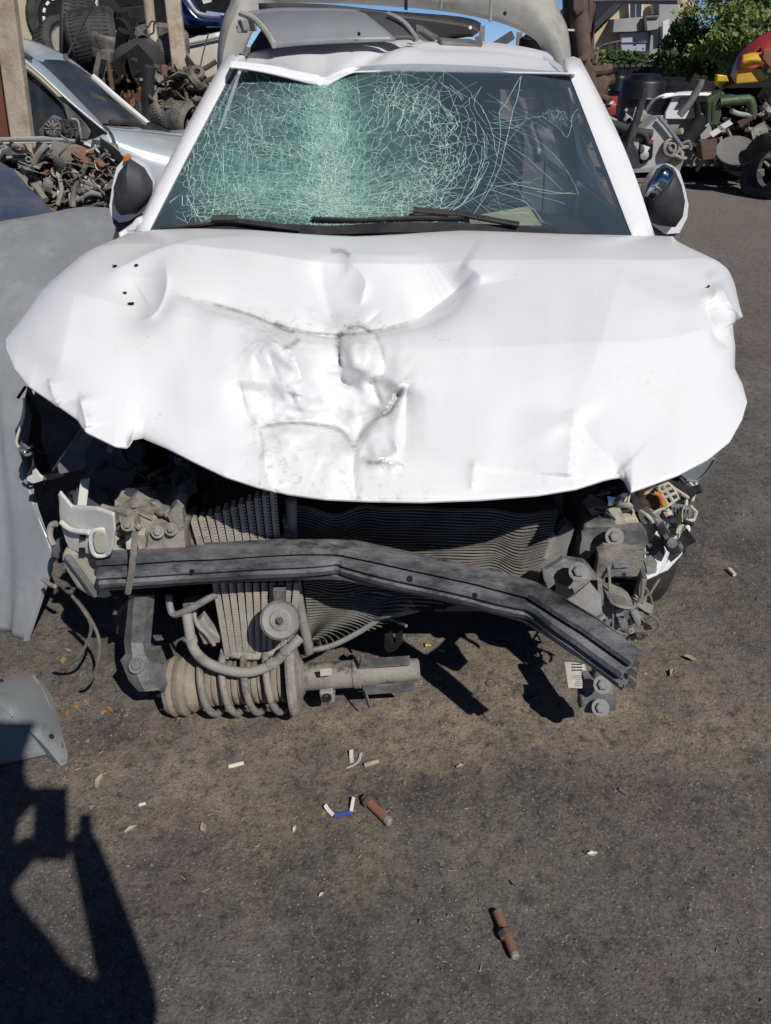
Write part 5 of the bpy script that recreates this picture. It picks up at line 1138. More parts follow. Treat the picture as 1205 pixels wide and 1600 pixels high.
# --- navy bonnet behind it
nb = thing('navy_panel', 'dark navy car wing propped behind the leaning grey bonnet', 'car part', (-1.9, 3.4, 0))
mb = MB(); rows = [[P(-90, 190, y=3.75), P(-40, 222, y=3.72), P(0, 252, y=3.68), P(22, 266, y=3.62), P(45, 290, y=3.54), P(66, 312, y=3.46), P(88, 336, y=3.38)],
        [P(-90, 200, y=3.70), P(-40, 236, y=3.66), P(-4, 268, y=3.60), P(16, 284, y=3.54), P(38, 306, y=3.46), P(58, 330, y=3.38), P(76, 352, y=3.30)],
        [P(-90, 290, y=3.42), P(-40, 310, y=3.38), P(-6, 325, y=3.32), P(14, 336, y=3.27), P(30, 350, y=3.22), P(44, 366, y=3.16), P(56, 384, y=3.10)],
        [P(-90, 400, y=3.12), P(-40, 410, y=3.08), P(-6, 420, y=3.03), P(10, 428, y=3.0), P(24, 438, y=2.96), P(38, 450, y=2.92), P(50, 460, y=2.88)]]
cols = [smoothpts([r[c] for r in rows], 6) for c in range(7)]
mb.grid([[cols[c][i] for c in range(7)] for i in range(len(cols[0]))]); mb.rumple(.006, 6); mb.build('panel_skin', M['paint_navy'], nb, smooth=True, ang=50, solid=.008)
hosepx([(-10, 348, 3.22), (2, 358, 3.2), (9, 378, 3.12)], .006, 'silver_edge', 'grey_panel', nb)

# --- paper on the dashboard
pd = MB(); pd.plate([P(a, b, z=z_) for a, b, z_ in ((733, 338, 1.005), (826, 322, 1.015), (846, 352, .985), (735, 352, .985))], (0, .004, -.006)); o = pd.build('paper_sheet', pmat('yellowed_paper', (.66, .70, .42), (.56, .60, .36), .9), None); tag(o, 'yellowish sheet of paper lying on the dashboard behind the windscreen', 'paper')

# --- rusty bolts
def threaded(a, b, r, pitch, m, parent, nm):
    a, b = Vector(a), Vector(b); L_ = (b-a).length; n = int(L_/pitch); prof = [(0, r*.7)]
    for i in range(n): prof += [(i*pitch+.0001, r*.88), (i*pitch+pitch*.5, r*1.03)]
    prof += [(L_, r*.8)]; mb = MB(); mb.lathe(a, b-a, prof, 14); return mb.build(nm, M[m], parent, smooth=True, ang=60)
t1 = thing('rusty_bolt', 'rusty threaded bolt with a collar head, its grey tip pointing away from the blue strip', 'bolt', tuple(P(590, 1266, z=0)), 'loose bolts on the ground')
a, b = P(572, 1249, z=.011), P(609, 1285, z=.011); d = (b-a).normalized()
threaded(a+d*.012, b-d*.008, .0095, .0032, 'rust', t1, 'threaded_shank')
mb = MB(); mb.lathe(a-d*.006, d, [(0, .010), (.010, .011), (.010, .0145), (.017, .0145), (.018, .010)], 20); mb.build('collar_head', M['rust_brown'], t1, smooth=True, ang=30)
mb = MB(); mb.lathe(b-d*.010, d, [(0, .0098), (.010, .0098), (.012, .007)], 16); mb.build('bare_tip', M['alu'], t1, smooth=True, ang=30)
t2 = thing('rusty_bolt', 'rusty stud bolt with a hexagonal collar at its middle, lying alone', 'bolt', tuple(P(790, 1460, z=0)), 'loose bolts on the ground')
a, b = P(776, 1424, z=.010), P(806, 1496, z=.010); d = (b-a).normalized()
threaded(a, a.lerp(b, .47), .0088, .0030, 'rust', t2, 'threaded_shank'); threaded(a.lerp(b, .56), b-d*.006, .0088, .0030, 'rust', t2, 'threaded_shank')
mb = MB(); mb.lathe(a.lerp(b, .42), d, [(0, .010), (.002, .0155), (.015, .0155), (.017, .011)], 6); mb.build('hex_collar', M['rust_brown'], t2, bevel=.001)
mb = MB(); mb.lathe(b-d*.007, d, [(0, .0085), (.006, .0085), (.008, .006)], 14); mb.build('bare_tip', M['alu'], t2)
# --- strips, butts, paper scraps, leaves
def strip(pts, w, name, m, label, cat, group=None, h=.003, up=None):
    q = smoothpts([P(a, b, z=z_) for a, b, z_ in pts], 5); mb = MB()
    rows = []
    for i, p in enumerate(q):
        t = (q[min(i+1, len(q)-1)]-q[max(i-1, 0)]); s = Vector((-t.y, t.x, 0)).normalized()*w/2; rows.append([p-s, p+s+Vector((0, 0, h))])
    mb.grid(rows, th=.0016); o = mb.build(name, M[m]); 
    if label: tag(o, label, cat, group)
    return o
bs_ = thing('plastic_strip', 'curled strip of plastic, blue in the middle with two pale ends', 'scrap', tuple(P(530, 1270, z=0)))
def part(o, p): o.parent = p; o.location = -BASE[p.name]; return o
part(strip([(522, 1275, .004), (536, 1273, .005), (550, 1268, .004)], .009, 'blue_middle', 'blue_tape', None, None), bs_)
part(strip([(508, 1258, .012), (513, 1266, .008), (521, 1274, .005)], .008, 'pale_end', 'white_paper', None, None), bs_)
part(strip([(549, 1268, .005), (551, 1256, .010), (553, 1246, .014)], .007, 'pale_end', 'white_paper', None, None), bs_)
strip([(549, 1172, .012), (549, 1182, .006), (550, 1192, .004)], .009, 'wood_sliver', 'white_paper', 'short pale flat sliver standing just above the curved sliver', 'sliver', 'pale slivers on the ground')
strip([(564, 1177, .008), (561, 1188, .006), (553, 1195, .004), (541, 1200, .003)], .006, 'wood_sliver', 'white_paper', 'curved pale sliver like a hook beside the stub of paper', 'sliver', 'pale slivers on the ground')
def butt(a, b, r, label, m='butt_paper', zz=None):
    p, q = P(*a, z=r), P(*b, z=r); mb = MB(); mb.lathe(p, q-p, [(0, r*.9), ((q-p).length*.3, r), ((q-p).length, r*.92)], 12); mb.rumple(.0008, 90); o = mb.build('cigarette_butt', M[m], smooth=True, ang=40); return tag(o, label, 'cigarette butt', 'cigarette butts on the ground')
butt((357, 1198), (381, 1192), .0052, 'bright pale cigarette butt lying below the strut on the left')
butt((569, 1196), (591, 1189), .006, 'brownish cigarette butt beside the hook-shaped sliver', 'straw')
butt((968, 1233), (979, 1241), .005, 'short dark-ended butt alone on the open dirt under the bumper foot', 'tin')
butt((1139, 889), (1148, 898), .007, 'pale cigarette butt on the dirt to the right of the broken headlamp')
butt((217, 1258), (228, 1255), .004, 'tiny pale cigarette butt near the shadow of the hands')
lp = MB(); lp.grid([[P(882, 1034, z=.004), P(898, 1035, z=.012), P(914, 1038, z=.006)], [P(885, 1052, z=.003), P(900, 1054, z=.008), P(918, 1052, z=.010)], [P(888, 1074, z=.003), P(905, 1075, z=.005), P(930, 1074, z=.004)]], th=.0012)
lab = lp.build('paper_label', M['white_paper']); tag(lab, 'crumpled white paper label with dark print under the beam end', 'paper')
mb = MB(); rr = random.Random(2)
for i in range(3):
    for k in range(5):
        p = P(896+k*3.2, 1038+i*4.5, z=.0125-.0005*i); mb.box(p, (.0035, .005, .0006))
for i in range(6):
    p = P(904, 1056+i*3, z=.0115-.001*i); mb.box(p, (rr.uniform(.012, .024), .0012, .0006))
pr = mb.build('print', M['trim_dark'], lab)
cap = MB(); cap.lathe(P(768, 1069, z=.002), (0, .1, 1), [(0, .0145), (.004, .0145), (.0045, .011), (.0025, .010), (.0025, 0)], 20); o = cap.build('bottle_cap', M['tin'], smooth=True, ang=30); tag(o, 'dull flattened bottle cap lying between the two long shadows', 'cap')
mb = MB(); mb.grid([[P(664+i*3, 1004+j*3, z=.006) for i in range(4)] for j in range(3)]); mb.rumple(.004, 80, 4); o = mb.build('yellow_scrap', M['yellow_bit'], smooth=True, solid=.001); tag(o, 'small crumpled yellow scrap by the strut fork', 'scrap')
LV = [(100, 1034, 'leaf_dry', 'curled tan leaf by the dangling wires', 11), (122, 1106, 'leaf_dry', 'largest dry leaf between the liner and the wires', 12), (136, 1098, 'leaf_dry', 'twisted brown leaf just right of the largest leaf', 8), (106, 1117, 'chip_orange', 'thin orange leaf scrap at the liner edge', 7), (172, 1110, 'chip_orange', 'bright orange bark chip left of the spring', 8), (162, 1115, 'leaf_dry', 'small brown leaf touching the orange bark chip', 6), (108, 1018, 'leaf_dry', 'flat dull leaf above the tan leaf', 8),
      (1050, 1052, 'straw', 'pale flat flake right of the beam end', 9), (1078, 1030, 'straw', 'flat bent flake farthest right by the beam end', 10), (690, 1018, 'white_paper', 'small white flake right of the yellow scrap', 6), (925, 1335, 'white_paper', 'lone pale flake on the dark asphalt below centre', 7), (156, 1222, 'straw', 'faint flat paper piece right of the phone shadow', 12), (318, 1295, 'straw', 'faint tan shred below the brightest cigarette butt', 9), (460, 1296, 'white_paper', 'tiny lilac-white scrap left of the blue strip', 5), (205, 1297, 'straw', 'pale ragged shred right of the arm shadow', 9), (720, 1198, 'straw', 'three-pronged dry sprig on bare dirt', 7), (804, 1382, 'tin', 'angular dark stone chip above the lower bolt', 6), (502, 1398, 'white_paper', 'tiny white chip on the oily patch', 4)]
rr = random.Random(77)
for x, y, m_, lab_, s_ in LV:
    c = P(x, y, z=.004); r = s_/1200*1.95; mb = MB(); a0 = rr.uniform(0, 6.28); rows = []
    for j in range(3):
        rows.append([c+Vector((math.cos(a0)*(i-2)*r*.5-math.sin(a0)*(j-1)*r*.5*(1-abs(i-2)/2.6), math.sin(a0)*(i-2)*r*.5+math.cos(a0)*(j-1)*r*.5*(1-abs(i-2)/2.6), .5*r*abs(j-1)*rr.uniform(.3, .9)+rr.uniform(0, .2)*r)) for i in range(5)])
    mb.grid(rows, th=.0009); o = mb.build('dry_leaf' if 'leaf' in lab_ else 'scrap_flake', M[m_], smooth=True); tag(o, lab_, 'leaf' if 'leaf' in lab_ else 'litter', 'dry leaves and flakes on the dirt')

# --- the photographer, standing behind the lens; only the shadow falls into view
ph = thing('phone', 'slim dark phone held up in both hands by the photographer', 'phone', (0, -.02, 1.43))
mb = MB(); rot = Matrix.Rotation(-PITCH+R(8), 3, 'X'); fwd = Vector((0, CP, -SP)); upv = Vector((0, SP, CP))
mb.bar(CAM-fwd*.018+upv*.022, CAM-fwd*.018-upv*.135, .076, .009, fwd); mb.build('phone_body', M['trim_dark'], ph, bevel=.003)
per = thing('person', 'photographer in dark shirt and work trousers holding a phone up with both hands', 'person', (.05, -.4, 0))
def skinned(name, m, verts, edges, rad, parent, sub=2):
    base = BASE[parent.name]; me = bpy.data.meshes.new(name); me.from_pydata([Vector(v)-base for v in verts], edges, []); o = bpy.data.objects.new(name, me); C.objects.link(o); o.parent = parent; me.materials.append(M[m])
    md = o.modifiers.new('skin', 'SKIN'); me.skin_vertices.new() if not me.skin_vertices else None
    for i, r in enumerate(rad): me.skin_vertices[0].data[i].radius = (r if isinstance(r, tuple) else (r, r))
    me.skin_vertices[0].data[0].use_root = True
    s = o.modifiers.new('sub', 'SUBSURF'); s.levels = sub; s.render_levels = sub; md.use_smooth_shade = True; BASE[o.name] = base; return o
bv = [(.04, -.44, .98), (.04, -.44, 1.15), (.03, -.43, 1.33), (.01, -.38, 1.47), (-.02, -.30, 1.53), (-.045, -.20, 1.61), (-.045, -.14, 1.70), (-.045, -.13, 1.77),
      (.18, -.44, 1.41), (.185, -.27, 1.22), (.065, -.06, 1.36), (.045, -.03, 1.40), (-.17, -.42, 1.41), (-.23, -.20, 1.28), (-.075, -.07, 1.355), (-.05, -.035, 1.385),
      (.14, -.44, .92), (.15, -.42, .50), (.15, -.46, .09), (.17, -.32, .035), (-.07, -.44, .92), (-.09, -.42, .50), (-.09, -.46, .09), (-.11, -.32, .035)]
be = [(0, 1), (1, 2), (2, 3), (3, 4), (4, 5), (5, 6), (6, 7), (3, 8), (8, 9), (9, 10), (10, 11), (3, 12), (12, 13), (13, 14), (14, 15), (0, 16), (16, 17), (17, 18), (18, 19), (0, 20), (20, 21), (21, 22), (22, 23)]
br = [(.15, .11), (.13, .10), (.14, .11), (.08, .07), .052, .068, .086,   .055, .062, .054, .034, .028, .056, .042, .030, .028, .088, .058, .045, .04, .088, .058, .045, .04]
skinned('body', 'skin', bv, be, br, per)
skinned('shirt', 'shirt', [bv[0], bv[1], bv[2], bv[3], bv[8], Vector(bv[8]).lerp(Vector(bv[9]), .75), bv[12], Vector(bv[12]).lerp(Vector(bv[13]), .75)], [(0, 1), (1, 2), (2, 3), (3, 4), (4, 5), (3, 6), (6, 7)], [(.17, .13), (.15, .12), (.155, .125), (.085, .08), .074, .066, .066, .056], per)
skinned('trousers', 'trousers', [bv[0], bv[16], bv[17], bv[18], bv[20], bv[21], bv[22]], [(0, 1), (1, 2), (2, 3), (0, 4), (4, 5), (5, 6)], [(.16, .12), .10, .072, .062, .10, .072, .062], per)
skinned('hair', 'hair', [(-.045, -.165, 1.745), (-.045, -.15, 1.785), (-.045, -.20, 1.67)], [(0, 1), (0, 2)], [.092, .06, .065], per)
fx = []
for s, wx in ((1, .05), (-1, -.045)):
    base_ = Vector((wx, -.035, 1.395))
    for k in range(4):
        b0 = base_+upv*(.018-k*.018)+Vector((s*.002, 0, 0)); b1 = b0+fwd*(.045)+Vector((s*.004, 0, .0)); b2 = b1+Vector((-s*.028, 0, 0))-fwd*.004
        skinned('finger', 'skin', [b0-fwd*.01, b0.lerp(b1, .5), b1, b2], [(0, 1), (1, 2), (2, 3)], [.010, .009, .0085, .007], per, 1)
    skinned('thumb', 'skin', [base_-fwd*.02-upv*.03, base_-fwd*.04-upv*.01+Vector((-s*.012, 0, 0)), base_-fwd*.038+upv*.016+Vector((-s*.026, 0, 0))], [(0, 1), (1, 2)], [.012, .010, .008], per, 1)
def junk(n, xr, yr, dr, name, m, seed, parent=None, size=.1):
    """a mixed mass of bent plates, pipes, rings and lumps; xr, yr in photograph pixels, dr the depths"""
    g = random.Random(seed); mb = MB()
    for i in range(n):
        p = P(g.uniform(*xr), g.uniform(*yr), y=g.uniform(*dr)); p.z = max(p.z, .03); s = size*g.uniform(.5, 1.5); k = g.random(); ax = Vector((g.gauss(0, 1), g.gauss(0, 1), g.gauss(0, 1))).normalized(); rot = Matrix.Rotation(g.uniform(0, 3), 3, ax)
        if k < .35:                                      # bent plate
            b1, b2 = g.uniform(-.6, .6), g.uniform(-.6, .6)
            mb.grid([[p+rot @ Vector((s*(u-1.5)*.5, s*(v-1)*.5*g.uniform(.8, 1.2), s*(b1*(u-1.5)**2*.2+b2*(v-1)*.3))) for u in range(4)] for v in range(3)], th=s*.05)
        elif k < .65:                                    # pipe or rod
            d = rot @ Vector((1, 0, 0)); e = rot @ Vector((0, 1, 0)); L_ = s*g.uniform(.8, 2.2); mb.tube(smoothpts([p-d*L_*.5, p+e*L_*g.uniform(-.2, .2), p+d*L_*.5+e*L_*g.uniform(-.3, .3)], 4), s*g.uniform(.06, .2), 8)
        elif k < .82:                                    # ring, flange or pulley
            r = s*.4; mb.lathe(p, ax, [(-r*.2, r*.5), (-r*.3, r), (r*.1, r*1.05), (r*.3, r*.8), (r*.2, r*.45)], 14, close=True)
        else:                                            # casting: box with cut corners
            h = [s*g.uniform(.25, .6) for _ in '123']; q = [Vector((x*h[0], y*h[1], z*h[2])) for x in (-.5, .5) for y in (-.5, .5) for z in (-.5, .5)]; b_ = len(mb.v); mb.box(p, h, rot)
            for j in range(b_, b_+8): mb.v[j] = p+(mb.v[j]-p)*g.uniform(.6, 1.15)
            d = rot @ Vector((0, 0, 1)); mb.lathe(p, d, [(h[2]*.4, h[0]*.3), (h[2]*.75, h[0]*.28), (h[2]*.75, h[0]*.15)], 10)
    mb.rumple(size*.05, 1.5/size, seed); return mb.build(name, m if not isinstance(m, str) else M[m], parent, kind='stuff', smooth=True, ang=32)
# ================================================================== background, left: silver car, scrap pile
def sheetpx(rows, mb=None, k=4):
    r = [smoothpts([P(a, b, y=c) for a, b, c in row], k) for row in rows]
    cols = [smoothpts([q[i] for q in r], k) for i in range(len(r[0]))]
    mb = mb or MB(); mb.grid([[c[j] for c in cols] for j in range(len(cols[0]))]); return mb
def platepx(pts, y, th=.03): mb = MB(); mb.plate([P(a, b, y=y) for a, b in pts], (0, th, 0)); return mb
def tubepx(pts, r, n=8, k=5, mb=None):
    mb = mb or MB(); mb.tube(smoothpts([P(a, b, y=c) for a, b, c in pts], k), r, n); return mb

sv = thing('silver_hatchback', 'pale silver-blue hatchback with a stripped wing mirror, parked beyond the scrap pile', 'car', (-1.7, 5.0, 0))
sheetpx([[(0, 58, 5.3), (20, 56, 5.35), (60, 66, 5.4), (105, 88, 5.45), (147, 120, 5.5)], [(-20, 70, 4.9), (18, 68, 4.95), (50, 82, 5.0), (90, 90, 5.2), (140, 119, 5.45)], [(-40, 74, 4.62), (16, 72, 4.66), (40, 88, 4.72), (58, 95, 4.86), (90, 100, 5.1)]]).build('roof', M['paint_silver'], sv, smooth=True, solid=.01)
ws2 = sheetpx([[(56, 94, 4.88), (80, 93, 5.05), (108, 97, 5.25), (146, 120, 5.48)], [(100, 140, 4.80), (130, 140, 4.98), (160, 146, 5.16), (186, 155, 5.36)], [(152, 192, 4.72), (180, 194, 4.88), (210, 196, 5.04), (238, 197, 5.22)]]); ws2.build('windscreen', M['glass_far'], sv, smooth=True)
mb = MB(); mb.tube(smoothpts([P(146, 119, y=5.46), P(188, 156, y=5.34), P(237, 197, y=5.2)], 4), .014, 8); mb.build('far_pillar', M['white_plastic'], sv, smooth=True)
# near pillar and door frame
sheetpx([[(16, 78, 4.60), (60, 112, 4.58), (110, 158, 4.56), (168, 206, 4.54)], [(22, 74, 4.66), (64, 106, 4.66), (112, 150, 4.66), (160, 193, 4.66)], [(40, 82, 4.74), (70, 103, 4.76), (114, 146, 4.74), (154, 188, 4.70)]]).build('near_pillar', M['paint_silver'], sv, smooth=True, solid=.01)
tubepx([(19, 74, 4.62), (50, 92, 4.62)], .010).build('roof_strip', M['black_plastic'], sv, smooth=True)
platepx([(20, 94), (30, 102), (60, 125), (96, 158), (110, 184), (112, 214), (40, 218), (10, 218)], 4.60, .02).build('side_window', M['glass_far'], sv)
platepx([(98, 160), (112, 168), (132, 188), (142, 206), (138, 218), (108, 219), (106, 190)], 4.575, .03).build('mirror_triangle', M['grey_plastic'], sv, bevel=.006)
tubepx([(22, 100, 4.585), (50, 116, 4.585), (98, 162, 4.585), (108, 188, 4.585)], .008).build('window_seal', M['black_plastic'], sv, smooth=True)
tubepx([(62, 152, 4.59), (63, 160, 4.59), (78, 155, 4.59), (100, 165, 4.59)], .004).build('window_glint', M['white_plastic'], sv) if False else None
# mirror mechanism with its round motor
mm = bpy.data.objects.new('mirror_mechanism', None); C.objects.link(mm); mm.parent = sv; BASE[mm.name] = BASE[sv.name]
platepx([(60, 204), (68, 194), (82, 180), (92, 184), (104, 196), (100, 214), (66, 218)], 4.50, .03).build('motor_plate', M['grey_plastic'], mm, bevel=.004)
o = P(84, 200, y=4.485); mb = MB(); mb.lathe(o, (0, -1, .3), [(0, .046), (.012, .046), (.016, .040), (.014, .028), (.02, .014), (.024, 0)], 24); mb.build('motor_disc', M['trim_dark'], mm, smooth=True, ang=30)
mb = MB()
for i in range(10):
    a = i*.628; mb.bar(o+Vector((math.cos(a)*.014, -.022, math.sin(a)*.014)), o+Vector((math.cos(a)*.040, -.020, math.sin(a)*.040)), .005, .004)
mb.build('motor_spoke', M['alu'], mm)
mb = MB(); rr = random.Random(4)
for i in range(9): mb.box(P(rr.uniform(96, 124), rr.uniform(190, 214), y=4.50), (.04, .04, .03), rr.uniform(0, 3))
mb.rumple(.006, 20); mb.build('mirror_gears', M['trim_dark'], mm)
tubepx([(112, 186, 4.48), (122, 190, 4.48), (127, 216, 4.48)], .006).build('mirror_arm', M['alu'], mm)
# door, wing and bonnet
sheetpx([[(-60, 222, 4.55), (0, 218, 4.55), (60, 220, 4.55), (138, 219, 4.55), (168, 204, 4.56)], [(-60, 260, 4.50), (0, 256, 4.50), (60, 256, 4.50), (130, 254, 4.50), (180, 248, 4.50)], [(-60, 400, 4.50), (0, 400, 4.50), (60, 400, 4.50), (130, 400, 4.50), (186, 400, 4.50)]]).build('front_door', M['paint_silver'], sv, smooth=True, solid=.01)
sheetpx([[(169, 200, 4.60), (200, 204, 4.70), (240, 207, 4.85), (300, 214, 5.0)], [(176, 214, 4.52), (206, 220, 4.58), (250, 226, 4.66), (310, 236, 4.75)], [(183, 250, 4.50), (215, 256, 4.52), (260, 262, 4.55), (320, 270, 4.58)], [(188, 400, 4.50), (215, 400, 4.50), (260, 400, 4.50), (320, 400, 4.54)]]).build('front_wing', M['paint_silver'], sv, smooth=True, solid=.01)
sheetpx([[(166, 196, 4.74), (200, 198, 4.92), (240, 199, 5.16), (262, 203, 5.4), (300, 200, 5.4)], [(170, 200, 4.62), (204, 204, 4.74), (246, 208, 4.90), (280, 210, 5.04), (310, 213, 5.1)]]).build('bonnet', M['paint_silver'], sv, smooth=True, solid=.01)
tubepx([(152, 191, 4.66), (172, 205, 4.55), (182, 230, 4.49), (187, 262, 4.485)], .005).build('door_gap', M['trim_dark'], sv, smooth=True)
tubepx([(172, 191, 4.70), (200, 192, 4.80), (224, 198, 4.95), (236, 201, 5.0)], .012).build('wiper', M['black_plastic'], sv); tubepx([(233, 196, 5.0), (250, 203, 5.1), (264, 209, 5.15)], .02).build('wiper', M['black_plastic'], sv)
mb = tubepx([(104, 90, 5.3), (118, 62, 5.28), (142, 14, 5.25), (152, -10, 5.22)], .006, 6, 3); mb.lathe(P(104, 93, y=5.3), (0, 0, 1), [(0, .02), (.03, .012)], 10); mb.build('antenna', M['trim_dark'], sv, smooth=True)
mb = MB(); mb.box((-2.1, 5.3, .45), (1.9, 1.1, .5)); mb.build('car_floor', M['dark'], sv)

# engine and wiring heap in front of it
eh = thing('engine_heap', 'dusty engine with a tangle of hoses and wiring behind the leaning grey bonnet', 'engine', (-1.7, 4.1, 0))
mb = MB(); mb.box((-1.72, 4.12, .50), (.75, .45, .62)); mb.rumple(.03, 6); mb.build('engine_block', M['rust_brown'], eh, bevel=.03)
tubepx([(-30, 219, 4.1), (50, 218, 4.12), (100, 219, 4.12), (140, 226, 4.1), (160, 240, 4.06)], .010).build('top_rail', M['hose'], eh, smooth=True)
mb = MB(); mb.plate([P(a, b, y=4.15) for a, b in ((-30, 217), (60, 215), (106, 219), (104, 224), (60, 224), (-30, 226))], (0, .06, 0)); mb.build('rail_plate', M['white_metal'], eh, bevel=.004)
platepx([(57, 218), (62, 219), (78, 240), (70, 268), (52, 275), (50, 262)], 3.98, .015).build('grey_bracket', M['grey_plastic'], eh)
platepx([(40, 280), (84, 274), (88, 278), (50, 288)], 3.9, .05).build('alloy_arm', M['alu'], eh, bevel=.006)
platepx([(28, 248), (38, 250), (46, 268), (34, 272)], 3.95, .04).build('alloy_housing', M['alu'], eh, bevel=.01); platepx([(88, 298), (97, 300), (97, 318), (90, 318)], 3.85, .04).build('white_plug', M['white_metal'], eh, bevel=.006)
platepx([(130, 222), (143, 228), (146, 244), (134, 240)], 4.0, .04).build('white_plug', M['white_metal'], eh, bevel=.006); platepx([(140, 254), (170, 256), (172, 270), (146, 268)], 3.95, .05).build('alloy_cover', M['alu'], eh, bevel=.01)
for q, r, m_ in (([(0, 246, 3.95), (18, 240, 3.93), (36, 246, 3.95)], .026, 'rubber_dusty'), ([(92, 252, 3.96), (90, 238, 3.95), (104, 232, 3.93), (126, 236, 3.92), (140, 246, 3.94)], .024, 'rubber_dusty'), ([(92, 250, 3.92), (110, 266, 3.9), (130, 280, 3.88), (150, 290, 3.9), (160, 306, 3.9)], .022, 'hose'), ([(112, 262, 3.9), (122, 250, 3.9), (146, 244, 3.9), (166, 250, 3.92), (182, 262, 3.95)], .014, 'rubber'), ([(135, 256, 3.88), (124, 280, 3.86), (116, 300, 3.85), (114, 324, 3.82)], .014, 'rubber_dusty'), ([(84, 268, 3.9), (94, 280, 3.88), (96, 300, 3.86), (90, 320, 3.84)], .012, 'hose'), ([(120, 312, 3.85), (140, 302, 3.86), (160, 304, 3.86)], .016, 'hose')):
    tubepx(q, r, 10).build('hose', M[m_], eh, smooth=True)
mb = MB(); rr = random.Random(31)
for i in range(46):
    x, y = rr.uniform(75, 178), rr.uniform(236, 318); dp = rr.uniform(3.82, 3.98); q = [(x, y, dp)]
    for k in range(3): x += rr.uniform(-22, 22); y += rr.uniform(-18, 18); q.append((x, min(y, 322), dp+rr.uniform(-.03, .03)))
    mb.tube(smoothpts([P(*a[:2], y=a[2]) for a in q], 4), rr.uniform(.002, .006), 6)
mb.build('wiring_tangle', M['wire'], eh, smooth=True, kind='stuff')
junk(70, (0, 182), (228, 322), (3.86, 4.02), 'small_castings', 'hose', 51, eh, .055)
junk(50, (0, 182), (228, 322), (3.84, 4.0), 'greasy_castings', 'bracket_dusty', 52, eh, .07)
junk(60, (0, 182), (230, 322), (3.92, 4.08), 'dark_castings', 'dark', 53, eh, .09)

# post and board at the left edge
po = thing('steel_post', 'leaning cream post with peeling paint and rust at the left edge', 'post', (-2.0, 4.36, 0)); 
mb = MB(); mb.bar(P(2, -40, y=4.36), P(36, 217, y=4.36), .105, .06, (0, 1, 0)); o = mb.build('post_bar', M['post'], po, bevel=.008)
mb = MB(); a = P(36, 217, y=4.36); mb.bar(a, Vector((a.x, 4.36, 0)), .09, .055, (0, 1, 0)); mb.build('post_bar', M['post'], po, bevel=.008)
mb = MB(); mb.plate([P(-60, 90, y=4.42), P(0, 98, y=4.42), P(6, 120, y=4.42), P(26, 217, y=4.42), P(-60, 217, y=4.42)], (0, .02, 0)); o = mb.build('red_brown_board', M['wood_stain'], bevel=.003); tag(o, 'red-brown board standing behind the cream post', 'board')
# cream wall at the back left
mb = MB(); a = P(-120, 88, y=9.5); b = P(132, 88, y=9.5); mb.plate([Vector((a.x, 9.5, 0)), Vector((b.x, 9.5, 0)), Vector((b.x, 9.5, 3.4)), Vector((a.x, 9.5, 3.4))], (0, .25, 0)); o = mb.build('cream_wall', M['cream_wall']); tag(o, 'cream rendered wall behind the heap of wheels', 'wall')
# dark wreck stacked above the tyres
dw = thing('dark_wreck', 'black stripped car body stacked high behind the tyres', 'car', (-3.2, 8.2, 0))
mb = MB(); mb.plate([P(a, b, y=8.0) for a, b in ((120, -40), (280, -40), (280, 50), (250, 62), (190, 60), (150, 48), (118, 56))], (0, 1.2, 0)); mb.rumple(.03, 3); mb.build('body', M['dark'], dw, bevel=.03)
platepx([(190, 12), (226, 8), (232, 34), (196, 42)], 7.97, .05).build('dented_panel', M['black_plastic'], dw, bevel=.01); platepx([(150, -5), (180, 0), (176, 20), (152, 22)], 7.97, .05).build('dented_panel', M['black_plastic'], dw, bevel=.01)
for a, b, w in ((168, 30, .10), (176, 39, .06), (163, 48, .10)): platepx([(a-4, b-4), (a+3, b-4), (a+3, b+4), (a-4, b+4)], 7.9, .04).build('white_rag', M['white_plastic'], dw)
mb = MB(); mb.box((-3.4, 8.9, .35), (2.6, 1.3, .7)); mb.rumple(.05, 3); mb.build('lower_body', M['dark'], dw, bevel=.03)
platepx([(134, -8), (152, -8), (152, 12), (145, 20), (135, 14)], 7.6, .03).build('white_rag', M['white_plastic'], dw)
def tyre(c, axis, R_, w, label, r_in=.6, m='rubber', rim=None, cat='tyre', group='tyres in the heap'):
    t = thing('tyre' if not rim else 'car_wheel', label, cat, tuple(c), group); c = Vector(c); h = w/2; ri = R_*r_in
    mb = MB(); mb.lathe(c, axis, [(-h*.8, ri), (-h, R_*.80), (-h*.85, R_*.95), (-h*.5, R_), (h*.5, R_), (h*.85, R_*.95), (h, R_*.80), (h*.8, ri)], 36, close=True); mb.build('casing', M[m], t, smooth=True, ang=35)
    d = Vector(axis).normalized(); a = d.orthogonal().normalized(); b = d.cross(a); mb = MB()
    for i in range(48):
        q = i/48*6.283; u = a*math.cos(q)+b*math.sin(q); v = -a*math.sin(q)+b*math.cos(q)
        for s, off in ((-1, 0), (1, .5)):
            q2 = (i+off)/48*6.283; u = a*math.cos(q2)+b*math.sin(q2); v = -a*math.sin(q2)+b*math.cos(q2); mb.bar(c+u*(R_*1.0)+d*(s*h*.08), c+u*(R_*.985)+d*(s*h*.72)+v*.012, R_*.075, R_*.03, u)
    mb.build('tread', M[m], t, kind='stuff')
    if rim:
        mb = MB(); mb.lathe(c, axis, [(h*.85, ri*1.02), (h*.95, ri), (h*.5, ri*.92), (h*.3, ri*.75), (h*.45, ri*.5), (h*.35, ri*.25), (h*.5, 0)], 36); mb.build('rim', M[rim], t, smooth=True, ang=40)
    return t
t = tyre(P(101, 34, y=7.0), (.35, -1, .12), .27, .20, 'black car wheel with a slotted rim against the cream wall', .66, 'rubber', 'dark', 'wheel')
c = P(101, 34, y=7.0); d = Vector((.35, -1, .12)).normalized(); a = d.orthogonal().normalized(); b = d.cross(a)
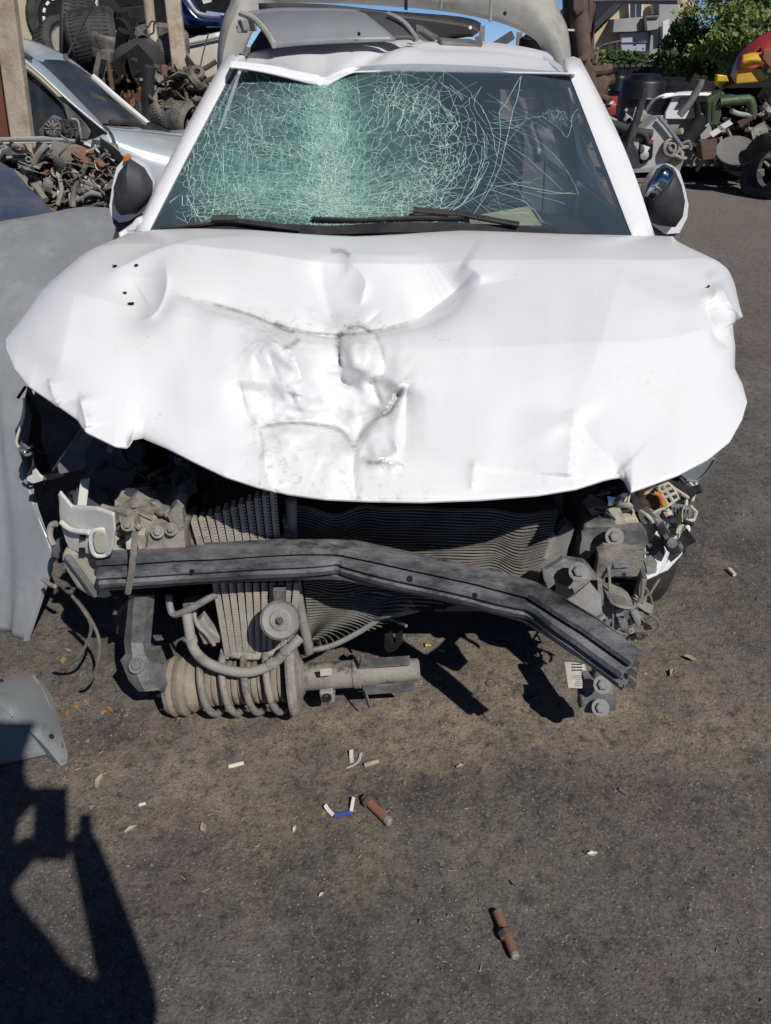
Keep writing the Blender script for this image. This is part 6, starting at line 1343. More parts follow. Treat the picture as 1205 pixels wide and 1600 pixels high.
for i in range(16):
    q = i/16*6.283; u = a*math.cos(q)+b*math.sin(q); v = -a*math.sin(q)+b*math.cos(q); p = c+d*.088+u*.142
    if p.z > c.z-.01 or i % 5 == 0:
        mb = MB(); mb.bar(p-v*.016, p+v*.016, .020, .012, d); mb.build('bright_slot', M['white_plastic'], t, bevel=.004)
tyre(P(122, 68, y=6.6), (-.9, -.25, .2), .30, .22, 'black tyre lying flat under the slotted wheel', .6)
tyre(P(150, 62, y=6.3), (1, .15, .1), .19, .34, 'tyre with worn chevron tread seen edge-on right of the antenna', .6, 'rubber')
tyre(P(172, 72, y=6.2), (.25, -.2, 1), .13, .17, 'grey dusty tyre end beside the round hub cover', .6, 'rubber_dusty')
tyre(P(110, 88, y=6.7), (.8, -.5, .5), .26, .2, 'pale-rimmed tyre low behind the silver roof', .7, 'rubber', 'hose', 'tyre')
tyre(P(264, 92, y=6.2), (.9, -.3, .3), .14, .20, 'dusty tyre leaning against the rusty post', .6, 'rubber_dusty')
tyre(P(252, 66, y=6.6), (.1, -.3, 1), .2, .16, 'tyre lying under the leaning rusty pipes', .6, 'rubber_dusty')
tyre(P(272, 148, y=5.8), (.5, -.6, .6), .16, .16, 'small tyre wedged low beside the bent pipe', .6, 'rubber')
for a_, b_, y_, s_ in ((250, 178, 5.6, 'dusty ribbed tyre piece lowest in the heap, left'), (282, 186, 5.55, 'dusty ribbed tyre piece lowest in the heap, right')):
    tyre(P(a_, b_, y=y_), (.8, -.4, .45 if a_ < 260 else -.2), .13, .22, s_, .6, 'rubber_dusty')
# round seat-like cover, hubs, orange block, damper
sc = thing('headrest_seat', 'worn dark car seat back standing on top of the engine block', 'car seat', tuple(P(212, 120, y=5.9)))
mb = MB(); o_ = [(172, 112), (171, 92), (178, 74), (196, 64), (216, 63), (238, 68), (252, 84), (256, 108), (250, 118), (232, 121), (200, 120)]
cc = P(213, 94, y=5.9); fr_ = [P(a, b, y=5.95) for a, b in o_]; mb.grid([[p+Vector((0, .12, 0)) for p in fr_+[fr_[0]]], [p for p in fr_+[fr_[0]]], [cc.lerp(p, .82)+Vector((0, -.06, 0)) for p in fr_+[fr_[0]]], [cc.lerp(p, .3)+Vector((0, -.09, 0)) for p in fr_+[fr_[0]]], [cc.lerp(p, .02)+Vector((0, -.09, 0)) for p in fr_+[fr_[0]]]]); mb.build('backrest', M['seat'], sc, smooth=True, sub=1)
platepx([(200, 66), (206, 60), (232, 60), (242, 68), (236, 84), (210, 80)], 6.05, .15).build('bolster', M['rubber'], sc, bevel=.03)
tubepx([(174, 112, 5.86), (200, 121, 5.84), (240, 120, 5.84)], .012).build('seat_piping', M['hose'], sc, smooth=True)
ob = thing('rusty_engine', 'rusty orange engine block under the car seat', 'engine', tuple(P(206, 160, y=5.9)))
mb = MB(); mb.plate([P(a, b, y=5.85) for a, b in ((174, 122), (232, 122), (230, 172), (206, 176), (182, 160))], (0, .35, 0)); mb.rumple(.015, 12); mb.build('block', M['rust_brown'], ob, bevel=.01)
platepx([(190, 140), (226, 138), (226, 162), (206, 166), (186, 152)], 5.80, .1).rumple(.010, 16).build('orange_face', M['orange_engine'], ob, bevel=.01)
for x in (180, 192, 204, 216, 226):
    mb = MB(); mb.lathe(P(x, 130, y=5.82), (0, -1, .2), [(0, .022), (.02, .022), (.024, .014)], 12); mb.build('port', M['dark'], ob)
    mb = MB(); mb.lathe(P(x-4, 125, y=5.81), (0, -1, .2), [(0, .010), (.02, .010)], 8); mb.build('stud', M['hose'], ob)
for x in (196, 210, 222):
    mb = MB(); mb.box(P(x, 150, y=5.78), (.02, .02, .07)); mb.build('casting_rib', M['orange_engine'], ob, bevel=.004)
mb = MB(); mb.box(P(206, 180, y=6.0)-Vector((0, 0, .4)), (.5, .4, .8)); mb.rumple(.03, 6); mb.build('lower_block', M['dark'], ob, bevel=.03)
da = thing('gas_damper', 'black telescopic damper standing upright before the orange block', 'shock absorber', tuple(P(236, 186, y=5.5)))
mb = MB(); mb.bar(P(229, 100, y=5.5), P(231, 128, y=5.5), .016, .016, (0, 1, 0)); mb.build('rod', M['black_plastic'], da, bevel=.004)
mb = MB(); p = P(233, 122, y=5.5); mb.lathe(P(231, 188, y=5.5), p-P(231, 188, y=5.5), [(0, .036), (.30, .036), (.31, .024)], 16); mb.build('cylinder', M['black_plastic'], da, smooth=True, ang=30)
platepx([(242, 128), (250, 132), (250, 180), (240, 182)], 5.6, .08).build('bracket', M['navy_plastic'], da, bevel=.006)
cv = thing('hub_carrier', 'dusty wheel hub carrier with a forked arm left of the car seat', 'car part', tuple(P(158, 110, y=5.9)))
platepx([(150, 84), (160, 76), (172, 80), (172, 100), (164, 120), (168, 136), (150, 128), (144, 116)], 5.8, .12).rumple(.01, 14).build('knuckle', M['rubber_dusty'], cv, bevel=.01)
platepx([(158, 92), (166, 94), (160, 118), (154, 112)], 5.78, .04).build('fork_gap', M['dark'], cv); tubepx([(169, 96, 5.75), (174, 130, 5.75), (176, 140, 5.75)], .016).build('tie_rod', M['rust_brown'], cv)
# pipes and posts
for pts, r, lab_ in (([(230, -20, 6.2), (236, 40, 6.2), (242, 66, 6.15), (246, 76, 6.15)], .035, 'upper leaning rusty pipe with a wire loop'), ([(256, 104, 5.7), (260, 130, 5.65), (268, 150, 5.6), (290, 166, 5.55), (306, 176, 5.5)], .026, 'bent rusty pipe curving down beside the tyres')):
    tag(tubepx(pts, r, 12).build('rusty_pipe', M['post' if r > .03 else 'rust_brown'], smooth=True), lab_, 'pipe', 'rusty pipes in the heap')
wl_ = tubepx([(227, 40, 6.1), (232, 42, 6.08), (236, 34, 6.08), (242, 34, 6.1), (240, 40, 6.2)], .006).build('wire_loop', M['rust_brown'], smooth=True); tag(wl_, 'wire loop twisted round the leaning pipe', 'wire')
rp = MB(); rp.bar(P(268, -20, y=6.0), P(284, 126, y=5.9), .10, .05, (0, 1, 0)); tag(rp.build('rusty_post', M['post'], bevel=.01), 'tall rust-streaked cream post leaning right of the pipes', 'post')
# blue wreck and cream van panel
bw = thing('blue_wreck', 'shiny blue wrecked car body on top of the cream van', 'car', tuple(P(310, 30, y=7.2)))
sheetpx([[(272, -20, 7.2), (300, -6, 7.2), (318, 20, 7.2), (360, 24, 7.2)], [(276, 10, 7.1), (296, 16, 7.1), (316, 30, 7.1), (360, 30, 7.1)], [(280, 42, 7.1), (300, 42, 7.1), (330, 42, 7.1), (360, 42, 7.1)]]).build('door_sill', M['paint_blue'], bw, smooth=True, solid=.03)
tubepx([(284, -20, 7.06), (296, 4, 7.04), (312, 22, 7.04), (344, 25, 7.04)], .018).build('door_seal', M['grey_panel'], bw, smooth=True)
platepx([(296, -20), (350, -20), (350, 20), (316, 16)], 7.3, .5).build('cabin_gap', M['dark'], bw); platepx([(316, 0), (330, -2), (330, 3), (318, 6)], 7.2, .03).build('white_rag', M['white_plastic'], bw)
platepx([(272, 43), (360, 42), (360, 52), (282, 56)], 7.15, .4).build('underside', M['dark'], bw)
cvn = thing('cream_van', 'dirty cream van side half hidden behind the left windscreen pillar', 'van', tuple(P(300, 200, y=6.8)))
sheetpx([[(244, 72, 6.8), (284, 64, 6.8), (345, 50, 6.8)], [(250, 80, 6.75), (286, 72, 6.75), (345, 60, 6.75)], [(270, 150, 6.75), (300, 150, 6.75), (345, 150, 6.75)], [(270, 330, 6.8), (300, 330, 6.8), (345, 330, 6.8)]]).build('van_side', M['paint_cream'], cvn, smooth=True, solid=.02)
tubepx([(252, 79, 6.73), (290, 70, 6.73), (345, 58, 6.73)], .008).build('gutter', M['hose'], cvn, smooth=True)
for q, r in (([(288, 122, 6.0), (315, 110, 6.0), (338, 96, 6.0)], .016), ([(312, 132, 5.6), (325, 126, 5.6), (345, 115, 5.6)], .014), ([(290, 124, 5.7), (310, 134, 5.6), (320, 152, 5.6)], .022)):
    tag(tubepx(q, r, 6, 2).build('angle_iron', M['rust_brown']), {(.016): 'upper thin rusty bar in front of the cream van', .014: 'lower thin rusty bar near the windscreen pillar', .022: 'bent angle iron with a corner beside the pillar'}[r], 'bar', 'rusty bars by the van')
tag(tubepx([(326, 52, 6.5), (316, 90, 6.4), (308, 132, 6.2), (302, 152, 6.0)], .006, 6).build('hanging_cable', M['trim_dark'], smooth=True), 'thin cable hanging down in front of the cream van', 'cable')
# filler scrap under the heap
mb = MB(); mb.box((-1.75, 6.5, .55), (1.9, .5, 1.1)); mb.rumple(.05, 3); mb.build('scrap_mound', M['dark'], kind='stuff', bevel=.04)
junk(120, (185, 322), (122, 230), (5.7, 6.3), 'scrap_metal', 'dark', 61, None, .15)
junk(50, (240, 316), (108, 190), (5.5, 5.9), 'scrap_rubber', 'rubber_dusty', 62, None, .12)
junk(40, (240, 316), (110, 190), (5.5, 5.9), 'rusty_scrap', 'rust_brown', 63, None, .09)
junk(26, (236, 312), (110, 180), (5.5, 5.8), 'pale_scrap', 'hose', 64, None, .05)
junk(60, (140, 200), (40, 130), (6.2, 7.2), 'scrap_metal', 'dark', 65, None, .2)

# ================================================================== things stacked on the roof
ab = thing('bumper_cover', 'big upturned beige-grey bumper cover arching over the roof of the white car', 'bumper', (0, 4.6, 1.40))
sheetpx([[(338, 330, 4.25), (339, 130, 4.25), (342, 60, 4.28), (358, 6, 4.32), (400, -40, 4.4), (640, -50, 4.5), (830, -40, 4.4), (876, 20, 4.32), (890, 60, 4.28), (894, 130, 4.25), (898, 250, 4.25)],
         [(344, 330, 4.14), (346, 130, 4.14), (352, 70, 4.16), (368, 26, 4.2), (410, -14, 4.28), (640, -10, 4.36), (800, -8, 4.28), (850, 30, 4.2), (874, 70, 4.16), (884, 130, 4.14), (890, 250, 4.14)],
         [(372, 330, 4.18), (374, 130, 4.18), (382, 84, 4.2), (400, 44, 4.24), (440, 6, 4.32), (640, 12, 4.40), (760, 30, 4.32), (820, 52, 4.24), (846, 76, 4.2), (858, 130, 4.18), (866, 250, 4.18)]]).build('cover_skin', M['bumper_grey'], ab, smooth=True, ang=40, solid=.008)
platepx([(632, -20), (637, -20), (637, 16), (632, 15)], 4.10, .03).build('slot', M['dark'], ab)
for a, b in ((690, 14), (768, 34)): tubepx([(a, -20, 4.20), (a-2, b, 4.24)], .008, 6, 2).build('moulded_rib', M['bumper_grey'], ab)
mb = MB(); mb.lathe(P(789, 21, y=4.18), (0, -1, 0), [(0, .009), (.004, .009)], 10); mb.build('clip_hole', M['dark'], ab)
mb = MB(); mb.lathe(P(376, 88, y=4.13), (0, -1, 0), [(0, .012), (.004, .012)], 10); mb.build('clip_hole', M['dark'], ab)
for a in (362, 371): platepx([(a, 86), (a+5, 86), (a+5, 93), (a, 93)], 4.10, .02).build('clip_tab', M['white_plastic'], ab)
rpn = thing('roof_panel', 'grey curved bonnet piece lying across the left of the white roof', 'car part', (-.3, 3.6, 1.42))
sheetpx([[(430, 71, 3.42), (470, 67, 3.42), (520, 64, 3.42), (560, 62, 3.42), (618, 60, 3.44)], [(414, 42, 3.5), (455, 38, 3.5), (510, 36, 3.5), (556, 36, 3.5), (598, 42, 3.5)], [(394, 24, 3.66), (440, 19, 3.66), (500, 17, 3.66), (548, 18, 3.66), (572, 22, 3.64)], [(372, 20, 3.9), (430, 12, 3.9), (500, 12, 3.9), (545, 14, 3.9), (560, 16, 3.9)]]).build('panel_skin', M['grey_panel2'], rpn, smooth=True, solid=.012)
sheetpx([[(552, 17, 3.70), (600, 20, 3.74), (618, 30, 3.7)], [(580, 32, 3.58), (622, 34, 3.6), (634, 46, 3.6)], [(616, 59, 3.48), (640, 58, 3.5), (650, 62, 3.5)]]).build('dark_end', M['trim_dark'], rpn, smooth=True, solid=.01)
tubepx([(376, 20, 3.60), (398, 30, 3.56), (418, 52, 3.46), (429, 71, 3.40)], .012).build('inner_hem', M['bumper_grey'], rpn, smooth=True)
tubepx([(606, 22, 3.62), (632, 36, 3.56), (652, 62, 3.5)], .010).build('outer_hem', M['grey_panel'], rpn, smooth=True)
mb = MB(); mb.box(P(386, 40, y=3.6), (.06, .05, .04), .5); mb.box(P(378, 46, y=3.6), (.04, .04, .03), .2); mb.rumple(.012, 30); mb.build('hinge_remains', M['hose'], rpn, bevel=.004)
mb = MB(); mb.lathe(P(561, 53, y=3.40), (0, -.6, .8), [(-.004, .006), (.004, .006)], 8); mb.build('hole', M['dark'], rpn)
bs2 = thing('black_bumper_pieces', 'black plastic bumper and broken trim piled behind the grey roof panel', 'bumper', (.2, 4.0, 1.42))
sheetpx([[(405, 8, 4.05), (500, 8, 4.05), (600, 16, 4.05), (720, 26, 4.05), (752, 36, 4.05)], [(405, 13, 4.0), (500, 14, 4.0), (600, 24, 4.0), (720, 40, 4.0), (748, 50, 4.0)], [(420, 100, 4.05), (500, 90, 4.05), (600, 80, 4.05), (715, 60, 4.05), (738, 58, 4.05)]]).build('black_bumper', M['black_plastic'], bs2, smooth=True, solid=.02)
platepx([(386, 120), (392, 72), (410, 44), (430, 70), (470, 90)], 3.95, .03).build('dark_backing', M['black_plastic'], bs2)
sheetpx([[(684, 58, 3.7), (710, 60, 3.7), (740, 62, 3.7), (756, 72, 3.7)], [(690, 64, 3.62), (712, 66, 3.62), (740, 70, 3.62), (756, 75, 3.62)]]).build('grey_trim', M['grey_plastic'], bs2, smooth=True, solid=.03)
platepx([(650, 38), (660, 40), (674, 50), (686, 56), (680, 64), (660, 64), (652, 54)], 3.7, .02).build('vent_grille', M['grey_plastic'], bs2); 
for i in range(4): tubepx([(656+i*4, 44+i*3, 3.69), (668+i*4, 50+i*3, 3.69)], .003, 5, 1).build('vent_slat', M['grey_plastic'], bs2)
mb = MB(); mb.lathe(P(735, 43, y=3.96), (0, -1, 0), [(0, .007), (.004, .007)], 10); mb.build('pale_hole', M['white_plastic'], bs2)
platepx([(742, 58), (750, 55), (756, 72), (748, 72)], 3.72, .02).build('grey_flap', M['grey_plastic'], bs2)
tube_ = MB(); tube_.bar(P(768, 76, y=4.05), P(802, 54, y=4.05), .036, .036); tag(tube_.build('square_tube', M['navy_plastic'], bevel=.005), 'dark square tube sticking up behind the roof', 'tube')

# far structures seen through the arch
for i, (a, y0, y1) in enumerate(((754, 40, 74), (812, 50, 78), (838, 62, 80))):
    b = P(a, y1, y=16); t_ = P(a, y0, y=16); mb = MB(); mb.bar(Vector((b.x, 16, 0)), t_, .09, .09, (0, 1, 0)); tag(mb.build('far_pole', M['hose']), ['tallest thin pole seen through the bumper arch', 'thin pole in the middle of the arch opening', 'short pole by the domed scrap'][i], 'pole', 'far poles')
mb = MB(); mb.lathe(P(858, 84, y=15), (0, 0, 1), [(0, .55), (.2, .5), (.36, .3), (.42, .02)], 20); mb.rumple(.08, 3); o = mb.build('dome_scrap', M['dark'], smooth=True); tag(o, 'dark domed heap of scrap seen through the bumper arch', 'scrap')
# ================================================================== background, right
# scrap column of rusty iron
rc = thing('rusty_iron_stack', 'tall stack of rusty iron pipes and plates right of the white roof', 'scrap', tuple(P(905, 140, y=7.5)))
for q, r in (([(888, -20, 7.5), (890, 30, 7.5), (896, 100, 7.5)], .05), ([(902, -20, 7.4), (906, 40, 7.4), (912, 96, 7.4)], .075), ([(922, 0, 7.6), (918, 50, 7.6)], .03)):
    tubepx(q, r, 12, 3).build('rusty_pipe', M['rust_brown'], rc, smooth=True)
for q, y_ in (([(894, -10), (912, -8), (914, 18), (902, 26), (894, 14)], 7.3), ([(906, 90), (920, 92), (932, 110), (934, 140), (924, 156), (908, 120), (900, 106)], 7.2), ([(884, 66), (900, 68), (902, 84), (886, 86)], 7.4), ([(896, 100), (908, 104), (906, 118), (894, 112)], 7.3)):
    platepx(q, y_, .06).rumple(.02, 8).build('rusty_plate', M['rust_brown'], rc, bevel=.008)
platepx([(886, 45), (904, 46), (904, 49), (886, 48)], 7.35, .05).build('white_bar', M['white_plastic'], rc); platepx([(886, 48), (902, 50), (900, 72), (888, 70)], 7.6, .04).build('pale_plate', M['cream'], rc)
junk(60, (886, 932), (105, 205), (7.2, 7.8), 'rusty_lumps', 'rust_brown', 73, rc, .17)
# house
hx = lambda a, b, y=22.: P(a, b, y=y)
hs = thing('gable_house', 'cream gabled house with a grey balcony and pale blue garage door behind the yard', 'house', tuple(hx(980, 120)))
HZ = 0
def hplate(pts, y, th, name, m, **k): mb = MB(); mb.plate([hx(a, b, y) for a, b in pts], (0, th, 0)); return mb.build(name, M[m], hs, **k)
hplate([(922, 150), (926, 56), (950, 30), (985, -10), (1010, -40), (1085, -20), (1085, 150)], 22.4, 4, 'house_wall', 'cream_wall')
mb = MB(); mb.grid([[hx(914, 58, 22.2), hx(990, -18, 22.2)], [hx(914, 58, 22.2)+Vector((0, 5, .4)), hx(990, -18, 22.2)+Vector((0, 5, .4))]]); mb.build('roof_slope', M['trim_dark'], hs, solid=.06)
mb = MB(); mb.bar(hx(915, 57, 22.32), hx(992, -20, 22.32), .14, .12, (0, 1, 0)); mb.build('verge_board', M['trim_dark'], hs)
hplate([(960, 30), (1008, 26), (1008, 47), (990, 49), (958, 50)], 21.9, .5, 'balcony', 'concrete'); hplate([(1008, 25), (1030, 24), (1030, 45), (1010, 48)], 21.8, .6, 'balcony_end', 'concrete')
hplate([(1009, 26), (1029, 25), (1029, 28), (1009, 29)], 21.76, .03, 'balcony_rail', 'trim_dark'); hplate([(1006, 24), (1010, 24), (1012, 48), (1008, 48)], 21.75, .1, 'balcony_post', 'trim_dark')
w_ = hplate([(981, -20), (1006, -20), (1004, 28), (984, 29)], 22.2, .1, 'window', 'white_plastic'); mb = MB(); mb.plate([hx(a, b, 22.18) for a, b in ((986, -20), (994, -20), (993, 28), (986, 28))], (0, .03, 0)); mb.build('pane', M['glass_far'], w_)
mb = MB(); mb.plate([hx(a, b, 22.18) for a, b in ((996, -20), (1004, -20), (1002, 28), (995, 28))], (0, .03, 0)); mb.build('pane', M['glass_far'], w_)
hplate([(972, 52), (1014, 50), (1012, 130), (968, 130)], 22.0, .2, 'garage_door', 'door_blue')
for i in range(1, 5): hplate([(972, 52+i*14), (1012, 51+i*14), (1012, 52+i*14), (972, 53+i*14)], 21.97, .04, 'door_groove', 'silver_trim')
hplate([(1018, 48), (1030, 46), (1024, 130), (1010, 130)], 21.9, .2, 'porch_pillar', 'concrete'); hplate([(1030, -10), (1060, -20), (1060, 130), (1032, 130)], 21.9, .3, 'side_wall', 'concrete')
hplate([(1036, 34), (1046, 30), (1044, 56), (1036, 58)], 21.7, .1, 'side_window', 'white_plastic'); hplate([(922, 62), (930, 60), (930, 78), (922, 78)], 22.2, .15, 'side_panel', 'concrete')
hplate([(1018, -4), (1022, -6), (1022, 22), (1018, 22)], 22.1, .1, 'window_frame', 'silver_trim')
nb2 = thing('neighbour_house', 'grey block with a corrugated eave behind the rusty iron', 'house', tuple(P(912, 100, y=30)))
mb = MB(); mb.plate([P(a, b, y=30) for a, b in ((880, 140), (880, 22), (946, 20), (946, 140))], (0, 4, 0)); mb.build('wall', M['concrete'], nb2)
mb = MB()
for i in range(14): mb.bar(P(884+i*4.6, 20, y=29.4), P(884+i*4.6, 17, y=31), .09, .10); 
mb.build('corrugated_eave', M['trim_dark'], nb2)
mb = MB(); mb.plate([P(a, b, y=29.9) for a, b in ((926, 28), (940, 27), (940, 50), (926, 50))], (0, .05, 0)); mb.build('window', M['door_blue'], nb2)
tag(tubepx([(912, 4, 20), (960, 2, 19), (1062, 2, 17)], .05, 6, 2).build('overhead_pipe', M['hose']), 'horizontal pipe crossing above the house front', 'pipe')
tag(tubepx([(926, 5, 19.5), (924, 40, 19.5), (922, 140, 19.5)], .07, 6, 1).build('rusty_mast', M['rust_brown']), 'thin rusty mast standing before the grey block', 'pole')
# fence with bars
fe = thing('bar_fence', 'dark metal bar fence in front of the house', 'fence', tuple(P(980, 130, y=19)))
for a in range(925, 1062, 9):
    mb = MB(); mb.bar(P(a, 100, y=19), P(a-2, 128, y=19), .05, .03, (0, 1, 0)); mb.build('bar', M['trim_dark'], fe)
for yy in (104, 113, 122):
    mb = MB(); mb.bar(P(924, yy, y=19.05), P(1062, yy, y=19.05), .04, .06); mb.build('rail', M['trim_dark'], fe)
for q in ([(928, 78, 20.5), (944, 70, 20.5), (970, 64, 20.5)], [(928, 92, 20.5), (970, 84, 20.5)], [(936, 66, 20.5), (936, 96, 20.5)], [(952, 66, 20.5), (951, 96, 20.5)], [(964, 66, 20.5), (963, 96, 20.5)]): tubepx(q, .03, 5, 1).build('gate_bar', M['trim_dark'], fe)

# foliage
def leaf_mat(n, c1, c2): 
    m = pmat(n, c1, c2, .5, 0, 3.2, bump=0); nt = m.node_tree; b = nt.nodes['Principled BSDF']; tr_ = nt.nodes.new('ShaderNodeBsdfTranslucent'); mx = nt.nodes.new('ShaderNodeMixShader'); mx.inputs[0].default_value = .4
    src = b.inputs['Base Color'].links[0].from_socket; nt.links.new(src, tr_.inputs[0]); nt.links.new(b.outputs[0], mx.inputs[1]); nt.links.new(tr_.outputs[0], mx.inputs[2]); nt.links.new(mx.outputs[0], nt.nodes['Material Output'].inputs[0]); return m
LEAF = leaf_mat('tree_leaf', (.27, .34, .10), (.13, .19, .05)); LEAF2 = leaf_mat('hedge_leaf', (.10, .16, .05), (.05, .09, .03))
def leaves(center, rad, n, size, m, name, parent, seed, kind=None):
    g = np.random.default_rng(seed); lumps = g.normal(0, 1, (60, 3)); lumps /= np.linalg.norm(lumps, axis=1)[:, None]; lumps *= g.uniform(.35, 1., (60, 1)); k = g.integers(0, 60, n)
    p = lumps[k]+g.normal(0, .13, (n, 3)); p = p*np.array(rad)+np.array(center)
    nn = g.normal(0, .75, (n, 3))+np.array(SUN)*.9; nn /= np.linalg.norm(nn, axis=1)[:, None]; a = np.cross(nn, g.normal(0, 1, (n, 3))); a /= np.linalg.norm(a, axis=1)[:, None]; b = np.cross(nn, a); b /= np.linalg.norm(b, axis=1)[:, None]
    s = size*g.uniform(.6, 1.3, (n, 1)); V_ = np.stack([p-a*s, p+b*s*.45, p+a*s, p-b*s*.45], 1).reshape(-1, 3)
    base = np.array(BASE[parent.name]); me = bpy.data.meshes.new(name); me.from_pydata((V_-base).tolist(), [], [(4*i, 4*i+1, 4*i+2, 4*i+3) for i in range(n)]); me.materials.append(m)
    o = bpy.data.objects.new(name, me); C.objects.link(o); o.parent = parent
    if kind: o['kind'] = kind
    return o
tr = thing('leafy_tree', 'bushy green tree overhanging the yard at the top right', 'tree', (6.0, 15.5, 0))
mb = MB(); mb.tube(smoothpts([(5.9, 15.5, 0), (5.8, 15.4, 1.2), (6.0, 15.3, 2.4), (6.3, 15.4, 3.6)], 4), .16, 10); mb.build('trunk', M['bark'], tr, smooth=True)
for q in ([(5.8, 15.4, 1.2), (5.5, 14.8, 2.2), (5.3, 14.5, 2.8)], [(6.0, 15.3, 2.2), (7.0, 15.0, 3.0)], [(5.9, 15.3, 1.8), (5.6, 16.2, 3.2)]): mb = MB(); mb.tube(smoothpts(q, 4), .07, 8); mb.build('limb', M['bark'], tr, smooth=True)
leaves((5.85, 14.2, 1.50), (.95, .6, .50), 5200, .055, LEAF, 'crown', tr, 1, 'stuff'); leaves((6.2, 15.0, 1.98), (1.2, .7, .55), 6000, .055, LEAF, 'crown', tr, 2, 'stuff'); leaves((5.5, 15.4, 1.2), (.8, .6, .45), 3000, .055, LEAF2, 'crown', tr, 3, 'stuff')
leaves((5.2, 15.9, 1.3), (.4, .5, .6), 2000, .06, LEAF2, 'crown', tr, 6, 'stuff'); leaves((6.6, 15.9, 2.5), (1.3, .8, .6), 5000, .055, LEAF, 'crown', tr, 8, 'stuff')
hd_ = thing('clipped_hedge', 'dark green hedge below the garage door, along the fence', 'hedge', tuple(P(970, 118, y=19.8)))
c_ = P(968, 104, y=19.8); leaves(tuple(c_), (.75, .4, .30), 5000, .055, LEAF2, 'foliage', hd_, 4, 'stuff'); c_ = P(935, 106, y=19.8); leaves(tuple(c_), (.25, .3, .35), 1400, .055, LEAF, 'foliage', hd_, 5, 'stuff')
mb = MB(); mb.box((c_.x+.4, 19.8, .45), (1.6, .3, .9)); mb.build('stems', M['dark'], hd_)
# near-black upright sheet added to stand for the dark foliage beneath the tree
mb = MB(); q0 = P(1030, 160, y=14); mb.plate([Vector((4.2, 16.9, 0)), Vector((12, 16.9, 0)), Vector((12, 16.9, 1.15)), Vector((4.2, 16.9, 1.0))], (0, .2, 0)); o = mb.build('dark_foliage_sheet', M['dark']); tag(o, 'low near-black sheet standing for dark foliage below the tree', 'wall')

# drums, red thing, boxes
def drum(a, top, bot, r, y, lab_):
    t = thing('plastic_drum', lab_, 'drum', tuple(P(a, bot, y=y)), 'black drums by the fence'); p0, p1 = P(a, bot, y=y), P(a, top, y=y); H = (p1-p0).length
    mb = MB(); mb.lathe(p0, (0, 0, 1), [(0, r*.96), (H*.05, r), (H*.36, r), (H*.38, r*1.04), (H*.41, r), (H*.66, r), (H*.68, r*1.04), (H*.71, r), (H*.93, r), (H*.97, r*.95), (H, r*.8)], 28); mb.build('barrel', M['drum_black'], t, smooth=True, ang=40)
    mb = MB(); mb.lathe(p0+Vector((0, 0, H)), (0, 0, 1), [(0, r*.72), (.04, r*.72), (.05, r*.6)], 24); mb.build('lid', M['drum_black'], t, smooth=True, ang=40); return t
drum(993, 124, 215, .26, 10.5, 'tall black plastic drum with ribs standing behind the engine casting'); drum(1036, 128, 175, .32, 12.5, 'black drum half hidden behind the first drum')
drum(958, 118, 190, .12, 11.5, 'thin dark upright drum left of the tall drum')
rb = thing('red_car_part', 'red car wing with a pale stripe left of the black drum', 'car part', tuple(P(945, 180, y=8.5)))
sheetpx([[(920, 156, 8.6), (945, 150, 8.6), (966, 150, 8.6)], [(922, 166, 8.4), (945, 162, 8.4), (964, 160, 8.4)], [(930, 190, 8.4), (948, 186, 8.4), (962, 180, 8.4)]]).build('wing_skin', M['paint_red'], rb, smooth=True, solid=.02)
platepx([(926, 163), (960, 158), (958, 162), (928, 168)], 8.36, .02).build('pale_stripe', M['white_plastic'], rb); platepx([(925, 135), (946, 132), (955, 142), (930, 148)], 9.5, .05).rumple(.03, 8).build('pale_scrap', M['cream'], rb)
# white hatch
wc = thing('white_pickup', 'old white hatchback with angular windows beyond the engine casting', 'car', tuple(P(1065, 200, y=9.8)))
sheetpx([[(1040, 148, 9.9), (1062, 143, 10.0), (1090, 142, 10.1), (1120, 143, 10.2)], [(1034, 152, 9.7), (1060, 147, 9.7), (1090, 147, 9.7), (1118, 148, 9.7)]]).build('roof', M['white_plastic'], wc, smooth=True, solid=.02)
platepx([(1040, 176), (1055, 146), (1118, 145), (1124, 170), (1124, 186), (1040, 186)], 9.75, .04).build('rear_frame', M['white_plastic'], wc, bevel=.006)
platepx([(1057, 167), (1065, 153), (1110, 153), (1113, 167)], 9.72, .05).build('rear_glass', M['glass_far'], wc, bevel=.004)
platepx([(1012, 172), (1022, 158), (1040, 150), (1054, 149), (1044, 172), (1030, 176)], 9.85, .04).build('side_window', M['glass_far'], wc)
tubepx([(1006, 180, 9.8), (1020, 158, 9.8), (1038, 149, 9.8), (1056, 148, 9.8)], .02).build('door_frame', M['silver_trim'], wc, smooth=True)
platepx([(1040, 179), (1122, 179), (1124, 260), (1040, 260)], 9.8, .1).build('tail_panel', M['hose'], wc, bevel=.01); platepx([(1082, 184), (1092, 184), (1090, 200), (1080, 198)], 9.75, .03).build('tail_lamp', M['rust'], wc)
sheetpx([[(978, 168, 9.5), (1000, 180, 9.4), (1036, 180, 9.4)], [(970, 230, 9.3), (1000, 230, 9.2), (1036, 230, 9.2)]]).build('door_skin', M['paint_silver'], wc, smooth=True, solid=.02)
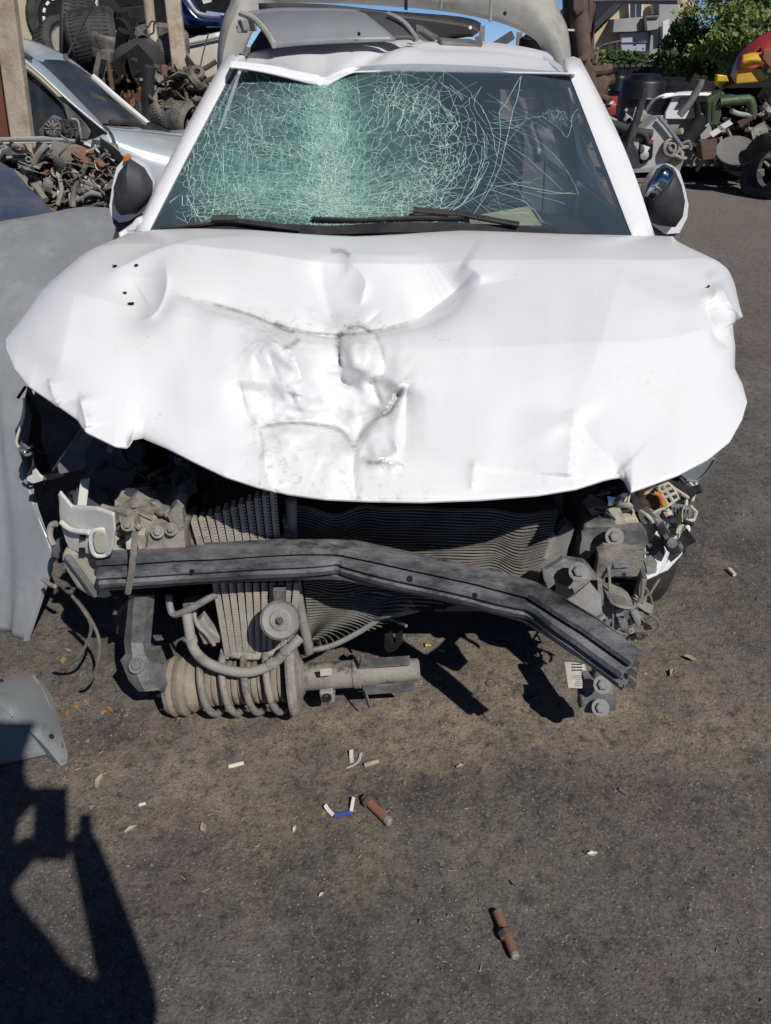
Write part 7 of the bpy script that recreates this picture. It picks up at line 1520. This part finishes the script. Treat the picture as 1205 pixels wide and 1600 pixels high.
# engine casting on a box
ec = thing('gearbox_casting', 'dusty aluminium gearbox casting with a round bearing seat above the right wing mirror', 'engine part', tuple(P(1020, 260, y=5.6)))
mb = MB(); mb.plate([P(a, b, y=5.6) for a, b in ((1000, 206), (1030, 182), (1036, 190), (1067, 228), (1064, 236), (1030, 262), (1006, 268), (980, 268), (978, 240))], (0, .25, 0)); mb.rumple(.006, 14); mb.build('casting', M['cast_alu'], ec, bevel=.012)
o = P(1048, 231, y=5.58); mb = MB(); mb.lathe(o, (.1, -1, .3), [(0, .062), (.02, .058), (.024, .044), (.010, .042), (.012, .030), (.03, .028), (.03, .018), (.01, .016), (.01, 0)], 28); mb.build('bearing_seat', M['bracket_dusty'], ec, smooth=True, ang=30)
mb = MB(); mb.tube(smoothpts([P(1030, 183, y=5.57), P(1040, 194, y=5.57), P(1052, 210, y=5.57), P(1066, 229, y=5.57)], 3), .012, 8); mb.build('bright_flange', M['silver_trim'], ec, smooth=True)
platepx([(1010, 214), (1022, 220), (1020, 248), (1002, 258), (1000, 236)], 5.56, .04).build('dark_port', M['dark'], ec, bevel=.01); platepx([(1012, 216), (1022, 219), (1020, 225), (1012, 222)], 5.54, .02).build('red_clip', M['paint_red'], ec)
platepx([(986, 212), (1000, 214), (998, 244), (984, 246)], 5.55, .03).build('pale_cover', M['concrete'], ec, bevel=.01); mb = MB(); mb.lathe(P(1006, 243, y=5.53), (0, -1, .2), [(0, .028), (.02, .028), (.024, .015)], 16); mb.build('pulley', M['alu'], ec, smooth=True, ang=30)
platepx([(1004, 226), (1016, 230), (1010, 240), (1002, 238)], 5.52, .03).build('pale_plug', M['white_plastic'], ec)
for q, r in (([(975, 222, 5.5), (986, 208, 5.5), (1006, 210, 5.48), (1014, 226, 5.48)], .016), ([(962, 196, 5.6), (990, 206, 5.55), (1018, 210, 5.55)], .03), ([(974, 240, 5.5), (976, 252, 5.5), (990, 262, 5.5)], .02)):
    tubepx(q, r, 10).build('hose', M['rubber'], ec, smooth=True)
junk(40, (958, 1062), (186, 272), (5.85, 6.3), 'casting_lumps', 'alu', 71, ec, .12)
junk(30, (958, 1030), (190, 272), (5.7, 6.0), 'dark_lumps', 'dark', 72, ec, .11)
p_ = MB(); p_.bar(P(1008, 142, y=5.9), P(978, 246, y=5.2), .045, .03, (0, 1, 0)); tag(p_.build('black_strut_bar', M['black_plastic'], bevel=.008), 'black flat bar leaning before the drum', 'bar')
p_ = tubepx([(1095, 124, 8.2), (1092, 136, 8.2), (1078, 160, 8.2), (1062, 180, 8.2)], .035, 10); tag(p_.build('door_arm', M['grey_plastic'], smooth=True), 'grey bent arm sticking up before the white hatchback', 'bar')
p_ = tubepx([(1064, 228, 6.5), (1080, 210, 6.8), (1094, 190, 7.2)], .05, 8); tag(p_.build('dark_shaft', M['dark'], smooth=True), 'dark drive shaft leaning right of the gearbox casting', 'shaft')
p_ = tubepx([(1066, 224, 6.4), (1076, 221, 6.4), (1080, 228, 6.4), (1079, 234, 6.4)], .012, 6); tag(p_.build('wire_hook', M['silver_trim'], smooth=True), 'small bright wire hook beside the casting', 'wire')
bx = thing('cardboard_box', 'brown box under the gearbox casting beside the right pillar', 'box', tuple(P(1000, 300, y=5.4)))
mb = MB(); a = P(985, 272, y=5.4); mb.box((a.x+.05, 5.65, a.z/2-.03), (.5, .5, a.z-.06)); mb.build('box_body', M['cardboard'], bx, bevel=.006)
mb = MB(); mb.bar(P(968, 268, y=5.38), P(1030, 265, y=5.38), .03, .02); mb.build('box_lip', M['hose'], bx)

# red, yellow and green machine on the dark heap
mc = thing('farm_machine', 'red and yellow machine hood on a green frame above the dark scrap heap', 'machine', tuple(P(1170, 200, y=10.5)))
sheetpx([[(1140, 120, 10.2), (1150, 92, 10.2), (1170, 68, 10.2), (1205, 48, 10.2), (1260, 40, 10.2)], [(1146, 130, 9.9), (1158, 104, 9.9), (1180, 82, 9.9), (1210, 66, 9.9), (1260, 58, 9.9)], [(1152, 134, 9.8), (1166, 118, 9.8), (1186, 104, 9.8), (1212, 96, 9.8), (1260, 90, 9.8)]]).build('red_hood', M['paint_red'], mc, smooth=True, solid=.03)
for q in ([(1158, 98), (1172, 82)], [(1176, 84), (1186, 74)], [(1190, 76), (1200, 66)]): tubepx([(a, b, 9.86) for a, b in q], .015, 6, 1).build('hood_rib', M['paint_red'], mc)
sheetpx([[(1160, 86, 9.7), (1176, 82, 9.68), (1194, 83, 9.7)], [(1160, 96, 9.62), (1176, 93, 9.6), (1192, 94, 9.62)], [(1158, 106, 9.65), (1176, 102, 9.65), (1190, 101, 9.65)]]).build('yellow_plate', M['paint_yellow'], mc, smooth=True, solid=.03)
platepx([(1152, 108), (1170, 106), (1188, 108), (1200, 122), (1190, 128), (1150, 131)], 9.7, .06).build('yellow_plate', M['paint_yellow'], mc, bevel=.01)
platepx([(1194, 78), (1215, 76), (1215, 112), (1204, 108), (1192, 92)], 9.6, .06).build('orange_panel', M['rust'], mc, bevel=.01)
platepx([(1121, 116), (1136, 118), (1142, 134), (1130, 140), (1120, 132)], 9.9, .08).build('orange_bracket', M['paint_yellow'], mc, bevel=.01)
platepx([(1150, 131), (1215, 126), (1215, 136), (1140, 138)], 9.65, .4).build('black_tray', M['dark'], mc)
platepx([(1118, 148), (1126, 142), (1128, 180), (1122, 196), (1106, 196), (1104, 156)], 9.5, .15).build('green_frame', M['paint_green'], mc, bevel=.01); tubepx([(1124, 160, 9.5), (1160, 156, 9.5), (1172, 158, 9.5), (1176, 180, 9.5)], .05, 10).build('green_tube', M['paint_green'], mc, smooth=True)
platepx([(1126, 144), (1160, 150), (1162, 164), (1126, 164)], 9.7, .1).build('green_beam', M['paint_green'], mc, bevel=.01)
tubepx([(1092, 184, 9.4), (1090, 160, 9.4), (1104, 158, 9.4)], .035, 8).build('hook_arm', M['dark'], mc, smooth=True)
for x in (1108, 1115): tubepx([(x, 160, 9.44), (x-1, 190, 9.44)], .02, 6, 1).build('green_rib', M['paint_green'], mc)
# dark heap
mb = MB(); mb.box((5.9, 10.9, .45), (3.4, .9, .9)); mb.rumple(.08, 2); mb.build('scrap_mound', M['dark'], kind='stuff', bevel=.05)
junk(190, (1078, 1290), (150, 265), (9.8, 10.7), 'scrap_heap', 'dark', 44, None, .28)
junk(40, (1080, 1210), (170, 255), (9.5, 9.8), 'heap_scraps', 'bracket_dusty', 45, None, .12)
junk(24, (1080, 1210), (165, 255), (9.5, 9.8), 'rusty_scrap', 'rust_brown', 46, None, .16)
o = P(1150, 236, y=9.3); mb = MB(); mb.lathe(o, (-.15, -.75, .65), [(0, .22), (.02, .215), (.01, .19), (.0, .12), (.005, 0)], 28); mb.v = [o+Vector(((v-o).x*1.0, (v-o).y, (v-o).z*.8)) for v in mb.v]; tag(mb.build('oval_pan', M['pan'], smooth=True, ang=40), 'dull oval metal pan leaning low on the dark heap', 'pan')
tag(platepx([(1148, 268), (1195, 264), (1195, 276), (1152, 276)], 9.2, .3).build('flat_crate', M['pan'], bevel=.01), 'flat grey slab at the foot of the dark heap', 'slab')
for q, lab_ in (([(1068, 228), (1098, 196), (1106, 200), (1074, 236)], 'rusty brown bracket leaning at the left end of the heap'), ([(1094, 222), (1122, 216), (1120, 248), (1098, 250)], 'dull box-shaped casting in the dark heap')):
    tag(platepx(q, 9.3, .1).rumple(.02, 5).build('rusty_scrap', M['rust_brown' if q[0][0] > 1080 else 'dark'], bevel=.01), lab_, 'scrap', 'castings in the dark heap')
for i, (a, b) in enumerate(((1108, 208), (1126, 196))):
    tag(platepx([(a, b), (a+14, b-8), (a+20, b-2), (a+6, b+6)], 9.3, .03).rumple(.01, 9).build('white_sheet_scrap', M['white_plastic']), ['pale sheet scrap lower in the heap beside the castings', 'pale sheet scrap just under the green frame'][i], 'scrap', 'pale scraps in the heap')
bt = tyre(P(1200, 262, y=9.0), (-1, -.3, 0), .34, .24, 'dark tyre standing at the foot of the heap on the far right', .6)
# unseen open-fronted shed with posts and a rail, added to shade the heap
sh_ = thing('added_shade_shed', 'unseen open shed with a sheet roof, added to shade the dark heap', 'shed', (8, 8.6, 0))
mb = MB(); mb.plate([Vector((5.75, 7.75, 3.05)), Vector((9.6, 6.6, 3.15)), Vector((9.9, 9.0, 3.25)), Vector((6.05, 9.6, 3.15))], (0, 0, .05)); mb.build('shade_shed_roof', M['roofing'], sh_)
for x, y in ((6.0, 8.0), (9.3, 7.0), (6.3, 9.4), (9.6, 8.8)): mb = MB(); mb.bar((x, y, 0), (x, y, 3.1), .1, .1, (0, 1, 0)); mb.build('shade_shed_post', M['rust_brown'], sh_)
mb = MB(); mb.tube(smoothpts([(6.0, 7.4, 2.6), (7.5, 7.1, 2.55), (9.3, 6.5, 2.6)], 4), .03, 6); mb.build('shade_shed_rail', M['rust_brown'], sh_)

# extra colour in the heaps
junk(16, (10, 178), (232, 318), (3.84, 3.98), 'pale_fittings', 'white_metal', 81, eh, .035)
junk(18, (60, 178), (236, 318), (3.84, 3.98), 'rusty_fittings', 'rust', 82, eh, .05)
junk(26, (190, 318), (120, 200), (5.5, 5.8), 'rusty_fittings', 'rust', 83, None, .07)
junk(14, (1080, 1200), (160, 240), (9.4, 9.6), 'pale_scraps', 'concrete', 85, None, .09)
# yard walls that carry on past the edges of the picture
for pts, h, lab_ in ((((9.0, 17.4), (13, 17.0), (24, 12.0)), 2.1, 'grey concrete yard wall beyond the shed'), (((-6.2, 9.6), (-9, 9.4), (-18, 5.0)), 2.4, 'grey concrete yard wall running on from the cream wall')):
    t = thing('yard_wall', lab_, 'wall', (pts[0][0], pts[0][1], 0), 'yard walls')
    for (x0, y0), (x1, y1) in zip(pts[:-1], pts[1:]):
        n = max(2, int(math.hypot(x1-x0, y1-y0)/2.2))
        for i in range(n):
            a = Vector((lerp(x0, x1, i/n), lerp(y0, y1, i/n), 0)); b = Vector((lerp(x0, x1, (i+.985)/n), lerp(y0, y1, (i+.985)/n), 0))
            mb = MB(); mb.bar(a+Vector((0, 0, h/2)), b+Vector((0, 0, h/2)), .16, h); mb.build('wall_panel', M['concrete'], t, bevel=.02)

# torn bits and wires deep in the two front corners of the wrecked car
junk(46, (912, 1062), (762, 862), (1.60, 1.74), 'broken_plastic', 'black_plastic', 101, car, .055)
junk(22, (930, 1050), (770, 870), (1.54, 1.66), 'broken_mounts', 'bracket_dusty', 102, car, .04)
junk(14, (980, 1062), (775, 840), (1.54, 1.60), 'pale_splinters', 'cream', 103, car, .026)
junk(40, (110, 300), (715, 860), (1.56, 1.72), 'broken_plastic', 'navy_plastic', 104, car, .055)
junk(22, (160, 300), (790, 870), (1.44, 1.54), 'broken_mounts', 'bracket_dusty', 105, car, .035)
junk(16, (955, 1005), (938, 1000), (1.38, 1.44), 'plug_scraps', 'hose', 106, car, .025)
